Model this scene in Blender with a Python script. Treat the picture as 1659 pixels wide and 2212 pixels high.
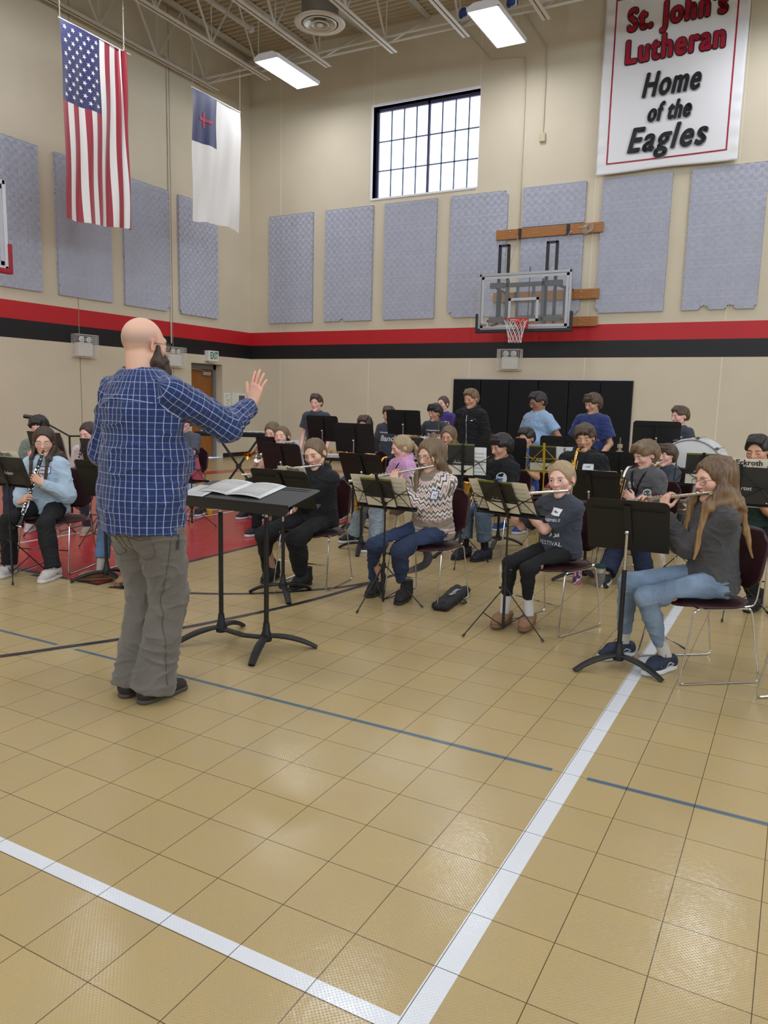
import bpy, bmesh, math, random
import numpy as np
from mathutils import Vector, Matrix, Euler
from mathutils.bvhtree import BVHTree

for o in list(bpy.data.objects):
    bpy.data.objects.remove(o)
SC = bpy.context.scene
COL = SC.collection
PI = math.pi
rng = random.Random(7)

# ---------------------------------------------------------------- camera
H_CAM = 1.4936
CAM_R = Vector((0.8782, 0.4776, 0.0236)).normalized()
CAM_F = Vector((-0.4697, 0.8708, -0.1454)).normalized()
CAM_U = CAM_R.cross(CAM_F).normalized()
CAM_R = CAM_F.cross(CAM_U).normalized()
CAM_P = Vector((0, 0, H_CAM))
FPX = 1655.5
cd = bpy.data.cameras.new('camera'); cam = bpy.data.objects.new('camera', cd); COL.objects.link(cam)
cd.sensor_fit = 'HORIZONTAL'; cd.sensor_width = 36.0; cd.lens = 36.0 * FPX / 1659.0
cd.clip_start = 0.05; cd.clip_end = 200
mw = Matrix((( CAM_R.x, CAM_U.x, -CAM_F.x, 0), (CAM_R.y, CAM_U.y, -CAM_F.y, 0), (CAM_R.z, CAM_U.z, -CAM_F.z, H_CAM), (0, 0, 0, 1)))
cam.matrix_world = mw
SC.camera = cam

# ---------------------------------------------------------------- light and exposure
LAMP_W = 24.0        # radiance of the lit lenses of the ceiling fixtures
WIN_W = 2.2          # radiance of the translucent window
SIDE_W = 10.5         # radiance of the daylit windows behind the photographer
SC.view_settings.view_transform = 'Standard'
SC.view_settings.look = 'None'
SC.view_settings.gamma = 1.0
SC.view_settings.use_curve_mapping = False
SC.view_settings.exposure = 0.0
wd = bpy.data.worlds.new('world'); SC.world = wd; wd.use_nodes = True
wd.node_tree.nodes['Background'].inputs[0].default_value = (0.62, 0.75, 1.0, 1)
wd.node_tree.nodes['Background'].inputs[1].default_value = 0.8
try:
    SC.cycles.use_denoising = True
    SC.cycles.max_bounces = 8
    SC.cycles.diffuse_bounces = 4
    SC.cycles.glossy_bounces = 4
    SC.cycles.transparent_max_bounces = 12
    SC.cycles.sample_clamp_indirect = 6
    SC.cycles.caustics_reflective = False
    SC.cycles.caustics_refractive = False
except Exception:
    pass

# ---------------------------------------------------------------- helpers: where a pixel of the photo lies in the place
def ray(x, y):
    return CAM_F + CAM_R * ((x - 829.5) / FPX) - CAM_U * ((y - 1106) / FPX)
def at_z(x, y, z=0.0):
    d = ray(x, y); return CAM_P + d * ((z - H_CAM) / d.z)
def at_y(x, y, v):
    d = ray(x, y); return CAM_P + d * (v / d.y)
def at_x(x, y, v):
    d = ray(x, y); return CAM_P + d * (v / d.x)
def at_d(x, y, dep):
    return CAM_P + ray(x, y) * dep

# ---------------------------------------------------------------- materials
def lin(c):
    c = c / 255.0
    return c / 12.92 if c <= 0.04045 else ((c + 0.055) / 1.055) ** 2.4
def rgb(r, g, b):
    return (lin(r), lin(g), lin(b), 1.0)
MATS = {}
def mat(name, col, rough=0.6, metal=0.0, var=0.0, vscale=8.0, bump=0.0, bscale=60.0, coat=0.0, spec=0.5, sheen=0.0, emit=None, estr=0.0, alpha=None, trans=0.0, stretch=None):
    if name in MATS:
        return MATS[name]
    m = bpy.data.materials.new(name); m.use_nodes = True
    nt = m.node_tree; b = nt.nodes['Principled BSDF']
    b.inputs['Base Color'].default_value = col
    b.inputs['Roughness'].default_value = rough
    b.inputs['Metallic'].default_value = metal
    b.inputs['Specular IOR Level'].default_value = spec
    if coat: b.inputs['Coat Weight'].default_value = coat
    if sheen: b.inputs['Sheen Weight'].default_value = sheen
    if trans: b.inputs['Transmission Weight'].default_value = trans
    if alpha is not None: b.inputs['Alpha'].default_value = alpha
    if emit: b.inputs['Emission Color'].default_value = emit; b.inputs['Emission Strength'].default_value = estr
    if var or bump:
        tc = nt.nodes.new('ShaderNodeTexCoord'); mp = nt.nodes.new('ShaderNodeMapping')
        nt.links.new(tc.outputs['Object'], mp.inputs[0])
        if stretch: mp.inputs['Scale'].default_value = stretch
    if var:
        n = nt.nodes.new('ShaderNodeTexNoise'); n.inputs['Scale'].default_value = vscale; n.inputs['Detail'].default_value = 4
        nt.links.new(mp.outputs[0], n.inputs[0])
        r = nt.nodes.new('ShaderNodeValToRGB')
        r.color_ramp.elements[0].position = 0.3; r.color_ramp.elements[1].position = 0.7
        r.color_ramp.elements[0].color = (col[0] * (1 - var), col[1] * (1 - var), col[2] * (1 - var), 1)
        r.color_ramp.elements[1].color = (min(1, col[0] * (1 + var)), min(1, col[1] * (1 + var)), min(1, col[2] * (1 + var)), 1)
        nt.links.new(n.outputs[0], r.inputs[0]); nt.links.new(r.outputs[0], b.inputs['Base Color'])
    if bump:
        n = nt.nodes.new('ShaderNodeTexNoise'); n.inputs['Scale'].default_value = bscale; n.inputs['Detail'].default_value = 3
        nt.links.new(mp.outputs[0], n.inputs[0])
        bp = nt.nodes.new('ShaderNodeBump'); bp.inputs['Strength'].default_value = bump; bp.inputs['Distance'].default_value = 0.01
        nt.links.new(n.outputs[0], bp.inputs['Height']); nt.links.new(bp.outputs[0], b.inputs['Normal'])
    MATS[name] = m
    return m

class NB:
    """small node-graph builder"""
    def __init__(s, name):
        s.m = bpy.data.materials.new(name); s.m.use_nodes = True; s.nt = s.m.node_tree
        s.b = s.nt.nodes['Principled BSDF']; MATS[name] = s.m
    def n(s, t, **kw):
        x = s.nt.nodes.new(t)
        for k, v in kw.items(): setattr(x, k, v)
        return x
    def l(s, a, b): s.nt.links.new(a, b)
    def math(s, op, a, b=None, c=None):
        x = s.n('ShaderNodeMath', operation=op)
        for i, v in enumerate((a, b, c)):
            if v is None: continue
            if isinstance(v, (int, float)): x.inputs[i].default_value = v
            else: s.l(v, x.inputs[i])
        return x.outputs[0]
    def mix(s, f, a, b):
        x = s.n('ShaderNodeMix', data_type='RGBA')
        for i, v in ((0, f), (6, a), (7, b)):
            if isinstance(v, (int, float)): x.inputs[i].default_value = v
            elif isinstance(v, tuple): x.inputs[i].default_value = v
            else: s.l(v, x.inputs[i])
        return x.outputs[2]
    def sep(s, v):
        x = s.n('ShaderNodeSeparateXYZ'); s.l(v, x.inputs[0]); return x.outputs
    def obj(s): return s.n('ShaderNodeTexCoord').outputs['Object']
    def noise(s, vec, scale, detail=3, rough=0.5):
        x = s.n('ShaderNodeTexNoise'); x.inputs['Scale'].default_value = scale; x.inputs['Detail'].default_value = detail
        x.inputs['Roughness'].default_value = rough
        if vec is not None: s.l(vec, x.inputs[0])
        return x.outputs[0]
    def bump(s, h, strength, dist=0.01):
        x = s.n('ShaderNodeBump'); x.inputs['Strength'].default_value = strength; x.inputs['Distance'].default_value = dist
        s.l(h, x.inputs['Height']); s.l(x.outputs[0], s.b.inputs['Normal']); return x

# ---------------------------------------------------------------- object helpers
def tag(o, label=None, cat=None, group=None, kind=None):
    if label: o['label'] = label
    if cat: o['category'] = cat
    if group: o['group'] = group
    if kind: o['kind'] = kind
    return o
def empty(name, loc=(0, 0, 0), rz=0.0, label=None, cat=None, group=None, kind=None):
    o = bpy.data.objects.new(name, None); o.empty_display_size = 0.05; COL.objects.link(o)
    o.location = loc; o.rotation_euler = (0, 0, rz)
    return tag(o, label, cat, group, kind)
def link_mesh(name, me, m=None, parent=None, smooth=False):
    o = bpy.data.objects.new(name, me); COL.objects.link(o)
    if m is not None:
        for k in (m if isinstance(m, (list, tuple)) else [m]): me.materials.append(k)
    if parent is not None: o.parent = parent
    if smooth:
        me.polygons.foreach_set('use_smooth', [True] * len(me.polygons))
    return o
def np_mesh(name, V, Fq):
    me = bpy.data.meshes.new(name)
    V = np.asarray(V, dtype=np.float32); Fq = np.asarray(Fq, dtype=np.int32)
    k = Fq.shape[1]
    me.vertices.add(len(V)); me.vertices.foreach_set('co', V.ravel())
    me.loops.add(Fq.size); me.loops.foreach_set('vertex_index', Fq.ravel())
    me.polygons.add(len(Fq)); me.polygons.foreach_set('loop_start', np.arange(0, Fq.size, k, dtype=np.int32))
    me.update(calc_edges=True)
    return me
def copy_tree(o, parent=None):
    c = o.copy(); COL.objects.link(c); c.parent = parent
    if parent is not None: c.matrix_parent_inverse = o.matrix_parent_inverse.copy()
    for ch in list(o.children): copy_tree(ch, c)
    return c

class MB:
    """collects shapes into one mesh"""
    def __init__(s): s.v = []; s.f = []; s.mi = []; s.cur = 0
    def add(s, vs, fs):
        n = len(s.v); s.v += [tuple(p) for p in vs]; s.f += [tuple(i + n for i in f) for f in fs]; s.mi += [s.cur] * len(fs); return s
    def box(s, c, h, M=None):
        """centre and half sizes, optional 3x3 rotation"""
        vs = []
        for x in (-1, 1):
            for y in (-1, 1):
                for z in (-1, 1):
                    d = Vector((x * h[0], y * h[1], z * h[2]))
                    if M is not None: d = M @ d
                    vs.append(Vector(c) + d)
        return s.add(vs, [(0, 1, 3, 2), (4, 6, 7, 5), (0, 4, 5, 1), (2, 3, 7, 6), (0, 2, 6, 4), (1, 5, 7, 3)])
    def bb(s, lo, hi):
        return s.box([(a + b) / 2 for a, b in zip(lo, hi)], [abs(b - a) / 2 for a, b in zip(lo, hi)])
    def tube(s, pts, r, n=8, cap=True, closed=False, flat=None, up=None):
        pts = [Vector(p) for p in pts]; N = len(pts)
        rs = r if isinstance(r, (list, tuple)) else [r] * N
        prev = None; base = len(s.v); vs = []
        for i, p in enumerate(pts):
            if closed: t = pts[(i + 1) % N] - pts[i - 1]
            else: t = (pts[min(i + 1, N - 1)] - pts[max(i - 1, 0)])
            t = t.normalized() if t.length > 1e-9 else Vector((0, 0, 1))
            if prev is None:
                a = Vector(up) if up is not None else (Vector((0, 0, 1)) if abs(t.z) < 0.9 else Vector((0, 1, 0)))
                u = (a - t * a.dot(t)).normalized()
            else:
                u = (prev - t * prev.dot(t)).normalized()
            prev = u; w = t.cross(u)
            for k in range(n):
                an = 2 * PI * k / n
                vs.append(p + (u * math.cos(an) * (flat or 1.0) + w * math.sin(an)) * rs[i])
        fs = []
        M = N if closed else N - 1
        for i in range(M):
            j = (i + 1) % N
            for k in range(n):
                fs.append((i * n + k, i * n + (k + 1) % n, j * n + (k + 1) % n, j * n + k))
        if cap and not closed:
            fs.append(tuple(range(n - 1, -1, -1))); fs.append(tuple((N - 1) * n + k for k in range(n)))
        return s.add(vs, fs)
    def cyl(s, a, b, r, r2=None, n=12):
        return s.tube([a, b], [r, r if r2 is None else r2], n=n)
    def lathe(s, prof, c=(0, 0, 0), axis='Z', n=20, M=None, ring=False):
        vs = []; fs = []
        for (r, z) in prof:
            for k in range(n):
                an = 2 * PI * k / n; d = Vector((r * math.cos(an), r * math.sin(an), z))
                if axis == 'Y': d = Vector((d.x, d.z, d.y))
                if axis == 'X': d = Vector((d.z, d.x, d.y))
                if M is not None: d = M @ d
                vs.append(Vector(c) + d)
        for i in range(len(prof) - 1):
            for k in range(n):
                fs.append((i * n + k, i * n + (k + 1) % n, (i + 1) * n + (k + 1) % n, (i + 1) * n + k))
        if ring:
            m_ = len(prof) - 1; fs += [(m_ * n + k, m_ * n + (k + 1) % n, (k + 1) % n, k) for k in range(n)]; return s.add(vs, fs)
        if prof[0] == prof[-1]: return s.add(vs, fs)
        if prof[0][0] > 1e-4: fs.append(tuple(range(n - 1, -1, -1)))
        if prof[-1][0] > 1e-4: fs.append(tuple((len(prof) - 1) * n + k for k in range(n)))
        return s.add(vs, fs)
    def ball(s, c, r, n=10, M=None):
        m = max(4, n // 2 + 1); rr = r if isinstance(r, (tuple, list)) else (r, r, r)
        vs = []; fs = []
        for i in range(m + 1):
            th = PI * i / m
            for k in range(n):
                an = 2 * PI * k / n
                d = Vector((rr[0] * math.sin(th) * math.cos(an), rr[1] * math.sin(th) * math.sin(an), rr[2] * math.cos(th)))
                if M is not None: d = M @ d
                vs.append(Vector(c) + d)
        for i in range(m):
            for k in range(n):
                fs.append((i * n + k, (i + 1) * n + k, (i + 1) * n + (k + 1) % n, i * n + (k + 1) % n))
        return s.add(vs, fs)
    def poly(s, pts, nrm, th):
        """flat polygon with thickness th along nrm"""
        pts = [Vector(p) for p in pts]; n = len(pts); nv = Vector(nrm).normalized() * th
        vs = pts + [p + nv for p in pts]
        fs = [tuple(range(n - 1, -1, -1)), tuple(range(n, 2 * n))] + [(i, (i + 1) % n, n + (i + 1) % n, n + i) for i in range(n)]
        return s.add(vs, fs)
    def build(s, name, m, parent=None, smooth=False, bevel=0.0, loc=None, auto=True):
        me = bpy.data.meshes.new(name); me.from_pydata([tuple(v) for v in s.v], [], s.f)
        bm = bmesh.new(); bm.from_mesh(me); bmesh.ops.recalc_face_normals(bm, faces=bm.faces); bm.to_mesh(me); bm.free()
        me.polygons.foreach_set('material_index', s.mi)
        o = link_mesh(name, me, m, parent)
        if smooth:
            me.polygons.foreach_set('use_smooth', [True] * len(me.polygons))
            if auto:
                try: me.set_sharp_from_angle(angle=0.7)
                except Exception: pass
        if bevel:
            md = o.modifiers.new('bevel', 'BEVEL'); md.width = bevel; md.segments = 2; md.limit_method = 'ANGLE'
        if loc is not None: o.location = loc
        return o

def catmull(P, n=8, closed=False):
    P = [Vector(p) for p in P]; out = []; N = len(P)
    for i in range(N if closed else N - 1):
        p0 = P[i - 1] if (i > 0 or closed) else P[0]; p1 = P[i]; p2 = P[(i + 1) % N]
        p3 = P[(i + 2) % N] if (i + 2 < N or closed) else P[-1]
        for k in range(n):
            t = k / n
            out.append(0.5 * ((2 * p1) + (p2 - p0) * t + (2 * p0 - 5 * p1 + 4 * p2 - p3) * t * t + (3 * p1 - p0 - 3 * p2 + p3) * t ** 3))
    if not closed: out.append(P[-1])
    return out

def text_mesh(s, size=1.0, bold=0.0, shear=0.0, align='CENTER', res=4, space=1.0):
    """returns flat (verts, faces) of a line of lettering centred on the origin"""
    cu = bpy.data.curves.new('lettering', 'FONT'); cu.body = s; cu.size = size; cu.offset = bold; cu.shear = shear
    cu.space_character = space; cu.align_x = align; cu.align_y = 'CENTER'; cu.resolution_u = res
    o = bpy.data.objects.new('lettering', cu); COL.objects.link(o)
    dg = bpy.context.evaluated_depsgraph_get(); dg.update()
    me = bpy.data.meshes.new_from_object(o.evaluated_get(dg))
    vs = [v.co.copy() for v in me.vertices]; fs = [tuple(p.vertices) for p in me.polygons]
    bpy.data.objects.remove(o); bpy.data.curves.remove(cu); bpy.data.meshes.remove(me)
    return vs, fs
# ================================================================ THE ROOM
XL, YB = -12.362, 15.646
XR, YF, ZD = 11.5, -12.5, 9.45
TX, TY, TS = -0.7296, 1.7057, 0.25
M_WALL = mat('beige_wall_paint', rgb(208, 197, 174), 0.62, var=0.03, vscale=1.2, bump=0.06, bscale=90)
M_CAULK = mat('pale_wall_caulk', rgb(226, 216, 192), 0.5)
M_RED = mat('red_wall_paint', rgb(186, 24, 34), 0.5, var=0.03, vscale=2, bump=0.05, bscale=90)
M_BLK = mat('black_wall_paint', rgb(13, 13, 17), 0.5, bump=0.05, bscale=90)
M_SEAM = mat('wall_joint_dark', rgb(150, 136, 112), 0.8)
M_TRIMW = mat('white_reveal_paint', rgb(228, 230, 236), 0.5)
M_STEEL = mat('grey_painted_steel', rgb(206, 201, 190), 0.5, var=0.05, vscale=3)
M_GREYFR = mat('grey_frame_paint', rgb(118, 116, 118), 0.45)
M_WOOD = None

def tiled(name, base, var=0.06, blot=0.10):
    """sport tile surface: square tiles with dark joints, fine raised dots, soft gloss"""
    N = NB(name); v = N.obj(); x, y, z = N.sep(v)
    gx = N.math('DIVIDE', N.math('SUBTRACT', x, TX), TS); gy = N.math('DIVIDE', N.math('SUBTRACT', y, TY), TS)
    fx = N.math('ABSOLUTE', N.math('SUBTRACT', N.math('FRACT', gx), 0.5)); fy = N.math('ABSOLUTE', N.math('SUBTRACT', N.math('FRACT', gy), 0.5))
    m = N.math('MAXIMUM', fx, fy)
    joint = N.math('GREATER_THAN', m, 0.4945)
    cell = N.n('ShaderNodeCombineXYZ'); N.l(N.math('FLOOR', gx), cell.inputs[0]); N.l(N.math('FLOOR', gy), cell.inputs[1])
    wn = N.n('ShaderNodeTexWhiteNoise'); N.l(cell.outputs[0], wn.inputs[0])
    n1 = N.noise(v, 1.1, 5, 0.6); n2 = N.noise(v, 7.0, 5, 0.65)
    k = N.math('ADD', 1.0 - var * 0.5 - blot, N.math('MULTIPLY', wn.outputs[0], var))
    k = N.math('ADD', k, N.math('MULTIPLY', n1, blot)); k = N.math('ADD', k, N.math('MULTIPLY', n2, blot))
    hs = N.n('ShaderNodeHueSaturation'); hs.inputs['Color'].default_value = base; N.l(k, hs.inputs['Value'])
    N.l(N.math('ADD', 0.86, N.math('MULTIPLY', n2, 0.25)), hs.inputs['Saturation'])
    c = N.mix(joint, hs.outputs[0], (base[0] * 0.22, base[1] * 0.2, base[2] * 0.16, 1))
    N.l(c, N.b.inputs['Base Color'])
    P = 2 * PI / 0.0128
    d = N.math('MULTIPLY', N.math('SINE', N.math('MULTIPLY', x, P)), N.math('SINE', N.math('MULTIPLY', y, P)))
    d = N.math('MAXIMUM', d, 0.3)
    h = N.math('ADD', N.math('MULTIPLY', d, 0.42), N.math('MULTIPLY', N.noise(v, 45.0, 3), 0.30))
    h = N.math('ADD', h, N.math('MULTIPLY', N.noise(v, 3.2, 2), 1.2))
    h = N.math('SUBTRACT', h, N.math('MULTIPLY', joint, 0.6))
    N.bump(h, 1.0, 0.0022)
    rr = N.math('ADD', 0.11, N.math('MULTIPLY', n2, 0.17)); N.l(rr, N.b.inputs['Roughness'])
    N.b.inputs['Specular IOR Level'].default_value = 0.5
    return N.m
M_FLOOR = tiled('tan_sport_tile', rgb(180, 157, 110))
M_FRED = tiled('red_painted_tile', rgb(178, 34, 40), 0.05, 0.12)
M_FWHITE = tiled('white_line_paint', rgb(222, 224, 228), 0.03, 0.03)
M_FBLACK = tiled('black_line_paint', rgb(44, 44, 48), 0.05, 0.10)
M_FBLUE = tiled('slate_line_paint', rgb(96, 112, 124), 0.05, 0.06)

def struct(o): o['kind'] = 'structure'; return o
# floor
b = MB(); b.bb((XL, YF, -0.2), (XR, YB, 0.0)); struct(b.build('floor', M_FLOOR))
def floor_patch(name, pts, m, z=0.0008):
    b = MB(); b.poly([(p[0], p[1], 0.0) for p in pts], (0, 0, 1), z); return struct(b.build(name, m))
def floor_ribbon(name, pts, w, m, z=0.0012, sm=True):
    P = catmull([(p[0], p[1], 0) for p in pts], 8) if sm and len(pts) > 2 else [Vector((p[0], p[1], 0)) for p in pts]
    vs = []; fs = []
    for i, p in enumerate(P):
        t = (P[min(i + 1, len(P) - 1)] - P[max(i - 1, 0)]).normalized(); n = Vector((-t.y, t.x, 0)) * (w / 2)
        vs += [(p + n).to_tuple()[:2] + (z,), (p - n).to_tuple()[:2] + (z,)]
        if i: fs.append((2 * i - 2, 2 * i - 1, 2 * i + 1, 2 * i))
    b = MB(); b.add(vs, fs); return struct(b.build(name, m))
floor_patch('painted_key_area', [(XL + .4, 4.12), (-4.76, 4.12), (-4.76, 8.3), (XL + .4, 8.3)], M_FRED)
floor_patch('court_line', [(-0.735, 1.46), (-0.665, 1.46), (-0.665, YB - .3), (-0.735, YB - .3)], M_FWHITE, 0.0010)
floor_patch('court_line', [(XL + .3, 1.458), (-0.735, 1.458), (-0.735, 1.508), (XL + .3, 1.508)], M_FWHITE, 0.0010)
for x0, x1 in ((XL + .3, -6.0), (-5.2, -3.79), (-3.63, -0.78), (-0.635, 1.2), (1.35, 5)):
    floor_patch('dashed_court_line', [(x0, 2.943), (x1, 2.943), (x1, 2.969), (x0, 2.969)], M_FBLUE, 0.0010)
floor_ribbon('court_arc_line', [(-4.15, 2.25), (-3.88, 2.649), (-3.713, 2.951), (-3.55, 3.25), (-3.40, 3.62), (-3.28, 3.97), (-3.17, 4.33), (-3.07, 4.80), (-3.0, 5.40), (-2.97, 6.17), (-3.10, 7.07), (-3.45, 8.3), (-3.95, 9.3), (-4.8, 10.5), (-6.0, 11.6)], 0.052, M_FBLACK)
floor_ribbon('court_arc_line', [(-4.62, 4.10), (-4.2, 4.2), (-3.917, 4.331), (-3.706, 4.456), (-3.50, 4.62), (-3.30, 4.85), (-3.12, 5.11), (-2.995, 5.42)], 0.05, M_FBLACK, 0.0016)
floor_ribbon('court_arc_line', [(-3.55, 7.2), (-3.34, 7.05), (-3.09, 6.65), (-2.93, 6.25), (-2.90, 5.98), (-2.95, 5.8)], 0.085, M_FBLACK, 0.0020)
floor_patch('key_border_line', [(XL + .4, 4.085), (-4.735, 4.085), (-4.735, 4.135), (XL + .4, 4.135)], M_FBLACK, 0.0014)
floor_patch('key_border_line', [(-4.785, 4.13), (-4.735, 4.13), (-4.735, 8.3), (-4.785, 8.3)], M_FBLACK, 0.0015)
floor_patch('key_border_line', [(-5.45, 4.02), (-5.20, 4.02), (-5.20, 4.07), (-5.45, 4.07)], M_FBLACK, 0.0013)
floor_patch('court_line', [(-6.74, 4.2), (-6.70, 4.2), (-6.70, 8.2), (-6.74, 8.2)], M_FWHITE, 0.0018)
floor_ribbon('court_line', [(-6.45, 6.6), (-6.43, 8.0)], 0.04, M_FWHITE, 0.0022, False)
floor_ribbon('red_court_band', [(-10.1, 9.8), (-10.08, 11.5), (-9.8, 12.55), (-9.2, 13.15), (-8.4, 13.45), (-6.8, 13.55), (-3.0, 13.5)], 0.42, M_FRED, 0.0024)

# walls with an opening each for window and door
def wall_box(b, lo, hi, m): b.cur = m; b.bb(lo, hi)
WX0, WX1, WZ0, WZ1 = -8.93, -6.42, 5.93, 7.85
b = MB()
T = 0.35
for (x0, x1, z0, z1) in ((XL - T, WX0, 3.06, ZD + .6), (WX1, XR + T, 3.06, ZD + .6), (WX0, WX1, 3.06, WZ0), (WX0, WX1, WZ1, ZD + .6)):
    wall_box(b, (x0, YB, z0), (x1, YB + T, z1), 0)
wall_box(b, (XL - T, YB, 2.745), (XR + T, YB + T, 3.06), 1)
wall_box(b, (XL - T, YB, 2.415), (XR + T, YB + T, 2.745), 2)
wall_box(b, (XL - T, YB, 0), (XR + T, YB + T, 2.415), 0)
struct(b.build('wall_back', [M_WALL, M_RED, M_BLK]))
DY0, DY1, DZ = 13.50, 14.57, 2.22
b = MB()
wall_box(b, (XL - T, YF, 3.06), (XL, YB, ZD + .6), 0)
wall_box(b, (XL - T, YF, 2.745), (XL, YB, 3.06), 1)
wall_box(b, (XL - T, YF, 2.415), (XL, YB, 2.745), 2)
wall_box(b, (XL - T, YF, 0), (XL, DY0, 2.415), 0); wall_box(b, (XL - T, DY1, 0), (XL, YB, 2.415), 0); wall_box(b, (XL - T, DY0, DZ), (XL, DY1, 2.415), 0)
struct(b.build('wall_left', [M_WALL, M_RED, M_BLK]))
for nm, lo, hi in (('wall_right', (XR, YF, 0), (XR + T, YB, ZD + .6)), ('wall_front', (XL - T, YF - T, 0), (XR + T, YF, ZD + .6))):
    b = MB(); b.bb(lo, hi); struct(b.build(nm, M_WALL))
# joints between the tilt-up wall slabs: thin raised caulk lines
for i, x in enumerate((-11.44, -8.93, -6.43, -3.95, -1.42, 1.1)):
    b = MB()
    b.bb((x - .011, YB - .004, 0.1), (x + .008, YB, 2.415)); b.cur = 1; b.bb((x - .008, YB - .004, 2.745), (x + .008, YB, 3.06))
    b.cur = 0
    for z0, z1 in (((3.06, WZ0) if WX0 - .01 < x < WX1 + .02 else (3.06, ZD)),): b.bb((x - .008, YB - .004, z0), (x + .008, YB, z1))
    if WX0 - .01 < x < WX1 + .02: b.bb((x - .008, YB - .004, WZ1 + .06), (x + .008, YB, ZD))
    struct(b.build('trim_%d' % (i + 1), [M_CAULK, M_RED]))
for i, y in enumerate((7.95, 10.42, 12.93)):
    b = MB(); b.bb((XL, y - .007, 0.1), (XL + .004, y + .007, ZD)); struct(b.build('trim_%d' % (i + 10), M_SEAM))
# black rubber base boards
M_RUB = mat('black_rubber', rgb(20, 20, 22), 0.5)
b = MB(); b.bb((XL, YF, 0), (XL + .012, DY0, .1)); b.bb((XL, DY1, 0), (XL + .012, YB, .1)); struct(b.build('baseboard_left', M_RUB))
b = MB(); b.bb((XL + .012, YB - .012, 0), (XR, YB, .1)); struct(b.build('baseboard_back', M_RUB))

# window
M_PANE = mat('daylit_translucent_pane', rgb(240, 246, 255), 0.5, emit=(0.80, 0.92, 1.0, 1), estr=WIN_W)
M_MULL = mat('purple_grey_mullion', rgb(64, 58, 92), 0.5)
M_MULL2 = mat('blue_grey_bar', rgb(84, 98, 124), 0.5)
wr = struct(empty('window_1', (0, 0, 0)))
b = MB(); d = YB + 0.22
b.bb((WX0, YB - .02, WZ1), (WX1, d, WZ1 + .05)); b.bb((WX0 - .05, YB - .02, WZ0), (WX0, d, WZ1 + .05)); b.bb((WX0 - .05, YB - .02, WZ0 - .04), (WX1, d, WZ0)); b.bb((WX1, YB - .003, WZ0), (WX1 + .012, d, WZ1))
b.build('reveal', M_TRIMW, wr)
b = MB(); b.bb((WX0, d - .03, WZ0), (WX1, d - .01, WZ1)); b.build('pane', M_PANE, wr)
b = MB(); fr = d - .05
b.bb((WX0, fr - .03, WZ1 - .07), (WX1, fr + .02, WZ1)); b.bb((WX0, fr - .03, WZ0), (WX0 + .06, fr + .02, WZ1)); 
xc = (WX0 + .06 + WX1) / 2; b.bb((xc - .025, fr - .03, WZ0), (xc + .025, fr + .02, WZ1)); b.build('window_frame', M_MULL, wr)
b = MB(); x0 = WX0 + .06
for k in (1, 2, 3, 5, 6, 7):
    x = x0 + (WX1 - x0) * k / 8; b.bb((x - .012, fr - .01, WZ0), (x + .012, fr + .02, WZ1))
for k in (1, 2):
    z = WZ0 + (WZ1 - .07 - WZ0) * k / 3; b.bb((WX0, fr - .01, z - .012), (WX1, fr + .02, z + .012))
b.build('muntin', M_MULL2, wr)
# the gym's other windows, in the two walls behind the photographer: plain openings filled with the same translucent panes
M_PANE2 = mat('daylit_side_pane', rgb(240, 246, 255), 0.5, emit=(0.70, 0.85, 1.0, 1), estr=SIDE_W)
k = 2
for (ax, c) in [('x', y) for y in (-8.5, -3.0, 2.5, 8.0)] + [('y', x) for x in (-8.5, -3.0, 2.5, 8.0)]:
    w2 = struct(empty('window_%d' % k)); k += 1; b = MB(); fb = MB()
    if ax == 'x':
        b.bb((XR - .02, c - 1.5, 5.0), (XR - .01, c + 1.5, 7.85))
        for q in np.linspace(-1.5, 1.5, 7): fb.bb((XR - .05, c + q - .02, 5.0), (XR, c + q + .02, 7.85))
        for z in (5.0, 5.95, 6.9, 7.85): fb.bb((XR - .05, c - 1.5, z - .02), (XR, c + 1.5, z + .02))
    else:
        b.bb((c - 1.5, YF + .01, 5.0), (c + 1.5, YF + .02, 7.85))
        for q in np.linspace(-1.5, 1.5, 7): fb.bb((c + q - .02, YF, 5.0), (c + q + .02, YF + .05, 7.85))
        for z in (5.0, 5.95, 6.9, 7.85): fb.bb((c - 1.5, YF, z - .02), (c + 1.5, YF + .05, z + .02))
    b.build('pane', M_PANE2, w2); fb.build('window_frame', M_MULL, w2)

# door in the left wall, set back in its opening
M_DOORW = mat('oak_door_veneer', rgb(150, 92, 34), 0.4, var=0.18, vscale=5, stretch=(6, 6, 0.6))
M_GLASSD = mat('dark_glass', rgb(70, 82, 90), 0.1)
M_ALU = mat('brushed_aluminium', rgb(190, 190, 192), 0.35, metal=0.8)
dr = struct(empty('door_1', (XL, DY0, 0)))
b = MB(); b.bb((-.33, .0, 0), (-.22, .07, DZ)); b.bb((-.33, DY1 - DY0 - .09, 0), (-.2, DY1 - DY0, DZ)); b.bb((-.33, 0, DZ - .12), (-.2, DY1 - DY0, DZ)); b.build('door_frame', M_GREYFR, dr)
b = MB(); b.bb((-.30, .07, .01), (-.26, DY1 - DY0 - .09, DZ - .12)); dl = b.build('door_panel', M_DOORW, dr)
b = MB(); b.bb((-.262, .14, .9), (-.257, .24, 1.88)); b.build('vision_glass', M_GLASSD, dl)
b = MB(); b.bb((-.26, .62, DZ - .26), (-.19, .88, DZ - .18)); b.tube([(-.22, .7, DZ - .17), (-.16, .4, DZ - .13), (-.22, .2, DZ - .13)], .012); b.build('door_closer', M_ALU, dr)
b = MB(); b.bb((-.26, .86, .95), (-.2, .90, 1.0)); b.build('door_handle', M_ALU, dr)

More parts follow.
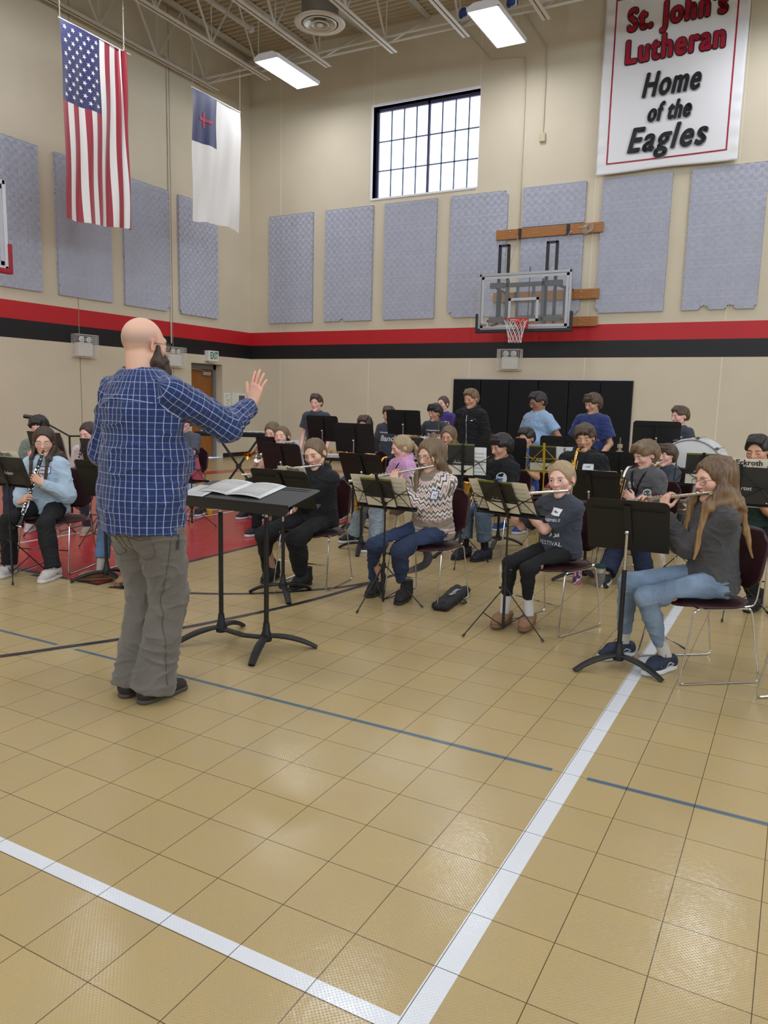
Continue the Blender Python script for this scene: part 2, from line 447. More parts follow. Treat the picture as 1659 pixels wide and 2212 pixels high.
# corrugated deck
M_DECK = mat('beige_metal_deck', rgb(182, 170, 146), 0.5, var=0.05, vscale=2)
prof = []; y = YF
p = 0.152
while y < YB:
    prof += [(y, ZD), (y + p * .42, ZD), (y + p * .56, ZD + .038), (y + p * .86, ZD + .038)]; y += p
prof.append((y, ZD))
vs = []; fs = []
for (yy, zz) in prof: vs += [(XL - .05, yy, zz), (XR + .05, yy, zz)]
for i in range(len(prof) - 1): fs.append((2 * i, 2 * i + 1, 2 * i + 3, 2 * i + 2))
b = MB(); b.add(vs, fs); o = b.build('ceiling', M_DECK); struct(o)
b = MB(); b.bb((XL - T, YF, ZD + .08), (XR + T, YB + T, ZD + .2)); struct(b.build('ceiling_slab', M_DECK))

# steel roof joists (the photo shows the six nearest the far corner)
ZC = 8.2
def joist_mesh():
    b = MB(); y0, y1 = YF + 1.4, 14.2
    for s in (-1, 1):
        b.bb((s * .012, y0, ZC), (s * .075, y1, ZC + .008)); b.bb((s * .012, y0, ZC), (s * .02, y1, ZC + .062))
    bc = b
    t = MB()
    for s in (-1, 1):
        t.bb((s * .012, YF, ZD - .02), (s * .085, YB - .02, ZD - .01)); t.bb((s * .012, YF, ZD - .09), (s * .02, YB - .02, ZD - .01))
    w = MB(); n = 17; L = (y1 - .35 - y0) / n; tops = []
    for i in range(n):
        a = y0 + L * i + (.35 if i == 0 else 0); c = y0 + L * (i + .5); e = y0 + L * (i + 1)
        w.tube([(0, a, ZC + .03), (0, c, ZD - .05)], .022, n=6); w.tube([(0, c, ZD - .05), (0, e, ZC + .03)], .030 if i % 2 else .022, n=4); w.tube([(0, e, ZC + .03), (0, e, ZD - .05)], .013, n=6)
    w.tube([(0, y1 - .35, ZC + .03), (0, YB - .03, ZD - .05)], .030, n=4)
    return bc, t, w
bc, t, w = joist_mesh()
j0 = empty('ceiling_joist', (-12.14, 0, 0)); struct(j0)
bc.build('bottom_chord', M_STEEL, j0); t.build('top_chord', M_STEEL, j0); w.build('web', M_STEEL, j0)
for x in [-10.72 + 1.524 * k for k in range(15)]:
    if x > XR: break
    c = copy_tree(j0); c.location = (x, 0, 0)
for i, (yy, zz, r) in enumerate(((13.75, 8.30, .022), (13.85, 8.24, .022), (9.0, 8.27, .02), (11.4, 9.25, .016), (4.0, 8.27, .02))):
    b = MB(); b.cyl((XL, yy, zz), (XR, yy, zz), r, n=6); struct(b.build('ceiling_bridging_pipe', M_STEEL))
b = MB(); b.cyl((-10.98, -2, 9.16), (-10.98, 13.9, 9.16), .055); b.lathe([(.085, -.05), (.085, .05)], (-10.98, 13.9, 9.16), "Y"); struct(b.build('ceiling_drain_pipe', M_STEEL))
# ================================================================ THINGS ON THE WALLS AND UNDER THE ROOF
# ---- acoustic wall panels with a woven basket relief
M_PANEL = mat('grey_acoustic_fibre', rgb(188, 190, 204), 0.9, var=0.04, vscale=3, bump=0.2, bscale=120)
def panel_mesh(nm, w, h, notch, seed, z0=0.0):
    nx, nz = int(w / .0064), int(h / .0064)
    xs = np.linspace(-w / 2, w / 2, nx + 1); zs = np.linspace(0, h, nz + 1)
    Xg, Zg = np.meshgrid(xs, zs, indexing='ij'); cell = 0.0805
    cx = np.floor((Xg + w) / cell); cz = np.floor((Zg + z0) / cell)
    ux = ((Xg + w) / cell) % 1; uz = ((Zg + z0) / cell) % 1
    horiz = ((cx + cz) % 2) < 1
    t = np.where(horiz, uz, ux) * 4
    prof = np.clip(np.abs((t % 1) - .5) * 2 - .45, 0, .4) / .4
    e = np.minimum(np.minimum(ux, 1 - ux), np.minimum(uz, 1 - uz))
    prof = np.maximum(prof, np.clip(1 - e / .07, 0, 1) * .7)
    Yg = -(.052 - prof * .019)
    keep = np.ones((nx, nz), bool); fx = (xs[:-1] + xs[1:]) / 2; fz = (zs[:-1] + zs[1:]) / 2
    FX, FZ = np.meshgrid(fx, fz, indexing='ij')
    r = np.random.RandomState(seed)
    wob = .006 * np.sin(FZ * 47 + seed) + .005 * np.sin(FZ * 131)
    keep &= (FX > -w / 2 + .008 + np.maximum(wob, 0)) & (FX < w / 2 - .006 - np.maximum(-wob, 0))
    for (sx, sz, rr) in notch:
        keep &= ((FX - sx) ** 2 + (FZ - sz) ** 2) > rr * rr * (1 + .3 * np.sin(9 * np.arctan2(FZ - sz, FX - sx)))
    idx = np.arange((nx + 1) * (nz + 1)).reshape(nx + 1, nz + 1)
    F = np.stack([idx[:-1, :-1][keep], idx[1:, :-1][keep], idx[1:, 1:][keep], idx[:-1, 1:][keep]], 1)
    V = np.stack([Xg.ravel(), Yg.ravel(), Zg.ravel()], 1)
    # side walls where the relief ends
    kp = np.pad(keep, 1); sides = []
    def add(a, bq): sides.append((a, bq))
    A = kp[1:-1, 1:-1] & ~kp[:-2, 1:-1]; sides.append(np.stack([idx[:-1, 1:][A], idx[:-1, :-1][A]], 1))
    A = kp[1:-1, 1:-1] & ~kp[2:, 1:-1]; sides.append(np.stack([idx[1:, :-1][A], idx[1:, 1:][A]], 1))
    A = kp[1:-1, 1:-1] & ~kp[1:-1, :-2]; sides.append(np.stack([idx[:-1, :-1][A], idx[1:, :-1][A]], 1))
    A = kp[1:-1, 1:-1] & ~kp[1:-1, 2:]; sides.append(np.stack([idx[1:, 1:][A], idx[:-1, 1:][A]], 1))
    S = np.concatenate(sides); n = len(V); back = V.copy(); back[:, 1] = -.001
    V2 = np.concatenate([V, back]); F2 = np.concatenate([F, np.stack([S[:, 0], S[:, 1], S[:, 1] + n, S[:, 0] + n], 1)])
    used = np.unique(F2); remap = -np.ones(len(V2), int); remap[used] = np.arange(len(used))
    me = np_mesh(nm, V2[used], remap[F2]); me.materials.append(M_PANEL); return me
PW, PH = 1.29, 2.51
pm = [panel_mesh('acoustic_panel', PW, PH, n, s) for s, n in enumerate((
    [(-PW / 2, 0, .02), (PW / 2, 0, .02)], [(-.15, 0, .06), (PW / 2, 0, .02)], [(PW / 2, 0, .10)], [(-PW / 2, 0, .13), (PW / 2, PH, .08)],
    [(-PW / 2, .02, .06), (PW / 2, 0, .02)], [(-.25, 0, .08), (.2, 0, .08), (PW / 2, .02, .05)]))]
pan = [(-11.118, 0, 'leftmost grey woven acoustic panel on the far wall, beside the room corner'),
       (-9.512, 1, 'grey woven acoustic panel with notched bottom edge, second from the far corner'),
       (-7.937, 0, 'grey woven acoustic panel directly below the frosted window'),
       (-6.343, 3, 'grey woven acoustic panel between window and basketball hoop, lower left corner chipped'),
       (-3.157, 4, 'grey woven acoustic panel under the white banner, right of the basketball hoop'),
       (-1.557, 5, 'rightmost grey woven acoustic panel on the far wall, bottom edge chewed in two places')]
for x, k, lb in pan:
    o = link_mesh('acoustic_panel', pm[k]); o.location = (x, YB, 3.27)
    tag(o, lb, 'wall panel', 'grey acoustic panels on the far wall')
# the panel behind the hoop is cut in two by the upper board
for z0, h, lb in ((3.27, 1.55, 'lower piece of grey acoustic panel behind the basketball backboard'), (5.02, .77, 'short upper piece of grey acoustic panel above the top wooden hoop board')):
    o = link_mesh('acoustic_panel', panel_mesh('acoustic_panel', PW, h, [(PW / 2, .0, .07)] if h > 1 else [], 9, z0 - 3.27)); o.location = (-4.752, YB, z0)
    tag(o, lb, 'wall panel', 'grey acoustic panels on the far wall')
for y, k, lb in ((8.98, 0, 'grey woven acoustic panel at the left edge behind the side backboard'), (10.60, 0, 'grey woven acoustic panel behind the striped flag, its left half'),
                 (12.19, 2, 'grey woven acoustic panel right of the striped flag with a chipped lower right corner'), (13.755, 4, 'grey woven acoustic panel behind the white flag, nearest the corner on the left wall')):
    o = link_mesh('acoustic_panel', pm[k]); o.location = (XL, y, 3.27); o.rotation_euler = (0, 0, PI / 2)
    tag(o, lb, 'wall panel', 'grey acoustic panels on the left wall')

# ---- light fixtures
M_LENS = mat('lit_fixture_lens', (1, 1, 1, 1), 0.5, emit=(0.96, 0.99, 1.06, 1), estr=LAMP_W)
M_WHM = mat('white_fixture_metal', rgb(232, 232, 236), 0.4)
M_CHAIN = mat('galvanised_chain', rgb(176, 172, 160), 0.4, metal=0.7)
def fixture(x, y, lb, gp=None):
    t = empty('ceiling_light', (x, y, 8.08), 0, lb, 'ceiling light', gp)
    b = MB(); w, l = .29, .75
    pr = [(-w, 0), (-w - .004, .06), (-w * .55, .12), (w * .55, .12), (w + .004, .06), (w, 0)]
    vs = []; 
    for yy in (-l, l): vs += [(px, yy, pz) for px, pz in pr]
    n = len(pr); fs = [(i, i + 1, n + i + 1, n + i) for i in range(n - 1)] + [tuple(range(n)), tuple(range(2 * n - 1, n - 1, -1))]
    b.add(vs, fs); b.bb((-w, -l, -.012), (-w + .02, l, .0)); b.bb((w - .02, -l, -.012), (w, l, 0)); b.bb((-w, -l, -.012), (w, -l + .02, 0)); b.bb((-w, l - .02, -.012), (w, l, 0))
    b.build('housing', M_WHM, t)
    b = MB(); b.add([(-w + .02, -l + .02, -.004), (-w + .02, l - .02, -.004), (w - .02, l - .02, -.004), (w - .02, -l + .02, -.004)], [(0, 1, 2, 3)]); b.build('lens', M_LENS, t)
    for yy in (-.5, .5):
        b = MB(); b.tube([(-.3, yy, ZD - 8.08), (-.2, yy, .11), (.2, yy, .115), (.3, yy, ZD - 8.08)], .003, n=4); b.build('hanging_wire', M_CHAIN, t)
    return t
FX_ = [-9.95, -5.40, -0.85, 3.72, 8.30]; FY_ = [13.83, 8.9, 3.9, -1.1, -6.1]
for i, x in enumerate(FX_):
    for j, y in enumerate(FY_):
        if (i, j) == (0, 0): fixture(x, y, 'lit ceiling light hanging nearer the room corner, above and left of the window', 'ceiling lights in view')
        elif (i, j) == (1, 0): fixture(x, y, 'lit ceiling light hanging at the top between the window and the white banner', 'ceiling lights in view')
        else: fixture(x, y, 'lit ceiling light of the rows above the gym floor, out of the picture', 'ceiling lights out of the picture')

# ---- round air diffuser
M_DUCT = mat('galvanised_duct', rgb(150, 148, 142), 0.35, metal=0.75, var=0.08, vscale=3)
t = empty('ceiling_vent', (-8.40, 12.66, 8.24), 0, 'round metal air diffuser of nested rings under the roof deck', 'ceiling vent')
b = MB(); b.lathe([(.46, 0), (.47, .02), (.36, .10), (.33, .10), (.33, .02), (.34, 0), (.45, -.005), (.46, 0)], n=40)
b.lathe([(.30, -.01), (.31, .0), (.20, .09), (.18, .09), (.28, -.012), (.30, -.01)], n=36)
b.lathe([(.165, -.025), (.17, -.015), (.11, .07), (.09, .07), (.15, -.027), (.165, -.025)], n=32); b.lathe([(0.0, -.035), (.06, -.03), (.065, -.01), (.0, .05)], n=24)
b.build('diffuser_ring', mat('pale_diffuser_metal', rgb(196, 190, 178), .35, metal=.3), t, smooth=True)
b = MB(); b.lathe([(.34, .08), (.34, 1.12)], n=36); b.lathe([(.352, .45), (.352, .47)], n=36); b.build('duct', M_DUCT, t, smooth=True)

# ---- banner
M_BAN = mat('white_vinyl_banner', rgb(226, 226, 230), 0.42, bump=0.15, bscale=5)
bn = empty('banner', (-2.68, YB - .12, 7.45), 0, 'large white school banner with red border and lettering high on the far wall', 'banner')
def ban_y(x, z): return -.010 * math.sin(x * 2.6 + z * .9) - .004 * math.sin(z * 3 + x * 4) - (.03 * max(0, abs(x) - .9) * math.sin(z * 22))
nx, nz = 60, 80; vs = []; fs = []
hw, z0, z1 = 1.24, -1.605, 1.62
for i in range(nx + 1):
    for k in range(nz + 1):
        u = -hw + 2 * hw * i / nx; z = z0 + (z1 - z0) * k / nz
        vs.append((u, ban_y(u, z) - .004, z + .012 * math.cos(u * 3)))
for i in range(nx):
    for k in range(nz): a = i * (nz + 1) + k; fs.append((a, a + nz + 1, a + nz + 2, a + 1))
b = MB(); b.add(vs, fs); o = b.build('banner_cloth', M_BAN, bn, smooth=True); md = o.modifiers.new('s', 'SOLIDIFY'); md.thickness = .004
def ban_flat(name, vs, fs, m, off): 
    b = MB(); b.add([(v[0], ban_y(v[0], v[1]) - .012 - off, v[1]) for v in vs], fs); return b.build(name, m, bn)
M_CRIM = mat('crimson_vinyl', rgb(158, 22, 48), .35); M_INK = mat('black_vinyl', rgb(20, 20, 24), .4); M_GSH = mat('grey_vinyl', rgb(176, 178, 186), .4)
vs = []; fs = []
e = 1.06; zb, zt = -1.44, 1.46; wd_ = .028
def strip(p, q, dx, dz, n=40):
    for i in range(n):
        a = len(vs); f0, f1 = i / n, (i + 1) / n
        for f in (f0, f1):
            x = p[0] + (q[0] - p[0]) * f; z = p[1] + (q[1] - p[1]) * f
            vs.append((x, z)); vs.append((x + dx, z + dz))
        fs.append((a, a + 1, a + 3, a + 2))
strip((-e, zb), (-e, zt), wd_, 0); strip((e, zb), (e, zt), -wd_, 0); strip((-e, zb), (e, zb), 0, wd_); strip((-e, zt), (e, zt), 0, -wd_)
ban_flat('border', vs, fs, M_CRIM, 0)
for s, x, z, w, sz, it, cols in (("St. John's", .03, 1.03, 1.74, .54, 0, 'r'), ('Lutheran', .03, .48, 1.74, .56, 0, 'r'), ('Home', .03, -.15, 1.06, .58, .28, 'b'), ('of the', .03, -.63, .80, .44, .28, 'b'), ('Eagles', .02, -1.09, 1.44, .60, .28, 'b')):
    tv, tf = text_mesh(s, sz, 0, it, res=5, space=1.16); xs = [v.x for v in tv]; cx = (min(xs) + max(xs)) / 2; sc = (w - .07) / (max(xs) - min(xs))
    for layer, (bo, mm, off, dx) in enumerate([(.036, M_INK, .010, 0), (.019, M_CRIM, .022, 0)] if cols == 'r' else [(.017, M_GSH, .010, .016), (.017, M_INK, .022, 0)]):
        vs = []; fs = []
        for k in range(17):
            rr_ = bo if k < 12 else (bo * .5 if k < 16 else 0); an = 2 * PI * k / (12 if k < 12 else 4); n0 = len(vs)
            vs += [((v.x - cx) * sc + x + dx + rr_ * math.cos(an), v.y + z - (.014 if dx else 0) + rr_ * math.sin(an)) for v in tv]; fs += [tuple(i + n0 for i in f) for f in tf]
        ban_flat('lettering', vs, fs, mm, off)

# ---- flags on chains
def flag_obj(name, loc, W, Hh, colour_fn, mats, lb, extra=None, fold=0.0, seed=0):
    """hangs in the plane x = const, y along its top edge, material chosen per face"""
    t = empty(name, loc, 0, lb, 'flag')
    nx, nz = 104, 160; vs = []; fs = []; mi = []
    def disp(u, v):   # u along top 0..1, v down 0..1
        g = v ** .7
        x = .045 * g * math.sin(u * 13 + seed + v * 2.2) + .02 * g * math.sin(u * 29 + v * 5 + seed) + .012 * math.sin(v * 11 + u * 6)
        y = u * W; z = -v * Hh - .05 * g * math.sin(u * 3.1 + seed) * v
        if fold:
            q = max(0, (u - .8) / .2); y -= q * fold * W * (1 - .75 * v); x += .09 * q * math.sin(u * 60 + v * 3) * (1 - .5 * v)
        y += v * (.03 * math.sin(u * 5 + seed)) - .04 * v * (1 - u) * 0
        return (x, y, z)
    for i in range(nx + 1):
        for k in range(nz + 1): vs.append(disp(i / nx, k / nz))
    for i in range(nx):
        for k in range(nz):
            a = i * (nz + 1) + k; fs.append((a, a + nz + 1, a + nz + 2, a + 1)); mi.append(colour_fn((i + .5) / nx, (k + .5) / nz))
    b = MB(); b.add(vs, fs); b.mi = mi
    if extra:
        for (poly, m) in extra:
            for side in (1, -1):
                b.cur = m; b.add([tuple(np.array(disp(u, v)) + np.array((side * .006, 0, 0))) for u, v in poly], [tuple(range(len(poly)))])
    o = b.build('flag_cloth', mats, t, smooth=True, auto=False)
    b = MB(); b.tube([(0, -.02, .0), (0, W * .5, .004), (0, W + .0, 0)], .012); b.build('header_rod', M_WHM, t)
    for y in (.01, W * (1 - (fold or 0)) - .01):
        b = MB(); z = .0; k = 0
        while z < 8.2 - loc[2] - .02:
            pts = [(math.cos(a) * (.009 if k % 2 else 0), y + math.cos(a) * (0 if k % 2 else .009), z + .022 + math.sin(a) * .024) for a in [2 * PI * q / 8 for q in range(8)]]
            b.tube(pts, .0032, n=4, closed=True); z += .036; k += 1
        b.build('chain', M_CHAIN, t)
    return t
M_FW = mat('white_flag_nylon', rgb(226, 222, 218), .5, sheen=.3); M_FR = mat('red_flag_nylon', rgb(150, 24, 46), .5, sheen=.3); M_FB = mat('navy_flag_nylon', rgb(34, 38, 92), .5, sheen=.3)
M_CR = mat('red_cross_nylon', rgb(176, 34, 58), .5)
def us(u, v):
    if u < 7 / 13 and v < .40: return 2
    return 1 if int(u * 13) % 2 == 0 else 0
# hung by its short side: union at top left, stripes upright (outer left stripe red at the bottom)
stars = []
W_, H_ = 1.44, 2.93
for i in range(9):
    for k in range(11):
        if (i + k) % 2 == 0:
            cu, cv = (i + 1) / 10 * 7 / 13, (k + 1) / 12 * .40
            pl = []
            for q in range(10):
                r = .044 if q % 2 == 0 else .017; a = -PI / 2 + q * PI / 5 + .3
                pl.append((cu + r * math.cos(a) / W_, cv + r * math.sin(a) / H_))
            stars.append((pl, 0))
flag_obj('striped_flag', (-10.72, at_x(128, 38, -10.72).y, at_x(128, 38, -10.72).z), W_, H_, us, [M_FW, M_FR, M_FB], 'hanging flag with white stars on navy and upright red and white stripes', stars, fold=.09, seed=1.0)
def ch(u, v): return 2 if (u < .49 and v < .385) else 0
def cross(u0, v0):
    P = [(-.12, -.03), (.12, -.03), (.12, .03), (-.12, .03)]
    return None
cr = []
def ribbon(u0, u1, v0, v1, n=8):
    for i in range(n):
        for k in range(4):
            a, c = u0 + (u1 - u0) * i / n, u0 + (u1 - u0) * (i + 1) / n; d, e2 = v0 + (v1 - v0) * k / 4, v0 + (v1 - v0) * (k + 1) / 4
            cr.append(([(a, d), (c, d), (c, e2), (a, e2)], 3))
ribbon(.14, .40, .19, .212); ribbon(.215, .255, .14, .19, 4); ribbon(.215, .255, .212, .262, 4)
p0 = at_x(415, 188, -10.72)
flag_obj('white_flag', (-10.72, p0.y, p0.z), 1.42, 2.40, ch, [M_FW, M_FR, M_FB, M_CR], 'hanging white flag with navy corner and red cross, near the room corner', cr, seed=2.6)

# ---- basketball hoops
M_OAK = mat('varnished_oak', rgb(160, 104, 50), .4, var=.22, vscale=7, stretch=(.8, 6, 9))
M_BSTEEL = mat('black_steel', rgb(26, 26, 30), .4); M_GSTEEL = mat('grey_hoop_steel', rgb(66, 70, 76), .45)
M_RIM = mat('orange_red_rim', rgb(196, 44, 36), .35); M_NET = mat('white_net_cord', rgb(226, 222, 224), .8)
N = NB('clear_backboard_glass'); N.b.inputs['Base Color'].default_value = (.86, .92, .93, 1); N.b.inputs['Alpha'].default_value = .06; N.b.inputs['Roughness'].default_value = .04; M_BGL = N.m
M_BLINE = mat('white_glass_paint', rgb(186, 188, 194), .4); M_BFR = mat('satin_frame', rgb(168, 168, 172), .35, metal=.6)
def board(parent, frame_m, pad_m, x0=-.915, x1=.915, z0=2.90, z1=3.97):
    """glass in the plane y=0 facing -y"""
    b = MB(); b.bb((x0, 0, z0), (x1, .012, z1)); b.build('glass', M_BGL, parent)
    b = MB(); w = .035
    b.bb((x0 - .01, -.01, z0 - .01), (x0 + w, .04, z1 + .01)); b.bb((x1 - w, -.01, z0 - .01), (x1 + .01, .04, z1 + .01)); b.bb((x0, -.01, z0 - .01), (x1, .04, z0 + w)); b.bb((x0, -.01, z1 - w), (x1, .04, z1 + .01)); b.build('board_frame', frame_m, parent)
    b = MB(); l = .05; q = .045
    for (a, c, d, e2) in ((x0 + q, x0 + q + l, z0 + q, z1 - q), (x1 - q - l, x1 - q, z0 + q, z1 - q), (x0 + q, x1 - q, z0 + q, z0 + q + l), (x0 + q, x1 - q, z1 - q - l, z1 - q), (-.305, -.255, 3.05, 3.50), (.255, .305, 3.05, 3.50), (-.305, .305, 3.45, 3.50), (-.305, .305, 3.05, 3.10)):
        b.bb((a, -.004, d), (c, -.001, e2))
    b.build('target_lines', M_BLINE, parent)
    b = MB(); pw = .055
    b.bb((x0 - pw, -.035, z0 - pw), (x1 + pw, .05, z0 + .01)); b.bb((x0 - pw, -.035, z0), (x0 - .005, .05, z0 + .32)); b.bb((x1 + .005, -.035, z0), (x1 + pw, .05, z0 + .32)); b.build('edge_padding', pad_m, parent, bevel=.012)
hp = empty('basketball_hoop', (-4.955, 14.66, 0), 0, 'glass basketball backboard with red rim and white net folded out from the far wall', 'basketball hoop')
board(hp, M_BFR, M_BSTEEL)
b = MB(); rc = Vector((0, -.40, 3.05)); b.tube([rc + Vector((math.cos(a) * .2286, math.sin(a) * .2286, 0)) for a in [2 * PI * k / 32 for k in range(32)]], .010, n=8, closed=True)
b.bb((-.09, -.20, 3.02), (.09, -.01, 3.045)); b.poly([(-.09, -.01, 2.93), (.09, -.01, 2.93), (.09, -.01, 3.05), (-.09, -.01, 3.05)], (0, -1, 0), .012)
b.tube([(-.08, -.18, 3.04), (-.14, -.22, 3.045)], .009); b.tube([(.08, -.18, 3.04), (.14, -.22, 3.045)], .009); b.bb((-.12, -.03, 2.91), (.12, .0, 3.10))
b.build('rim', M_RIM, hp, smooth=True)
b = MB(); n = 12
def netp(a, t): 
    r = .2286 * (1 - .52 * t ** .7) + .02 * max(0, t - .8) * 3; return rc + Vector((math.cos(a) * r, math.sin(a) * r, -.43 * t))
for s in (-1, 1):
    for k in range(n):
        for off in (0,):
            pts = []
            for q in range(13):
                t = q / 12; a = 2 * PI * (k + s * (t * 2.4)) / n; pts.append(netp(a, t))
            b.tube(pts, .0038, n=4)
b.build('net', M_NET, hp)
b = MB()
for s in (-1, 1):   # height adjuster masts and their ladders
    for dx in (-.09, .09): b.bb((s * .48 + dx - .024, .10, 2.97), (s * .48 + dx + .024, .16, 4.53))
    b.bb((s * .48 - .11, .10, 4.50), (s * .48 + .11, .16, 4.54))
b.build('lift_mast', M_BSTEEL, hp)
b = MB()
for z in (3.10, 3.76): 
    b.bb((-.72, .05, z - .04), (.72, .10, z + .04))
    for s in (-1, 1): b.bb((s * .58 - .14, .04, z - .05), (s * .58 + .14, .12, z + .05))
for s in (-1, 1):
    b.bb((s * .36 - .03, .05, 3.0), (s * .36 + .03, .1, 3.85))
    for z in (3.13, 3.73): b.tube([(s * .62, .12, z), (s * .70, .95, z)], .03, n=4)
    b.tube([(s * .66, .5, 3.13), (s * .66, .5, 3.73)], .025, n=4); b.tube([(s * .16, .1, 3.05), (s * .16, .1, 3.75)], .03, n=4)
b.build('mounting_frame', M_GSTEEL, hp)
b = MB(); b.cyl((-.0, .3, 3.02), (.0, .3, 4.12), .008); b.build('crank_rod', M_BSTEEL, hp)
for s, wx in ((-1, -.47), (1, .60)):
    b = MB(); a = Vector((wx, .88, 4.86)); c = Vector((s * .40 - .0, .14, 3.98)); pts = []
    L = (c - a).length; k = 0; dirv = (c - a).normalized(); side = dirv.cross(Vector((0, 1, 0))).normalized(); up2 = dirv.cross(side)
    while k * .05 < L:
        cc = a + dirv * (k * .05 + .025); e1 = side if k % 2 else up2
        b.tube([cc + dirv * math.cos(q) * .03 + e1 * math.sin(q) * .011 for q in [2 * PI * i / 8 for i in range(8)]], .0035, n=4, closed=True); k += 1
    b.build('chain', M_CHAIN, hp)
tv, tf = text_mesh('First Team', .085, .002, .25, res=2)
b = MB(); b.add([(v.x - .72, -.006, v.y + 3.0) for v in tv], tf); b.lathe([(0, 0), (.02, .001)], (-.72, -.006, 3.075), 'Y', n=10); b.build('lettering', M_INK, hp)
# oak boards bolted to the wall
M_BOLT = mat('steel_bolt', rgb(196, 196, 196), .3, metal=.8)
for x0, x1, z0, z1, lb in ((-5.91, -3.73, 4.80, 4.99, 'long top oak board bolted to the far wall above the backboard'), (-5.92, -3.73, 3.55, 3.74, 'middle oak board bolted to the wall behind the backboard'), (-5.92, -3.73, 3.02, 3.21, 'lowest oak board bolted to the wall level with the rim')):
    t = empty('mounting_board', (0, YB - .098, 0), 0, lb, 'wall board', 'oak hoop boards on the far wall')
    b = MB(); b.bb((x0, 0, z0), (x1, .04, z1)); b.bb((x0 + .1, .03, z0 + .03), (x0 + .3, .097, z1 - .03)); b.bb((x1 - .3, .03, z0 + .03), (x1 - .1, .097, z1 - .03)); b.build('oak_plank', M_OAK, t, bevel=.004)
    b = MB()
    for xx in (x0 + .30, x0 + .50, x1 - .36, x1 - .60):
        for zz in (z0 + .045, z1 - .045): b.lathe([(0, -.014), (.010, -.012), (.014, -.004), (.014, 0)], (xx, 0, zz), 'Y', n=8)
    b.build('bolt_head', M_BOLT, t)
    b = MB()
    for xx in ((-5.40, -4.41) if z0 > 4.5 else (-5.42, -4.37)): b.bb((xx - .03, -.02, z0 - .01), (xx + .03, .0, z1 + .0)); b.cyl((xx, -.03, (z0 + z1) / 2), (xx, .0, (z0 + z1) / 2), .022, n=8)
    b.build('bracket', M_BSTEEL, t)
t = MB()
for k in range(5): t.tube([(-4.06 + .02 * k + .07 * math.cos(a), YB - .108 - .006 * k, 4.86 + .08 * math.sin(a) + .01 * k) for a in [2 * PI * q / 14 for q in range(14)]], .004, n=4, closed=True)
t.tube([(-4.2, YB - .112, 4.91), (-4.02, YB - .14, 4.91)], .006); tag(t.build('cord', mat('pale_cord', rgb(200, 194, 178), .8)), 'coil of pale cord hung on the top oak board right end', 'cord')

hp2 = empty('basketball_hoop', (-9.1, 5.68, .12), PI / 2, 'side basketball backboard with white frame and red padding at the left edge', 'basketball hoop')
board(hp2, mat('white_steel', rgb(208, 212, 222), .4), mat('red_edge_pad', rgb(158, 18, 34), .5))
b = MB(); rc = Vector((0, -.40, 3.05)); b.tube([rc + Vector((math.cos(a) * .2286, math.sin(a) * .2286, 0)) for a in [2 * PI * k / 32 for k in range(32)]], .010, n=8, closed=True); b.bb((-.09, -.20, 3.02), (.09, -.01, 3.045)); b.build('rim', M_RIM, hp2)
b = MB(); 
for s in (-1, 1): b.tube([(s * .5, .1, 3.7), (s * .5, .25, 4.3), (s * .3, 1.2, ZD - .14)], .04)
b.bb((-.6, .05, 3.6), (.6, .1, 3.8)); b.build('support_frame', M_BSTEEL, hp2)

# ---- padded wall mat
M_MAT = mat('black_vinyl_mat', rgb(12, 13, 18), .5, spec=.25, bump=.1, bscale=6)
t = empty('wall_pad', (-6.77, YB - .06, 0), 0, 'row of black vinyl wall pads below the hoop on the far wall', 'wall pad')
for k in range(6):
    b = MB(); b.bb((k * .634 + .004, 0, .12), (k * .634 + .630, .055, 1.965)); b.build('pad_section', M_MAT, t, bevel=.015)
b = MB(); b.bb((0, .03, 1.965), (3.8, .06, 1.985)); b.build('top_rail', M_ALU, t)

# ---- emergency lights in wire cages
M_OFFW = mat('off_white_plastic', rgb(224, 222, 218), .5); M_LAMPG = mat('lamp_glass', rgb(210, 216, 222), .1, metal=.3)
def em_light(x, y, z, rz, lb):
    t = empty('emergency_light', (x, y, z), rz, lb, 'emergency light', 'caged emergency lights')   # faces -y
    b = MB(); b.bb((-.17, -.10, -.19), (.17, -.005, .06)); b.build('battery_housing', M_OFFW, t, bevel=.01)
    for s in (-1, 1):
        b = MB(); b.lathe([(.03, -.03), (.062, -.085), (.066, -.10), (.05, -.112), (0, -.118)], (s * .085, 0, .125), 'Y', n=16); b.build('lamp_head', M_LAMPG, t, smooth=True)
    b = MB(); r = .003; X0, X1, Z0, Z1, D = -.25, .25, -.215, .215, -.17
    for k in range(14):
        x = X0 + (X1 - X0) * k / 13; b.cyl((x, D, Z0), (x, D, Z1), r, n=4); b.cyl((x, D, Z1), (x, 0, Z1), r, n=4); b.cyl((x, D, Z0), (x, 0, Z0), r, n=4)
    for k in range(12):
        z = Z0 + (Z1 - Z0) * k / 11; b.cyl((X0, D, z), (X1, D, z), r, n=4); b.cyl((X0, D, z), (X0, 0, z), r, n=4); b.cyl((X1, D, z), (X1, 0, z), r, n=4)
    for k in range(5):
        yy = D * k / 5
        b.cyl((X0, yy, Z0), (X0, yy, Z1), r, n=4); b.cyl((X1, yy, Z0), (X1, yy, Z1), r, n=4); b.cyl((X0, yy, Z1), (X1, yy, Z1), r, n=4); b.cyl((X0, yy, Z0), (X1, yy, Z0), r, n=4)
    b.build('wire_cage', mat('white_cage_wire', rgb(224, 220, 212), .5), t)
em_light(-5.50, YB, 2.37, 0, 'caged emergency light on the far wall under the basketball hoop')
em_light(XL, 10.48, 2.37, PI / 2, 'caged emergency light on the left wall left of the bald man')
em_light(XL, 12.92, 2.30, PI / 2, 'caged emergency light on the left wall showing beside the bald man\'s beard')

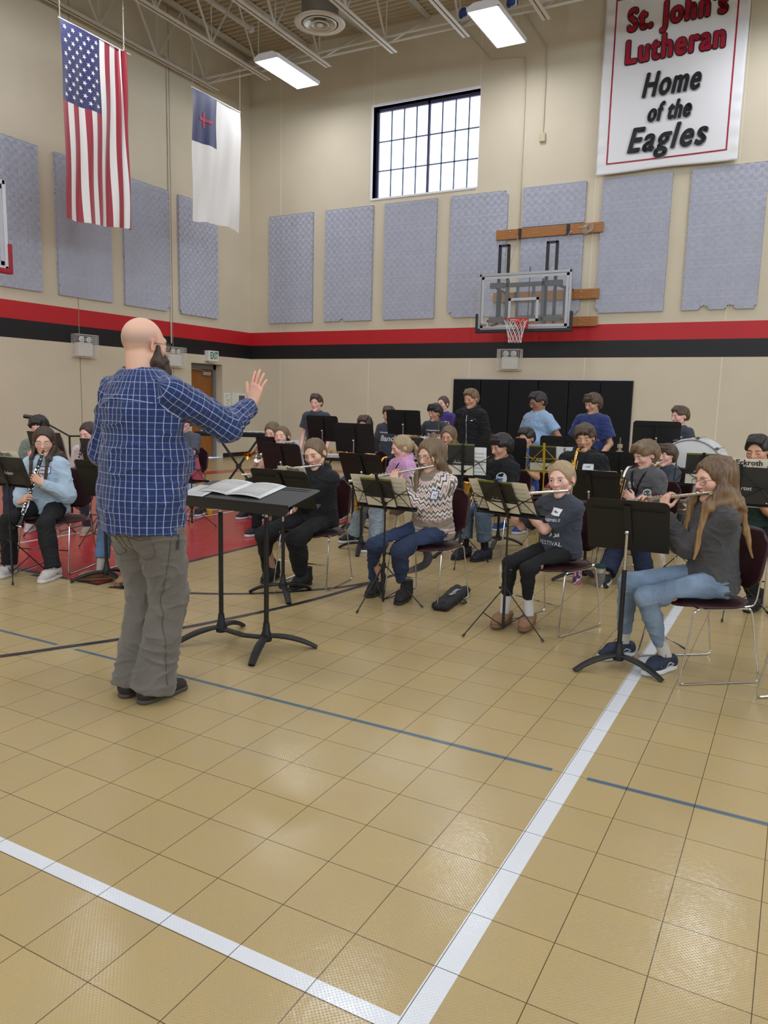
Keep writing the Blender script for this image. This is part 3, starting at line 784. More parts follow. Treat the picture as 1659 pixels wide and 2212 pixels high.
# ---- exit sign, papers, cabinet, conduits
M_GRN = mat('green_sign', rgb(20, 92, 58), .5, emit=(.01, .12, .06, 1), estr=.3)
t = empty('exit_sign', (XL, 14.12, 2.40), PI / 2, 'white box exit sign with green lettering above the brown door', 'exit sign')
b = MB(); b.bb((-.175, -.13, -.12), (.175, 0, .12)); b.bb((-.1, -.09, -.15), (.1, -.03, -.12)); b.build('housing', M_OFFW, t, bevel=.006)
tv, tf = text_mesh('EXIT', .21, .006); b = MB(); b.add([(v.x * .62 + .01, -.133, v.y * 1.05) for v in tv], tf); b.build('lettering', M_GRN, t)
M_PAPER = mat('white_paper', rgb(232, 232, 230), .7)
b = MB(); b.bb((XL, 14.63, 1.265), (XL + .004, 14.85, 1.555)); o = b.build('evacuation_plan', M_PAPER); tag(o, 'small white evacuation plan sheet on the wall right of the door', 'wall notice')
b = MB()
for (y0, y1, z0, z1) in ((14.66, 14.82, 1.50, 1.51), (14.67, 14.675, 1.32, 1.48), (14.74, 14.745, 1.34, 1.5), (14.80, 14.805, 1.32, 1.47), (14.66, 14.82, 1.38, 1.385), (14.66, 14.75, 1.45, 1.455), (14.68, 14.8, 1.30, 1.31)): b.bb((XL + .004, y0, z0), (XL + .005, y1, z1))
b.build('plan_drawing', M_INK, o); b = MB(); b.bb((XL + .004, 14.76, 1.33), (XL + .0055, 14.82, 1.42)); b.build('plan_drawing', mat('yellow_green_ink', rgb(196, 206, 90), .7), o)
t = empty('defibrillator_cabinet', (XL, 15.1, 1.36), 0, 'white wall cabinet with a window, behind the raised hand', 'wall cabinet')
b = MB(); b.bb((0, -.18, -.2), (.16, .18, .2)); b.build('cabinet_body', M_OFFW, t, bevel=.008); b = MB(); b.bb((.16, -.11, -.12), (.165, .11, .14)); b.build('window_panel', mat('grey_violet_panel', rgb(84, 78, 96), .3), t)
M_COND = mat('painted_conduit', rgb(196, 182, 154), .55)
b = MB(); b.tube(catmull([(-6.76, YB - .02, 8.98), (-6.28, YB - .02, 8.45), (-6.15, YB - .02, 8.36), (-5.9, YB - .02, 8.335), (-5.56, YB - .02, 8.29), (-5.48, YB - .02, 8.2), (-5.455, YB - .02, 7.4), (-5.45, YB - .02, 5.0)], 6), .011, n=6)
tag(b.build('electrical_conduit'.replace('electrical_', ''), M_COND), 'thin conduit bending down the far wall right of the window', 'conduit')
t = empty('conduit', (0, 0, 0), 0, 'thin straight conduit ending in a small box right of the window', 'conduit')
b = MB(); b.tube(catmull([(-5.55, YB - .02, 9.1), (-5.15, YB - .02, 8.52), (-5.07, YB - .02, 8.40), (-5.05, YB - .02, 8.2), (-5.05, YB - .02, 6.8)], 6), .011, n=6); b.build('pipe', M_COND, t)
b = MB(); b.bb((-5.11, YB - .06, 6.63), (-4.99, YB, 6.79)); b.build('junction_box', M_COND, t, bevel=.006)
t = empty('conduit', (0, 0, 0), 0, 'vertical conduit with a square box on the left wall between the two flags', 'conduit')
b = MB(); b.cyl((XL + .02, 12.86, 2.6), (XL + .02, 12.86, 8.3), .014, n=6); b.cyl((XL + .02, 8, 8.36), (XL + .02, 13.9, 8.36), .012, n=6); b.build('pipe', M_STEEL, t)
b = MB(); b.bb((XL, 12.77, 8.27), (XL + .07, 12.95, 8.42)); b.build('junction_box', M_STEEL, t)
# balls stuck up in the roof steel
for (x, z, c2, lb) in ((at_y(1003, 36, 13.8).x, 9.03, (196, 40, 44), 'red white and blue ball lodged in the roof steel left of the second light'), (at_y(1106, 12, 13.8).x, 9.05, (40, 70, 140), 'blue and white ball lodged in the roof steel right of the second light')):
    N = NB('ball_' + str(x)); n = N.noise(N.obj(), 5.0, 0); r = N.n('ShaderNodeValToRGB'); r.color_ramp.interpolation = 'CONSTANT'
    r.color_ramp.elements[0].color = rgb(*c2); r.color_ramp.elements[1].position = .5; r.color_ramp.elements[1].color = rgb(220, 222, 226); e3 = r.color_ramp.elements.new(.62); e3.color = rgb(40, 62, 130); N.l(n, r.inputs[0]); N.l(r.outputs[0], N.b.inputs['Base Color'])
    b = MB(); b.ball((0, 0, 0), .11, 18); o = b.build('ball', N.m, smooth=True, auto=False); o.location = (x, 13.80, 8.425); tag(o, lb, 'ball')
b = MB(); b.tube([(-8.9, 5.9, 4.9), (-8.9, 7.2, 8.3)], .008, n=5); tag(b.build('cable', M_BSTEEL), 'thin dark hoop cable crossing the upper left corner', 'cable')
# ================================================================ SOFT SHAPES: distance fields meshed with surface nets
class SDF:
    def __init__(s, lo, hi, vox):
        s.lo = np.array(lo, dtype=np.float32) - 2 * vox; s.v = vox
        s.n = (np.ceil((np.array(hi) - s.lo) / vox).astype(int) + 3)
        s.D = np.full(tuple(s.n), .05, dtype=np.float32)
    def sub(s, lo, hi):
        i0 = np.maximum(np.floor((np.array(lo) - s.lo) / s.v).astype(int), 0); i1 = np.minimum(np.ceil((np.array(hi) - s.lo) / s.v).astype(int) + 1, s.n)
        if (i1 <= i0).any(): return None
        ax = [(s.lo[k] + np.arange(i0[k], i1[k], dtype=np.float32) * s.v) for k in range(3)]
        return tuple(slice(a, b) for a, b in zip(i0, i1)), ax[0][:, None, None], ax[1][None, :, None], ax[2][None, None, :]
    def comb(s, sl, d, k, mode):
        a = s.D[sl]
        if mode == 'u':
            r = np.minimum(a, d)
            if k > 0: h = np.maximum(k - np.abs(a - d), 0) / k; r = r - h * h * k * .25
        else:
            d = -d; r = np.maximum(a, d)
            if k > 0: h = np.maximum(k - np.abs(a - d), 0) / k; r = r + h * h * k * .25
        s.D[sl] = r
    def cone(s, a, b, ra, rb, k=.02, mode='u', flat=None, cap=0):
        a = np.array(a, float); b = np.array(b, float); m = max(ra, rb) + .045
        q = s.sub(np.minimum(a, b) - m, np.maximum(a, b) + m)
        if q is None: return s
        sl, X, Y, Z = q; ba = b - a; L2 = float(ba @ ba) + 1e-9
        px, py, pz = X - a[0], Y - a[1], Z - a[2]
        t0 = (px * ba[0] + py * ba[1] + pz * ba[2]) / L2; t = np.clip(t0, 0, 1)
        dx, dy, dz = px - t * ba[0], py - t * ba[1], pz - t * ba[2]
        if flat is not None:
            f, g = np.array(flat[0], float), flat[1]; c = dx * f[0] + dy * f[1] + dz * f[2]; e = c * (1 / g - 1)
            dx, dy, dz = dx + e * f[0], dy + e * f[1], dz + e * f[2]
            d = (np.sqrt(dx * dx + dy * dy + dz * dz) - (ra + (rb - ra) * t)) * (g ** .5)
        else: d = np.sqrt(dx * dx + dy * dy + dz * dz) - (ra + (rb - ra) * t)
        if cap & 1: d = np.maximum(d, (t0 - 1) * L2 ** .5)
        if cap & 2: d = np.maximum(d, -t0 * L2 ** .5)
        s.comb(sl, d, k, mode); return s
    def ell(s, c, r, M=None, k=.02, mode='u'):
        c = np.array(c, float); r = np.array(r if isinstance(r, (tuple, list)) else (r, r, r), float); m = r.max() + .045
        q = s.sub(c - m, c + m)
        if q is None: return s
        sl, X, Y, Z = q; x, y, z = X - c[0], Y - c[1], Z - c[2]
        if M is not None: x, y, z = (x * M[0][i] + y * M[1][i] + z * M[2][i] for i in range(3))
        k0 = np.sqrt((x / r[0]) ** 2 + (y / r[1]) ** 2 + (z / r[2]) ** 2); k1 = np.sqrt((x / r[0] ** 2) ** 2 + (y / r[1] ** 2) ** 2 + (z / r[2] ** 2) ** 2) + 1e-6
        s.comb(sl, k0 * (k0 - 1) / k1, k, mode); return s
    def box(s, c, h, M=None, r=.01, k=.01, mode='u'):
        c = np.array(c, float); m = float(np.linalg.norm(h)) + .045; q = s.sub(c - m, c + m)
        if q is None: return s
        sl, X, Y, Z = q; x, y, z = X - c[0], Y - c[1], Z - c[2]
        if M is not None: x, y, z = (x * M[0][i] + y * M[1][i] + z * M[2][i] for i in range(3))
        ax, ay, az = np.abs(x) - h[0] + r, np.abs(y) - h[1] + r, np.abs(z) - h[2] + r
        d = np.sqrt(np.maximum(ax, 0) ** 2 + np.maximum(ay, 0) ** 2 + np.maximum(az, 0) ** 2) + np.minimum(np.maximum(ax, np.maximum(ay, az)), 0) - r
        s.comb(sl, d, k, mode); return s
    def cut(s, n, p, lo=None, hi=None, k=.004):
        """removes everything on the side n points to, beyond p"""
        n = np.array(n, float); n /= np.linalg.norm(n)
        q = s.sub(s.lo if lo is None else lo, (s.lo + s.n * s.v) if hi is None else hi)
        if q is None: return s
        sl, X, Y, Z = q; d = n[0] * (X - p[0]) + n[1] * (Y - p[1]) + n[2] * (Z - p[2])
        s.comb(sl, -d + np.zeros_like(s.D[sl]), k, 'c'); return s
    def mesh(s):
        D = s.D; S = D < 0
        c = [S[i:D.shape[0] - 1 + i, j:D.shape[1] - 1 + j, k:D.shape[2] - 1 + k] for i in (0, 1) for j in (0, 1) for k in (0, 1)]
        anyc = c[0] | c[1] | c[2] | c[3] | c[4] | c[5] | c[6] | c[7]; allc = c[0] & c[1] & c[2] & c[3] & c[4] & c[5] & c[6] & c[7]
        act = anyc & ~allc; I = np.argwhere(act); m = -np.ones(act.shape, np.int32); m[act] = np.arange(len(I))
        val = {}
        for i in (0, 1):
            for j in (0, 1):
                for k in (0, 1): val[(i, j, k)] = D[I[:, 0] + i, I[:, 1] + j, I[:, 2] + k]
        acc = np.zeros((len(I), 3)); cnt = np.zeros(len(I))
        cs = list(val)
        for a in cs:
            for ax in range(3):
                if a[ax] == 0:
                    bq = list(a); bq[ax] = 1; bq = tuple(bq); va, vb = val[a], val[bq]; cr = (va < 0) != (vb < 0)
                    t = np.where(cr, va / np.where(va - vb == 0, 1, va - vb), 0)
                    P = np.tile(np.array(a, float), (len(I), 1)); P[:, ax] += t; acc[cr] += P[cr]; cnt[cr] += 1
        V = s.lo + (I + acc / cnt[:, None]) * s.v
        Q = []
        for ax in range(3):
            o1, o2 = [(1, 2), (2, 0), (0, 1)][ax]
            A = S[tuple(slice(0, -1) if k == ax else slice(None) for k in range(3))]; B = S[tuple(slice(1, None) if k == ax else slice(None) for k in range(3))]
            E = np.argwhere(A != B); ok = (E[:, o1] > 0) & (E[:, o2] > 0) & (E[:, o1] < D.shape[o1] - 1) & (E[:, o2] < D.shape[o2] - 1); E = E[ok]
            if not len(E): continue
            sg = A[E[:, 0], E[:, 1], E[:, 2]]
            def cell(d1, d2):
                e = E.copy(); e[:, o1] -= d1; e[:, o2] -= d2; return m[e[:, 0], e[:, 1], e[:, 2]]
            q = np.stack([cell(1, 1), cell(0, 1), cell(0, 0), cell(1, 0)], 1); q[~sg] = q[~sg][:, ::-1]; Q.append(q)
        return V, np.concatenate(Q)
def vnormals(V, F):
    n = np.cross(V[F[:, 2]] - V[F[:, 0]], V[F[:, 3]] - V[F[:, 1]]); N = np.zeros_like(V)
    for k in range(4): np.add.at(N, F[:, k], n)
    return N / (np.linalg.norm(N, axis=1, keepdims=True) + 1e-12)
def relax(V, F, it=1, w=.5):
    for _ in range(it):
        A = np.zeros_like(V); C = np.zeros(len(V))
        for k in range(4):
            np.add.at(A, F[:, k], V[F[:, (k + 1) % 4]] + V[F[:, k - 1]]); np.add.at(C, F[:, k], 2)
        V = V * (1 - w) + A / C[:, None] * w
    return V
_perm = np.random.RandomState(3).rand(64, 64, 64).astype(np.float32)
def vnoise(P):
    """smooth value noise in -1..1"""
    i = np.floor(P).astype(int); f = P - i; f = f * f * (3 - 2 * f); i &= 63; j = (i + 1) & 63; r = 0
    for a in (0, 1):
        for b_ in (0, 1):
            for c in (0, 1):
                w = (f[:, 0] if a else 1 - f[:, 0]) * (f[:, 1] if b_ else 1 - f[:, 1]) * (f[:, 2] if c else 1 - f[:, 2])
                r = r + w * _perm[(j if a else i)[:, 0], (j if b_ else i)[:, 1], (j if c else i)[:, 2]]
    return r * 2 - 1
def V3(*a): return np.array(a, float)
def unit(v): v = np.array(v, float); return v / (np.linalg.norm(v) + 1e-9)
def rotm(yaw=0, pitch=0, roll=0):
    """local frame to parent: yaw about z, pitch nods the +y axis down, roll about y"""
    return np.array(Matrix.Rotation(yaw, 3, 'Z') @ Matrix.Rotation(-pitch, 3, 'X') @ Matrix.Rotation(roll, 3, 'Y'))
def soft_obj(name, g, m, parent, smooth_it=1, wr=0, wr_s=(9, 9, 9), seed=0, post=None):
    V, F = g.mesh(); V = relax(V, F, smooth_it)
    if wr:
        N = vnormals(V, F); P = V * np.array(wr_s) + seed * 7.3
        w0 = vnoise(P * .6 + 9)[:, None]; r1 = 1 - np.abs(vnoise(P * 1.25 + w0 * 1.2)); r2 = 1 - np.abs(vnoise(P * 2.3 + w0 * 2 + 31)); d = .45 * vnoise(P) + 1.25 * (r1 ** 5 - .22) + .55 * (r2 ** 6 - .2)
        V = V + N * (d * wr)[:, None]
    if post: V = post(V, F)
    me = np_mesh(name, V, F); o = link_mesh(name, me, m, parent, smooth=True); return o, V, F

# ---------------------------------------------------------------- skin, hair and cloth
def skin_mat(name, col, lip):
    N = NB(name); a = N.n('ShaderNodeAttribute', attribute_name='tint'); x = N.sep(a.outputs['Vector'])
    n = N.noise(N.obj(), 30, 3); base = N.mix(N.math('MULTIPLY', n, .35), col, (min(1, col[0] * 1.08), col[1] * .86, col[2] * .82, 1))
    c = N.mix(x[0], base, lip); c = N.mix(x[1], c, (col[0] * .42, col[1] * .46, col[2] * .52, 1)); c = N.mix(N.math('MULTIPLY', x[2], .45), c, (col[0] * 1.02, col[1] * .66, col[2] * .66, 1))
    N.l(c, N.b.inputs['Base Color']); N.b.inputs['Roughness'].default_value = .48
    N.b.inputs['Subsurface Weight'].default_value = 0.0
    return N.m
SKIN = {'fair': skin_mat('skin_fair', rgb(226, 182, 158), rgb(196, 112, 108)), 'pink': skin_mat('skin_pink', rgb(232, 186, 170), rgb(206, 116, 116)),
        'tan': skin_mat('skin_tan', rgb(206, 158, 130), rgb(168, 100, 92)), 'brown': skin_mat('skin_brown', rgb(168, 120, 92), rgb(134, 82, 74))}
def hair_mat(name, c1, c2, rough=.42):
    N = NB(name); v = N.obj(); mp = N.n('ShaderNodeMapping'); mp.inputs['Scale'].default_value = (1, 1, .12); N.l(v, mp.inputs[0])
    n = N.noise(mp.outputs[0], 75, 3, .6); n2 = N.noise(mp.outputs[0], 9, 3); a = N.n('ShaderNodeAttribute', attribute_name='tip'); t = a.outputs['Fac']
    f = N.math('ADD', N.math('MULTIPLY', n, .8), N.math('MULTIPLY', n2, .5)); f = N.math('SUBTRACT', f, .35); f = N.math('ADD', f, N.math('MULTIPLY', t, .7)); f.node.use_clamp = True
    N.l(N.mix(f, c1, c2), N.b.inputs['Base Color']); N.b.inputs['Roughness'].default_value = rough; N.bump(n, .9, .006); return N.m
HAIR = {'black': hair_mat('hair_black', rgb(20, 17, 17), rgb(48, 40, 38)), 'dark': hair_mat('hair_dark_brown', rgb(42, 30, 24), rgb(92, 68, 52)),
        'brown': hair_mat('hair_brown', rgb(52, 38, 29), rgb(108, 82, 60)), 'ombre': hair_mat('hair_brown_to_gold', rgb(62, 45, 35), rgb(164, 126, 84)),
        'dirty': hair_mat('hair_dark_blond', rgb(84, 64, 46), rgb(156, 128, 94)), 'blond': hair_mat('hair_blond', rgb(146, 122, 90), rgb(206, 182, 142)),
        'beard': hair_mat('beard_brown', rgb(44, 32, 26), rgb(100, 76, 62), .6)}
M_EYEW = mat('eye_white', rgb(214, 208, 202), .2); M_IRIS = mat('iris_dark', rgb(52, 42, 36), .15); M_LASH = mat('lash_line', rgb(50, 38, 34), .7)
def cloth(name, c, rough=.85, var=.06, bump=.25, bscale=260, sheen=.25, vscale=14): return mat(name, rgb(*c), rough, var=var, vscale=vscale, bump=bump, bscale=bscale, sheen=sheen)
def denim(name, c): return mat(name, rgb(*c), .85, var=.22, vscale=9, bump=.35, bscale=420)

# ---------------------------------------------------------------- hands
def hand(g, wrist, f, n, side, curl=(.5, .5, .5, .5), thumb=.5, s=1.0, spread=.10, flatp=False):
    """palm and five fingers from wrist; f: pointing direction, n: where the palm faces, side: +1 right, -1 left hand"""
    f = unit(f); n = np.array(n, float); n = unit(n - f * (n @ f)); t = np.cross(f, n) * side   # t points to the thumb side
    W = np.array(wrist, float); kn = []
    g.cone(W - f * .01, W + f * .03 * s, .0235 * s, .026 * s, k=.012, flat=(n, .68))
    for i, (o, L, ll) in enumerate(((.030, .092, .072), (.010, .096, .080), (-.011, .091, .074), (-.030, .082, .058))):
        K = W + f * L * s + t * o * s; kn.append(K)
        g.cone(W + f * .02 * s + t * o * .6 * s, K, .0135 * s, .0115 * s, k=.012, flat=(n, .95))
    g.ell(W + f * .05 * s + n * .004, (.03 * s, .03 * s, .016 * s), M=np.stack([f, t, n], 1), k=.012)
    for i, (K, ll) in enumerate(zip(kn, (.072, .080, .074, .058))):
        d = unit(f + t * spread * (1.5 - i)); c = curl[i]; p = K; r = (.0088, .0090, .0086, .0076)[i] * s; ang = c * .8
        for j, fr in enumerate((.46, .30, .24)):
            dd = unit(d * math.cos(ang) + n * math.sin(ang)); q = p + dd * ll * fr * s; r2 = r * .93
            g.cone(p, q, r, r2, k=.0035); p = q; r = r2; ang += c * (1.15 if j == 0 else .8)
    b0 = W + f * .022 * s + t * .020 * s + n * .006 * s; d1 = unit(t * .75 + f * .62 + n * (.15 + .5 * thumb)); b1 = b0 + d1 * .042 * s
    d2 = unit(t * (.55 - .5 * thumb) + f * .85 + n * (.1 + .5 * thumb)); b2 = b1 + d2 * .032 * s; d3 = unit(d2 - t * .25 * thumb); b3 = b2 + d3 * .025 * s
    g.cone(b0, b1, .0145 * s, .0115 * s, k=.012); g.cone(b1, b2, .0112 * s, .0100 * s, k=.005); g.cone(b2, b3, .0100 * s, .0082 * s, k=.004)
def ik(S, T, l1, l2, pole):
    S = np.array(S, float); T = np.array(T, float); d = T - S; L = np.linalg.norm(d)
    if L > (l1 + l2) * .995: k = L / ((l1 + l2) * .995); l1 *= k; l2 *= k
    u = d / L; a = (l1 * l1 - l2 * l2 + L * L) / (2 * L); h = math.sqrt(max(l1 * l1 - a * a, 1e-6)); p = np.array(pole, float); p = p - u * (p @ u); p = unit(p)
    return S + u * a + p * h

# ---------------------------------------------------------------- shoes (toe along +y, sole on z = 0, ankle above the origin)
def make_shoe(kind, um, sm, extra=None):
    L = {'sneaker': .285, 'clog': .275, 'boot': .28, 'desert': .30}[kind]; g = SDF((-.07, -.09, 0), (.07, L - .05, .17), .004)
    heel, toe = -.062, L - .105
    top = {'sneaker': .085, 'clog': .070, 'boot': .15, 'desert': .105}[kind]
    g.cone((0, heel + .01, .045), (0, heel + .03, top), .034, .036, k=.02)
    g.cone((0, heel + .02, .05), (0, toe - .10, .055), .040, .043, k=.03, flat=((0, 0, 1), .9)); g.cone((0, toe - .11, .05), (.0, toe - .035, .034), .045, .038, k=.03, flat=((0, 0, 1), .75))
    g.cone((0, heel + .05, .075), (0, toe - .10, .055), .036, .030, k=.03)
    if kind in ('boot', 'desert'): g.cone((0, heel + .03, .06), (0, heel + .03, top), .043, .047, k=.02)
    g.cut((0, 0, -1), (0, 0, .018)); g.cut((0, 0, 1), (0, 0, top))
    if kind in ('clog', 'sneaker'): g.cone((0, heel + .038, top + .02), (0, heel + .05, top - .012), .030, .026, k=.008, mode='c')
    V, F = g.mesh(); V = relax(V, F, 1); me = np_mesh('upper', V, F); me.materials.append(um); me.polygons.foreach_set('use_smooth', [True] * len(me.polygons))
    h = SDF((-.075, -.10, 0), (.075, L - .04, .06), .004); hh = {'sneaker': .034, 'clog': .024, 'boot': .022, 'desert': .024}[kind]
    h.cone((0, heel + .012, .012), (0, toe - .11, .012), .040, .044, k=.02); h.cone((0, toe - .11, .012), (0, toe - .03, .014), .046, .040, k=.02)
    h.cut((0, 0, -1), (0, 0, .0005)); h.cut((0, .0, 1), (0, 0, hh), k=.008)
    V, F = h.mesh(); V = relax(V, F, 1); ms = np_mesh('sole', V, F); ms.materials.append(sm); ms.polygons.foreach_set('use_smooth', [True] * len(ms.polygons))
    det = None
    if extra:
        b = MB(); extra(b); det = b
    return me, ms, det
def laces(b, top=.088):
    for k in range(5):
        y = .02 + k * .02; z = .094 - k * .0065; b.tube([(-.024, y, z - .006), (0, y + .006, z + .004), (.024, y, z - .006)], .0022, n=5)
    b.tube(catmull([(0, .02, .098), (-.02, .028, .107), (-.032, .04, .092)], 4), .002, n=5); b.tube(catmull([(0, .02, .098), (.02, .03, .106), (.03, .045, .09)], 4), .002, n=5)
SHOES = {}
def shoe_kit(key, kind, uc, sc, lace=None, mark=None):
    um = mat('shoe_upper_' + key, rgb(*uc), .7, var=.08, vscale=20, bump=.2, bscale=200); sm = mat('shoe_sole_' + key, rgb(*sc), .6)
    SHOES[key] = (make_shoe(kind, um, sm), mat('laces_' + key, rgb(*lace), .8) if lace else None, mark, kind)
shoe_kit('desert', 'desert', (44, 38, 36), (74, 62, 56), (26, 22, 22)); shoe_kit('navyrun', 'sneaker', (32, 44, 66), (222, 222, 226), (20, 22, 30), ((196, 200, 208), 'wave'))
shoe_kit('clog', 'clog', (142, 106, 76), (120, 88, 62)); shoe_kit('greyrun', 'sneaker', (186, 178, 174), (206, 200, 196), (230, 226, 222), ((40, 40, 44), 'bars'))
shoe_kit('blackboot', 'boot', (24, 22, 24), (28, 26, 28)); shoe_kit('westboot', 'boot', (30, 26, 26), (40, 32, 30)); shoe_kit('hiker', 'sneaker', (152, 134, 118), (176, 156, 138), (210, 196, 180))
shoe_kit('navyhigh', 'desert', (28, 30, 48), (22, 24, 36), (20, 20, 30)); shoe_kit('blackrun', 'sneaker', (30, 30, 34), (214, 214, 216), (24, 24, 28), ((206, 206, 210), 'bars')); shoe_kit('bluerun', 'sneaker', (38, 66, 140), (206, 210, 222), (220, 220, 230))
def put_shoe(key, parent, pos, yaw, side, pitch=0):
    (me, ms, _), lm, mark, kind = SHOES[key]
    o = link_mesh('shoe', me, None, parent); o.location = pos; o.rotation_euler = (pitch, 0, yaw)
    link_mesh('sole', ms, None, o)
    if lm: b = MB(); laces(b); b.build('laces', lm, o, smooth=True)
    if mark:
        mm = mat('shoe_mark_%d' % mark[0][0], rgb(*mark[0]), .4); b = MB()
        for sx in (-1, 1):
            if mark[1] == 'bars':
                for k in range(3): b.tube([(sx * .046, .005 + k * .02, .042), (sx * .040, .025 + k * .018, .066)], .0035, n=4)
            else:
                b.tube(catmull([(sx * .045, -.02, .045), (sx * .0475, .02, .060), (sx * .048, .055, .045), (sx * .047, .10, .048)], 5), .0035, n=4); b.tube(catmull([(sx * .045, -.015, .040), (sx * .0475, .03, .040), (sx * .047, .075, .038)], 5), .0028, n=4)
        b.build('side_mark', mm, o)
    return o
# ================================================================ PEOPLE
def add_hair(g, hp, R, hs, style, B):
    """B: body landmarks (Nb neck base, fwd, right) in the person's own frame"""
    Nb, fw, rt = B['Nb'], B['fw'], B['rt']; up = V3(0, 0, 1)
    th = {'buzz': .006, 'short': .014, 'mop': .022, 'bowl': .018, 'long': .011, 'tail': .008, 'tight': .006, 'crop': .010, 'curly': .016}[style['cut']]
    g.ell(hp(0, -.012, .032), tuple((np.array((.079, .099, .093)) + th) * hs), M=R, k=0)
    g.ell(hp(0, -.035, .0), tuple((np.array((.074, .070, .080)) + th) * hs), M=R, k=.02)
    lowb = {'long': -.11, 'tail': -.065, 'tight': -.06, 'bowl': -.075, 'mop': -.07}.get(style['cut'], -.055)
    if style['cut'] == 'mop':
        for i in range(16):
            a = i * 2.399; r = .045 + .02 * ((i * 7) % 3) / 3; p = (math.cos(a) * r, .01 + math.sin(a) * r, .105 - r * .3)
            g.ell(hp(*p), .028 * hs, k=.02)
        for x in (-.05, -.025, 0, .025, .05): g.cone(hp(x, .07, .105), hp(x * 1.1 + .012, .098, .056), .020 * hs, .012 * hs, k=.012)
    if style['cut'] in ('bowl',):
        for x in (-.06, -.035, -.01, .015, .04, .06): g.cone(hp(x * .8, .05, .115), hp(x * 1.15 + .008, .090 - abs(x) * .4, .048), .022 * hs, .015 * hs, k=.012)
        for s in (-1, 1): g.cone(hp(s * .075, .02, .05), hp(s * .084, .005, -.035), .022 * hs, .018 * hs, k=.02)
        g.cone(hp(0, -.09, .02), hp(0, -.085, -.07), .06 * hs, .045 * hs, k=.02)
    if style['cut'] in ('short', 'curly', 'crop'):
        for x in (-.045, -.015, .015, .045): g.cone(hp(x, .03, .122), hp(x, .082, .088), .020 * hs, .016 * hs, k=.02)
        if style['cut'] == 'curly':
            for i in range(22):
                a = i * 2.399; r = .09 * math.sqrt((i + .5) / 22); g.ell(hp(math.cos(a) * r * .9, -.005 + math.sin(a) * r, .128 - r * r * 6), .019 * hs, k=.008)
    # uncover the face, ears and nape
    hz = {'bowl': .0, 'mop': .0}.get(style['cut'], .006)
    if style['cut'] in ('long', 'tail', 'tight'):
        g.ell(hp(0, .105, -.012), (.066 * hs, .068 * hs, .090 * hs), M=R, k=.022, mode='c')
    else:
        g.ell(hp(0, .105, -.022 + hz), (.067 * hs, .070 * hs, .094 * hs), M=R, k=.020, mode='c')
        g.box(hp(0, .10, -.10), (.08 * hs, .055 * hs, .075 * hs), M=R, r=.02, k=.01, mode='c')
        for s in (-1, 1): g.box(hp(s * .09, .050, -.060), (.04 * hs, .050 * hs, .075 * hs), M=R, r=.01, k=.01, mode='c')
    if style['cut'] in ('mop', 'bowl'):
        sd = style.get('part', 1); rr_ = random.Random(len(str(Nb[0])))
        for j in range(9):
            x0 = -.055 + j * .0135; x1 = x0 * 1.12 + sd * .016; z1 = (.050 if style['cut'] == 'mop' else .036) + .010 * math.sin(j * 2.3) - abs(x1) * .12
            m_ = (x0 * 1.1, .088 - abs(x0) * .35, .088); g.cone(hp(x0 * .8, .045, .118), hp(*m_), .014 * hs, .012 * hs, k=.006); g.cone(hp(*m_), hp(x1, .100 - abs(x1) * .62, z1), .012 * hs, .005 * hs, k=.004)
        if style['cut'] == 'mop':
            for j in range(10): a = -1.9 + j * .42; g.cone(hp(.07 * math.sin(a), -.01 - .075 * math.cos(a), .09), hp(.094 * math.sin(a), -.012 - .110 * math.cos(a), .030 + .012 * math.sin(j * 3.1)), .020 * hs, .007 * hs, k=.008)
    if style['cut'] not in ('long', 'bowl'):
        for s in (-1, 1): g.ell(hp(s * .088, -.004, -.012), (.022 * hs, .024 * hs, .036 * hs), M=R, k=.006, mode='c')
    g.box(hp(0, 0, lowb - .10), (.14, .16, .10), M=R, r=.01, k=.01, mode='c')
    if style['cut'] == 'tail':
        g.ell(hp(0, -.115, .02), .022 * hs, k=.012); g.cone(hp(0, -.125, .02), hp(.0, -.145, -.05), .018 * hs, .020 * hs, k=.01); q = hp(0, -.13, -.13)
        g.cone(hp(0, -.145, -.05), q, .020, .012, k=.01)
    if style['cut'] == 'tight': g.ell(hp(0, -.105, .03), .034 * hs, k=.012)
    if style['cut'] == 'long':
        L = style.get('len', .30); vol = style.get('vol', 1.0)
        g.cone(hp(0, -.075, .03), Nb - fw * .075 + up * .02, .070 * hs * vol, .060 * vol, k=.03, flat=(fw, .7))
        g.cone(Nb - fw * .080 + up * .02, Nb - fw * (.125 + .04 * L) - up * L, .075 * vol, .045, k=.03, flat=(fw, .45))
        for s in (-1, 1):
            front = style.get('front', (1, 1))[0 if s < 0 else 1]
            g.cone(hp(s * .070, .012, .045), hp(s * .083, .008, -.06), .020 * hs, .022 * vol * hs, k=.02)
            for j in range(7):
                q = j / 6; a = hp(s * (.074 + .008 * q), .030 - .050 * q, -.045 - .01 * q)
                if front: c = Nb + rt * s * (.075 + .030 * q) + fw * (.090 - .17 * q) + up * (.010 + .02 * q); e = Nb + rt * s * (.065 + .075 * q) + fw * (.135 - .30 * q) - up * (L * (.10 if .1 < q < .85 else 1) * (.80 + .16 * math.sin(j * 2.2) + .14 * math.sin(j * 5.1)))
                else: c = Nb + rt * s * (.085 + .02 * q) - fw * (.02 + .05 * q) + up * .01; e = Nb + rt * s * (.11 - .02 * q) - fw * (.10 + .05 * q) - up * (L * (.85 + .12 * math.sin(j * 2.2)))
                m_ = (c + e) / 2 + rt * s * .012 * math.sin(j * 1.7); rv = .0165 * vol
                g.cone(a, c, rv, rv * 1.15, k=.014); g.cone(c, m_, rv * 1.15, rv * .95, k=.012); g.cone(m_, e, rv * .95, .006, k=.005)
    if style.get('bun'): g.ell(hp(0, -.06, .135), .028 * hs, k=.008)
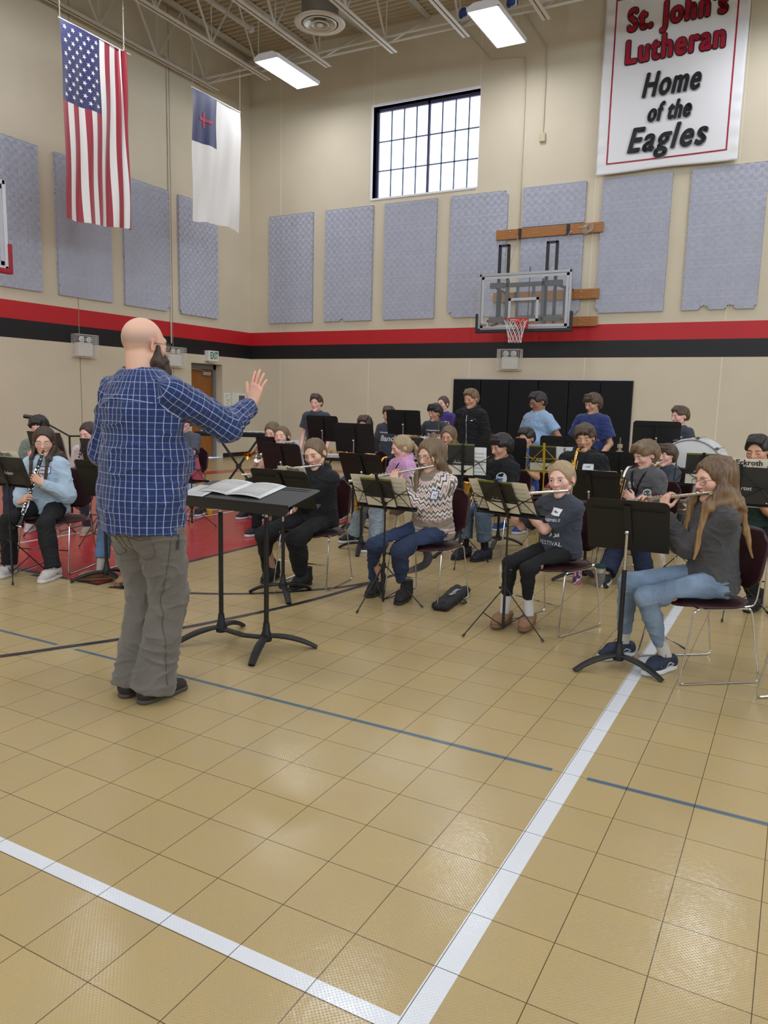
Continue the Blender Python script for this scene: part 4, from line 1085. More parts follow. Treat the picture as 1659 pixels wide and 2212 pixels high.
    if style.get('wisp'):
        for s in (-1, 1): g.cone(hp(s * .055, .075, .06), hp(s * .078, .072, -.07), .008, .006, k=.006)

def head_shape(g, hp, R, hs, jaw=1.0, nose=1.0):
    c = lambda a, b_, ra, rb, k=.012, m='u', fl=None: g.cone(hp(*a), hp(*b_), ra * hs, rb * hs, k=k * hs, mode=m, flat=fl)
    g.ell(hp(0, -.012, .032), (.076 * hs, .096 * hs, .090 * hs), M=R, k=.01)
    g.ell(hp(0, .032, -.012), (.059 * hs, .064 * hs, .082 * hs), M=R, k=.03)
    for s in (-1, 1):
        c((s * .050 * jaw, .002, -.050), (s * .012, .070, -.098), .019, .016, .022)
        g.ell(hp(s * .038, .058, -.018), .024 * hs, k=.022)
    g.ell(hp(0, .076, -.098), (.022 * hs, .020 * hs, .018 * hs), M=R, k=.015)
    c((-.034, .082, .026), (.034, .082, .026), .012, .012, .016)
    for s in (-1, 1): g.ell(hp(s * .031, .104, .004), (.019 * hs, .014 * hs, .013 * hs), M=R, k=.014, mode='c')
    for s in (-1, 1): g.ell(hp(s * .032, .0805, .004), (.0165 * hs, .0125 * hs, .0125 * hs), M=R, k=.006)
    c((0, .090, .018), (0, .112 * nose, -.022), .0080, .0105, .010)
    g.ell(hp(0, .111, -.025), (.0110 * hs, .012 * hs, .0100 * hs), M=R, k=.008)
    for s in (-1, 1): g.ell(hp(s * .0125, .099, -.028), (.0075 * hs, .010 * hs, .0075 * hs), M=R, k=.006)
    c((-.014, .088, -.0515), (.014, .088, -.0515), .0058, .0058, .007); c((0, .094, -.0515), (0, .094, -.052), .0062, .0062, .010)
    c((-.012, .087, -.0625), (.012, .087, -.0625), .0070, .0070, .007); c((-.017, .100, -.0572), (.017, .100, -.0572), .0016, .0016, .004, 'c')
    for s in (-1, 1):
        M2 = R @ np.array(Matrix.Rotation(s * .35, 3, 'Z') @ Matrix.Rotation(-.15, 3, 'X'))
        g.ell(hp(s * .080, -.010, -.002), (.0065 * hs, .0175 * hs, .030 * hs), M=M2, k=.007); g.ell(hp(s * .087, -.006, .002), (.0045 * hs, .009 * hs, .015 * hs), M=M2, k=.004, mode='c')

PEOPLE = {}
def person(key, label, head_px, depth, face, H=1.6, seat=True, lean=.08, side=0.0, head=(0, 0, 0), skin='fair', hair=None, top=None, bottom=None, shoes='blackrun',
           inst=None, idir=None, feet=None, wrists=None, hands=None, elbows=None, glasses=None, eyes='down', vox=.006, bulk=1.0, legbulk=1.0, hcol=None, group=None, base=None, twist=0.0, seatz=.45, knees=None, beard=False, hscale=None, sh_w=1.0, headz=None, legs=True, wworld=None):
    u = H / 1.7; hs = (hscale or (.90 + .10 * min(1, H / 1.7)))
    fx, fy = unit(V3(face[0], face[1])); rz = math.atan2(-fx, fy); Rz = np.array(Matrix.Rotation(rz, 3, 'Z'))
    Tw = np.array(at_d(head_px[0], head_px[1], depth)) if headz is None else None
    R = rotm(*[math.radians(a) for a in head])
    # spine
    def spine(k):
        P = V3(0, 0, seatz + .085 * u) if seat else V3(0, 0, .525 * H * k)
        d = unit(V3(math.sin(side), math.sin(lean), math.cos(lean))); q = (k if seat else 1) * H
        Nb = P + d * .295 * (q if seat else H * k)
        Hc = Nb + V3(0, 0, .098) * hs + unit(d * .6 + V3(0, .25, 1)) * .045 * u * (1 if seat else k) + R @ V3(0, .008, 0)
        return P, d, Nb, Hc
    k = 1.0
    for _ in range(12):
        P, d, Nb, Hc = spine(k); k *= 1 + (Tw[2] - Hc[2]) / (Hc[2] - (seatz if seat else 0)) * (1.0)
    if not seat: H = H * k; u = H / 1.7; 
    k = max(.75, min(1.3, k)) if seat else 1.0
    P, d, Nb, Hc = spine(k); Nb0 = Nb
    if base is None: bw = Tw[:2] - (Rz @ Hc)[:2]
    else: bw = V3(*base)
    tw = rotm(math.radians(twist)); rt = tw @ V3(1, 0, 0); fw0 = tw @ V3(0, 1, 0); fw = unit(fw0 - d * (fw0 @ d)); up = d
    SHH = .094 * H * sh_w * (k if seat else 1) ** .5
    S = [Nb - d * .058 * u + rt * s * SHH + fw * .010 for s in (1, -1)]   # right, left
    hp = lambda x, y, z: Hc + R @ (V3(x, y, z) * hs)
    W1 = P + d * .10 * H * k; C = P + d * .215 * H * k
    mouth = hp(0, .100, -.057)
    # legs
    hipz = P[2] - .012 * u; hips = [V3(s * .088 * u * bulk ** .5, .015 if seat else 0, hipz if seat else .515 * H) for s in (1, -1)]
    l1, l2 = .245 * H, .235 * H
    if seat: l1 *= max(1, k * .97); l2 = max(l2, .335)
    toL = lambda p: (np.linalg.inv(Rz) @ V3(p[0] - bw[0], p[1] - bw[1], 0))
    ft = []
    for i, s in enumerate((1, -1)):
        if feet and feet[i] is not None:
            f = feet[i]; p = toL(f); ft.append((p[0], p[1], f[2] if len(f) > 2 else 0.0, f[3] if len(f) > 3 else 0.0))
        else: ft.append((s * (.13 if seat else .09) * u ** .5, (.44 * u if seat else .0), -s * .18, 0.0))
    ank = [V3(f[0], f[1], .085 + f[3]) for f in ft]
    kn = []
    for i in range(2):
        pole = (V3((knees or (.03, -.03))[i], .9, .9) if seat else V3(0.03, 1, 0)); kn.append(ik(hips[i], ank[i], l1, l2, pole))
    # hands
    A1, A2 = .172 * H, .152 * H; grip = []; HS = .93 * u ** .6
    ins = None; ax = None
    if inst:
        if inst == 'flute':
            ax = unit(idir or (.95, .18, -.16)); ax = ax; M0 = mouth + R @ V3(0, .012, -.008); G = [M0 + ax * .43 * (HS ** .3), M0 + ax * .235]
            perp = unit(V3(0, 0, 1) - ax * ax[2]); out = unit(np.cross(perp, ax)); out = out if out[1] > 0 else -out
            wr = [G[0] - perp * .078 - out * .048 + ax * .0, G[1] - perp * .082 + out * .040 + ax * -.008]
            hf = [perp + out * .42, perp - out * .30]; hn = [out, -out]; hc = [(.75, .72, .70, .66)] * 2; htb = [.7, .5]
        elif inst in ('clarinet', 'sax', 'bass'):
            ax = unit(idir or (.0, .45, -.89)); M0 = mouth; a1, a2 = {'clarinet': (.24, .42), 'sax': (.26, .44), 'bass': (.22, .42)}[inst]
            off = V3(0, .06, -.04) if inst != 'clarinet' else V3(0, 0, 0); G = [M0 + ax * a2 + off, M0 + ax * a1 + off]; rr = unit(V3(1, 0, 0) - ax * ax[0]); ff = unit(np.cross(rr, ax)); ff = ff if ff[1] > 0 else -ff
            wr = [G[0] + rr * .078 - ff * .012 + ax * .035, G[1] - rr * .078 - ff * .012 + ax * .035]
            hf = [-rr * .8 + ff * .45 - ax * .42, rr * .8 + ff * .45 - ax * .42]; hn = [-rr * .55 - ff * .8, rr * .55 - ff * .8]; hc = [(.70, .66, .62, .6)] * 2; htb = [.6, .6]
        elif inst == 'trumpet':
            ax = unit(idir or (0, .95, -.28)); M0 = mouth; G = [M0 + ax * .20, M0 + ax * .19 + V3(0, 0, -.02)]
            wr = [G[0] + V3(.062, -.055, -.050), G[1] + V3(-.066, -.045, -.052)]; hf = [V3(-.35, .6, .72), V3(.35, .75, .5)]; hn = [V3(-.75, .1, -.45), V3(.85, .0, -.1)]; hc = [(.55, .55, .5, .5), (1.0, 1.0, 1.0, .9)]; htb = [.6, .6]
    else:
        wr = [S[0] + V3(.05, .10, -.50 * u), S[1] + V3(-.05, .10, -.50 * u)]; hf = [V3(-.1, .3, -.95)] * 2; hn = [V3(-1, 0, 0), V3(1, 0, 0)]; hc = [(.35, .4, .45, .5)] * 2; htb = [.4, .4]
    if wrists: wr = [V3(*w) if w is not None else wr[i] for i, w in enumerate(wrists)]
    if wworld: wr = [(np.linalg.inv(Rz) @ (V3(*w) - V3(bw[0], bw[1], 0))) if w is not None else wr[i] for i, w in enumerate(wworld)]
    if hands:
        hf = [V3(*hands[i][0]) if hands[i] else hf[i] for i in (0, 1)]; hn = [V3(*hands[i][1]) if hands[i] else hn[i] for i in (0, 1)]; hc = [hands[i][2] if hands[i] else hc[i] for i in (0, 1)]; htb = [hands[i][3] if hands[i] else htb[i] for i in (0, 1)]
    # shoulders follow arms that reach far
    for i in range(2):
        v = wr[i] - S[i]; L = np.linalg.norm(v); mx = (A1 + A2) * .985
        if L > mx: S[i] = S[i] + v / L * min(L - mx, .05)
    el = []
    for i, s in enumerate((1, -1)):
        pole = V3(*(elbows[i])) if elbows and elbows[i] is not None else (V3(s * .45, -.25, -1) if inst else V3(s * .4, -1, -.2)); el.append(ik(S[i], wr[i], A1, A2, pole))
    root = empty('person', (bw[0], bw[1], 0), rz, label, 'person', group)
    pts = [Hc + V3(0, 0, .17), Hc - V3(.14, .16, 0), Hc + V3(.14, .16, 0)] + el + wr + [w + unit(f) * .20 for w, f in zip(wr, hf)] + kn + ank + S + [P - V3(.17 * bulk, .15 * bulk, .1)] + [P + V3(.17 * bulk, .17 * bulk, .1)] + [Nb]
    lo = np.min(pts, 0) - .09; hi = np.max(pts, 0) + .09
    lo[2] = max(lo[2], .04 if legs else .35)
    bb = bulk
    # ---- body
    g = SDF(lo, hi, vox)
    g.cone(P, W1, .125 * u * bb, .105 * u * bb, k=.03, flat=(fw, .75)); g.cone(W1, C, .105 * u * bb, .120 * u * bb, k=.04, flat=(fw, .72)); g.cone(C, Nb - d * .05, .120 * u * bb, .06 * u, k=.03, flat=(fw, .7))
    for i in range(2):
        g.cone(Nb - d * .035 * u, S[i], .045 * u, .042 * u, k=.03)
        g.cone(S[i], el[i], .043 * u * bb ** .5, .034 * u * bb ** .5, k=.02); g.cone(el[i], el[i] + (wr[i] - el[i]) * .35, .034 * u * bb ** .5, .036 * u * bb ** .5, k=.02); g.cone(el[i] + (wr[i] - el[i]) * .35, wr[i], .036 * u * bb ** .5, .0245 * HS, k=.015)
        hand(g, wr[i], hf[i], hn[i], 1 if i == 0 else -1, hc[i], htb[i], HS)
        if legs:
            g.cone(hips[i], kn[i], .060 * u, .045 * u, k=.03); g.cone(kn[i], ank[i], .042 * u, .028 * u, k=.02); g.cone(ank[i], ank[i] - V3(0, 0, .04), .028 * u, .026 * u, k=.01)
    nk = .052 * u * (1.12 if bulk > 1.12 else 1)
    g.cone(Nb - d * .03, hp(0, -.022, -.045), nk * 1.12, nk, k=.03)
    head_shape(g, hp, R, hs)
    if seat: g.cut((0, 0, -1), (0, 0, seatz + .006), lo=(-.3, -.3, 0), hi=(.3, .25, seatz + .1))
    body, V, F = soft_obj('body', g, SKIN[skin], root, 1)
    q = (V - Hc) @ R / hs
    lip = np.clip(1.4 - ((q[:, 0] / .0175) ** 2 + ((q[:, 2] + .0575) / .0095) ** 2), 0, 1) * (q[:, 1] > .05)
    dark = np.zeros(len(V))
    if hcol == 'shaved': dark = np.clip((q[:, 2] + .02) / .03, 0, 1) * np.clip((.075 - q[:, 2]) / .05, 0, 1) * np.clip((.03 - q[:, 1]) / .03, 0, 1) * .75 * (q[:, 2] < .13) * (np.abs(q[:, 2]) < .5)
    bl = np.exp(-(((np.abs(q[:, 0]) - .042) / .02) ** 2 + ((q[:, 2] + .03) / .022) ** 2)) * (q[:, 1] > .03) + np.exp(-((q[:, 0] / .014) ** 2 + ((q[:, 2] + .025) / .014) ** 2)) * (q[:, 1] > .09) + (np.abs(q[:, 0]) > .074) * (np.abs(q[:, 2]) < .035) * .8
    hd = np.minimum(*[np.linalg.norm(V - (wr[i] + unit(hf[i]) * .12), axis=1) for i in (0, 1)]); bl = np.clip(bl + np.clip(1.2 - hd / .08, 0, .8), 0, 1)
    at = body.data.attributes.new('tint', 'FLOAT_VECTOR', 'POINT'); at.data.foreach_set('vector', np.stack([lip, dark, bl], 1).astype(np.float32).ravel())
    bvh = BVHTree.FromPolygons([Vector(v) for v in V[::1]], F.tolist()) if depth < 30 else None
    def face_pt(x, z, off=.0012):
        o_ = hp(x, .22, z); dr_ = R @ V3(0, -1, 0); h = bvh.ray_cast(Vector(o_), Vector(dr_), .3)
        return (np.array(h[0]) - dr_ * off) if h[0] is not None else hp(x, .09, z)
    # eyes, brows
    hm = HAIR[(hair or {}).get('col', 'brown')] if not (hair and hair.get('brow')) else HAIR[hair['brow']]
    for s in (-1, 1):
        b = MB(); Rm = Matrix(R.tolist())
        if eyes == 'open':
            c = face_pt(s * .032, .004, -.0028 * hs); b.ball(c, (.0135 * hs, .0050 * hs, .0060 * hs), 14, Rm)
            eo = b.build('eye', M_EYEW, body, smooth=True); b = MB(); c2 = face_pt(s * .032, .0040, .0004); b.ball(c2, (.0056 * hs, .0024 * hs, .0054 * hs), 12, Rm); b.build('iris', M_IRIS, eo, smooth=True); b = MB()
            zz = .0105
        else: zz = .0005 if eyes == 'closed' else .001
        arc = [face_pt(s * .032 + dx, (zz - (dx / .015) ** 2 * .0045) if eyes == 'open' else (zz - .002 - (dx / .015) ** 2 * .0012), .0006) for dx in (-.015, -.010, -.005, 0, .005, .010, .015)]
        b.tube(arc, [.0008 * hs, .0014 * hs, .0018 * hs, .0019 * hs, .0018 * hs, .0014 * hs, .0008 * hs], n=5); b.build('eyelash', M_LASH, body, smooth=True)
        b = MB(); arc = [face_pt(s * xx, zz2, .0003) for xx, zz2 in ((.014, .0225), (.024, .0265), (.034, .0275), (.043, .0245), (.050, .0195))]
        b.tube(arc, [.0016 * hs, .0023 * hs, .0023 * hs, .0018 * hs, .0010 * hs], n=6); b.build('eyebrow', hm, body, smooth=True)
    # ---- hair
    if hair and hair['cut'] != 'bald':
        L = hair.get('len', 0) + .12; hv = min(vox, .0055)
        lo2 = Hc - V3(.19, .22, .15); hi2 = Hc + V3(.19, .19, .19)
        if hair['cut'] in ('long', 'tail'): lo2[2] = Nb[2] - L - .05; lo2[:2] -= .05; hi2[:2] += .05
        g = SDF(lo2, hi2, hv); add_hair(g, hp, R, hs, hair, dict(Nb=Nb, fw=fw, rt=rt))
        def post(V, F):
            N = vnormals(V, F); q = V - Hc; an = np.arctan2(q[:, 0], q[:, 1] + .0)
            st = vnoise(np.stack([V[:, 0] * 95, V[:, 1] * 95, V[:, 2] * 11], 1)) * hair.get('rough', .0035); cl = {'mop': .005, 'short': .004, 'curly': .005, 'bowl': .003}.get(hair['cut'], .0015)
            return V + N * (st + vnoise(V * np.array((42, 42, 26)) + 3) * cl)[:, None]
        ho, hV, hF = soft_obj('hair', g, HAIR[hair['col']], root, 1, post=post)
        tipv = np.clip((Nb[2] + .12 - hV[:, 2]) / .35, 0, 1) if hair['col'] == 'ombre' else np.clip(vnoise(hV * 12), 0, 1) * .4
        at = ho.data.attributes.new('tip', 'FLOAT', 'POINT'); at.data.foreach_set('value', tipv.astype(np.float32))
    if beard:
        g = SDF(Hc - V3(.2, .2, .30), Hc + V3(.2, .2, .1), .004)
        for s in (-1, 1):
            g.cone(hp(s * .070, .020, -.010), hp(s * .064, .022, -.070), .012, .028, k=.02); g.cone(hp(s * .062, .020, -.075), hp(s * .025, .070, -.130), .034, .042, k=.03); g.cone(hp(s * .03, .094, -.043), hp(s * .05, .075, -.06), .008, .014, k=.012)
        g.cone(hp(0, .088, -.10), hp(0, .095, -.215), .058, .036, k=.03, flat=(R @ V3(0, 1, 0), .8)); g.cone(hp(-.025, .102, -.042), hp(.025, .102, -.042), .008, .008, k=.01)
        g.ell(hp(0, .115, -.0575), (.024, .02, .006), M=R, k=.006, mode='c')
        soft_obj('beard', g, HAIR['beard'], root, 1, post=lambda V, F: V + vnormals(V, F) * (vnoise(V * np.array((70, 70, 40))) * .0055)[:, None])
    # ---- top
    e = top.get('ease', .014); slv = top.get('sleeve', 'long'); hem = top.get('hem', seatz + .015 if seat else P[2] - .09)
    tl = np.minimum(np.min(S + el + [P], 0) - .24, np.min(wr, 0) - .08) if slv == 'long' else np.min(S + el + [P], 0) - .24
    thh = np.maximum(np.max(S + el + [P], 0) + .24, np.max(wr, 0) + .08) if slv == 'long' else np.max(S + el + [P], 0) + .24
    tl[2] = min(hem - .03, np.min([w[2] for w in wr]) - .08); thh[2] = max(Nb[2] + .11, (max(w[2] for w in wr) + .08 if slv == 'long' else 0), max(x[2] for x in el) + .1)
    g = SDF(tl, thh, max(vox, .005))
    Pl = P - d * (.16 if not seat else .10) * u; bel = top.get('belly', 0.0)
    g.cone(Pl, P, (.150 * u * bb + e), .150 * u * bb + e, k=0, flat=(fw, .76)); g.cone(P, W1, (.150 * u * bb + e), .128 * u * bb + e, k=.04, flat=(fw, .78)); g.cone(W1, C, .128 * u * bb + e, .140 * u * bb + e, k=.05, flat=(fw, .76))
    if bel: g.ell(P + d * .09 * H + fw * .05, (.15 * u * bb, .13 * u * bb + bel, .15 * u), k=.06)
    g.cone(C, Nb - d * .085 * u, .140 * u * bb + e, .110 * u * bb + e * .5, k=.05, flat=(fw, .72))
    for i in range(2):
        g.cone(Nb - d * .045 * u + rt * (1, -1)[i] * .02, S[i] - d * .002, .050 * u + e * .4, .043 * u * bb ** .4 + e * .4, k=.05)
        r0 = .046 * u * bb ** .6 + e * .8; v = el[i] - S[i]
        if slv == 'long':
            g.cone(S[i], el[i], r0, .043 * u * bb ** .5 + e, k=.03); c2 = wr[i] - unit(wr[i] - el[i]) * top.get('cuff', .012); g.cone(el[i], c2, .043 * u * bb ** .5 + e, .029 * u + e * .55, k=.02, cap=1)
            if top.get('rib'): c3 = c2 - unit(wr[i] - el[i]) * .055; g.cone(c3, c2, .033 * u + e * .3, .031 * u + e * .3, k=.0, cap=1)
        else:
            fr = top.get('sl', .62); g.cone(S[i], S[i] + v * fr, r0, .058 * u * bb ** .4 + e, k=.03, cap=1)
    if top.get('hood'):
        hb = Nb - fw * .075 + d * .03; hr = .034
        for s in (-1, 1):
            g.cone(hb, Nb + rt * s * .085 - fw * .03 + d * .028, hr * 1.2, hr * .9, k=.02); g.cone(Nb + rt * s * .085 - fw * .03 + d * .028, Nb + rt * s * .045 + fw * .075 - d * .03, hr * .9, .018, k=.02)
        g.cone(hb, hb - d * .09 - fw * .015, .05, .04, k=.03)
    if top.get('collar'):
        for s in (-1, 1):
            a0 = Nb - fw * .050 + d * .045; a1 = Nb + rt * s * .058 - fw * .005 + d * .040; a2 = Nb + rt * s * .025 + fw * .070 + d * .0
            g.cone(a0, a1, .018, .018, k=.01, flat=(V3(0, 0, 1), 1.5)); g.cone(a1, a2, .018, .013, k=.01)
    nr = top.get('neck', .060) * u * (1.14 if bulk > 1.12 else 1)
    nb2 = hp(0, -.022, -.045); ndir = unit(nb2 - Nb)
    g.cone(Nb + ndir * .006 + fw * .010, Nb + ndir * .20 + fw * .010, nr, nr * 1.02, k=.006, mode='c')
    g.cut((0, 0, -1), (0, 0, hem), hi=(thh[0], thh[1], hem + .06))
    so, sV, sF = soft_obj('shirt' if top.get('kind') is None else top['kind'], g, top['mat'], root, 1, wr=top.get('wr', .0042), wr_s=top.get('wrs', (11, 11, 15)), seed=hash(key) % 17 if False else sum(map(ord, key)) % 17)
    sb = BVHTree.FromPolygons([Vector(v) for v in sV], sF.tolist())
    info = dict(root=root, Hc=Hc, R=R, hp=hp, mouth=mouth, ax=ax, M0=(M0 if inst else None), S=S, el=el, wr=wr, Nb=Nb, P=P, fw=fw, rt=rt, d=d, C=C, base=bw, rz=rz, shirt=so, sV=sV, sF=sF, sb=sb, hs=hs, u=u, kn=kn, ank=ank, G=(G if inst else None), body=body, seatz=seatz)
    if top.get('pat') == 'arms':
        # per-face cloth coordinates: along and around sleeves, across and up the body
        ctr = sV[sF].mean(1); N = vnormals(sV, sF); co = np.zeros((len(sF), 4, 2), np.float32)
        def segd(P_, a, b_): 
            t = np.clip(((P_ - a) @ (b_ - a)) / ((b_ - a) @ (b_ - a)), 0, 1); return np.linalg.norm(P_ - a - t[:, None] * (b_ - a), axis=1), t
        best = np.full(len(sF), -1); ds = []
        for i in range(2):
            d1, t1 = segd(ctr, S[i], el[i]); d2, t2 = segd(ctr, el[i], wr[i]); seamn = unit(rt * (1, -1)[i] + d * .12); out = (ctr - S[i]) @ seamn > -.012
            ds.append((np.minimum(d1 - .06, d2 - .05), out))
        for i in range(2):
            ok = (ds[i][0] < .035) & (ds[i][1] | (segd(ctr, S[i], el[i])[1] > .30)) & (segd(ctr, S[i], el[i])[0] < .095); ok |= (segd(ctr, el[i], wr[i])[0] < .075) & (segd(ctr, el[i], wr[i])[1] > .02); best[ok] = i
        for f4 in range(4):
            p = sV[sF[:, f4]]; ang = np.arctan2((p - P) @ rt, -((p - P) @ fw)); co[:, f4, 0] = ang * .165; co[:, f4, 1] = (p - P) @ d
            for i in range(2):
                m_ = best == i; a, b_, c_ = S[i], el[i], wr[i]; d1, t1 = segd(p, a, b_); d2, t2 = segd(p, b_, c_); use2 = d2 < d1
                axd = np.where(use2[:, None], unit(c_ - b_), unit(b_ - a)); org = np.where(use2[:, None], b_, a); ref = unit(np.cross(unit(b_ - a), unit(c_ - b_)) + 1e-6)
                rel = p - org; al = (rel * axd).sum(1) + np.where(use2, np.linalg.norm(b_ - a), 0); pr_ = rel - (rel * axd).sum(1)[:, None] * axd; s2 = np.cross(axd, ref); an = np.arctan2((pr_ * s2).sum(1), pr_ @ ref)
                co[m_, f4, 1] = al[m_]; co[m_, f4, 0] = an[m_] * .062
        w = co.max(1) - co.min(1); bad = w[:, 0] > .05; mn = co[bad, :, 0].max(1, keepdims=True); period = np.where(best[bad] < 0, 2 * PI * .165, 2 * PI * .062)[:, None]
        co[bad, :, 0] = np.where(co[bad, :, 0] < mn - .05, co[bad, :, 0] + period, co[bad, :, 0])
        uv = so.data.uv_layers.new(name='cloth'); uv.data.foreach_set('uv', co.reshape(-1))
    if top.get('pat') == 'yoke':
        r_ = np.linalg.norm(sV - (Nb - d * .02), axis=1); an = np.arctan2((sV - Nb) @ rt, (sV - Nb) @ fw); at = so.data.attributes.new('yoke', 'FLOAT_VECTOR', 'POINT')
        at.data.foreach_set('vector', np.stack([an, r_, sV[:, 2] - hem], 1).astype(np.float32).ravel())
    # ---- trousers
    if legs:
        bm_ = bottom['mat']; lb = legbulk; hemr = bottom.get('hemr', .062) * u; zs = bottom.get('hemz', .085)
        pts = [P] + hips + kn + ank; lo = np.min(pts, 0) - V3(.22, .22, .12); hi = np.max(pts, 0) + V3(.22, .16, .12); lo[2] = .0; hi[2] = P[2] + .18 * u
        g = SDF(lo, hi, max(vox, .006))
        g.cone(P + d * .06, P - d * (.03 if seat else .06), .138 * u * bb, .146 * u * bb, k=.02, flat=(V3(0, 1, 0), .78))
        ends = []
        for i in range(2):
            tm = bottom.get('thigh', .088) * u * lb; km = bottom.get('knee', .064) * u * lb
            g.cone(hips[i], kn[i], tm, km, k=.035)
            if not seat: g.ell(hips[i] + V3(0, -.030 * u, .0), (.085 * u * bb ** .5, .085 * u * bb ** .5, .10 * u), k=.05)
            tq = (kn[i][2] - zs - ft[i][3]) / (kn[i][2] - ank[i][2]); an_ = kn[i] + (ank[i] - kn[i]) * tq; ends.append(an_); mid = kn[i] + (an_ - kn[i]) * .4
            cm = bottom.get('calf', .060) * u * lb; g.cone(kn[i], mid, km, cm, k=.02); g.cone(mid, an_, cm, hemr * lb ** .5, k=.02, cap=1)
        if not seat: g.cut((0, 0, 1), (0, 0, hem + .03))
        if seat: g.cut((0, 0, -1), (0, 0, seatz + .002), lo=(-.35, -.35, 0), hi=(.35, .28, seatz + .12))
        to, tV, tF = soft_obj('trousers', g, bm_, root, 1, wr=bottom.get('wr', .0045), wr_s=bottom.get('wrs', (10, 10, 17)), seed=sum(map(ord, key)) % 13); info['trousers'] = to; info['tV'] = tV; info['tF'] = tF
        if bottom.get('sock'):
            b = MB()
            for i in range(2): b = MB(); b.tube([ank[i] - V3(0, 0, .045), ank[i], ends[i] + unit(kn[i] - ends[i]) * .03], [.037 * u ** .5, .036 * u ** .5, .040 * u ** .5], n=14); b.build('sock', bottom['sock'], root, smooth=True)
        if shoes:
            for i, s in enumerate((1, -1)): put_shoe(shoes, root, (ft[i][0], ft[i][1] + .0, ft[i][3]), ft[i][2], s, pitch=0)
    if glasses:
        gc = glasses if not isinstance(glasses, bool) else (30, 28, 30); gm = mat('glasses_frame_%d' % gc[0], rgb(*gc), .3); go = empty('glasses'); go.parent = root
        b = MB(); rx, rzg = .0255, .0195; y = .104
        for s in (-1, 1):
            b.tube([hp(s * .0335 + math.cos(a) * rx, y - .004 * abs(math.cos(a)), .001 + math.sin(a) * rzg) for a in [2 * PI * q / 20 for q in range(20)]], .0014, n=5, closed=True)
            b.tube([hp(s * .059, y - .004, .008), hp(s * .080, .06, .010), hp(s * .084, -.005, .010), hp(s * .083, -.022, -.012)], .0015, n=5)
        b.tube([hp(-.009, y, .006), hp(0, y + .004, .009), hp(.009, y, .006)], .0013, n=5); b.build('glasses_frame', gm, go)
        b = MB()
        for s in (-1, 1):
            b = MB(); c = [hp(s * .0335 + math.cos(a) * rx, y - .004 * abs(math.cos(a)), .001 + math.sin(a) * rzg) for a in [2 * PI * q / 16 for q in range(16)]]; b.add(c, [tuple(range(16))]); b.build('lens', M_GLENS, go)
    PEOPLE[key] = info
    return info
N = NB('spectacle_glass'); N.b.inputs['Base Color'].default_value = (.95, .97, 1, 1); N.b.inputs['Alpha'].default_value = .12; N.b.inputs['Roughness'].default_value = .03; M_GLENS = N.m

def on_chest(I, x, z, y0=None):
    """point on the shirt front at offset x from the middle and z below the neck base"""
    Nb = I['Nb']; o_ = Nb + I['rt'] * x - V3(0, 0, z) + I['fw'] * (.24 if y0 is None else y0); dr = -I['fw']
    h = I['sb'].ray_cast(Vector(o_), Vector(dr), .5); return None if h[0] is None else np.array(h[0])
def chest_decal(I, name, vs, fs, m, x, z, off=.003, y0=None, sc=1.0, tilt=0.0):
    """flat lettering laid on the shirt; vs in metres around (x, z below neck), reading from the front"""
    out = []; last = None
    for v in vs:
        a = v[0] * sc * math.cos(tilt) - v[1] * sc * math.sin(tilt); c = v[0] * sc * math.sin(tilt) + v[1] * sc * math.cos(tilt)
        p = on_chest(I, x - a, z - c, y0)
        if p is None: p = last if last is not None else I['Nb'] - V3(0, 0, z)
        last = p; out.append(p + I['fw'] * off)
    b = MB(); b.add(out, fs); return b.build(name, m, I['shirt'])
def grid_patch(w, h, n=8):
    vs = [(-w / 2 + w * i / n, -h / 2 + h * j / n) for i in range(n + 1) for j in range(n + 1)]; fs = [(i * (n + 1) + j, (i + 1) * (n + 1) + j, (i + 1) * (n + 1) + j + 1, i * (n + 1) + j + 1) for i in range(n) for j in range(n)]
    return vs, fs
M_TAG = mat('white_name_sticker', rgb(228, 228, 232), .6); M_TAGB = mat('blue_sticker_border', rgb(58, 84, 160), .6); M_PRINT = mat('white_shirt_print', rgb(214, 216, 220), .7)
def name_tag(I, x, z, w=.085, h=.055, text=None, border=False, y0=None, tilt=0):
    if border: vs, fs = grid_patch(w + .012, h + .012); chest_decal(I, 'name_sticker_border', vs, fs, M_TAGB, x, z, .0035, y0, tilt=tilt)
    vs, fs = grid_patch(w, h); chest_decal(I, 'name_sticker', vs, fs, M_TAG, x, z, .0045, y0, tilt=tilt)
    if text:
        tv, tf = text_mesh(text, h * .42, .0004, .3, res=1); chest_decal(I, 'handwriting', [(v.x, v.y) for v in tv], tf, M_INK, x, z, .0062, y0, tilt=tilt)
def chest_text(I, s, size, x, z, m=None, shear=0.0, bold=.001, w=None, y0=None, tilt=0):
    tv, tf = text_mesh(s, size, bold, shear, res=2); sc = 1.0
    if w: xs = [v.x for v in tv]; sc = w / (max(xs) - min(xs))
    return chest_decal(I, 'printed_lettering', [(v.x * sc, v.y) for v in tv], tf, m or M_PRINT, x, z, .0035, y0, tilt=tilt)
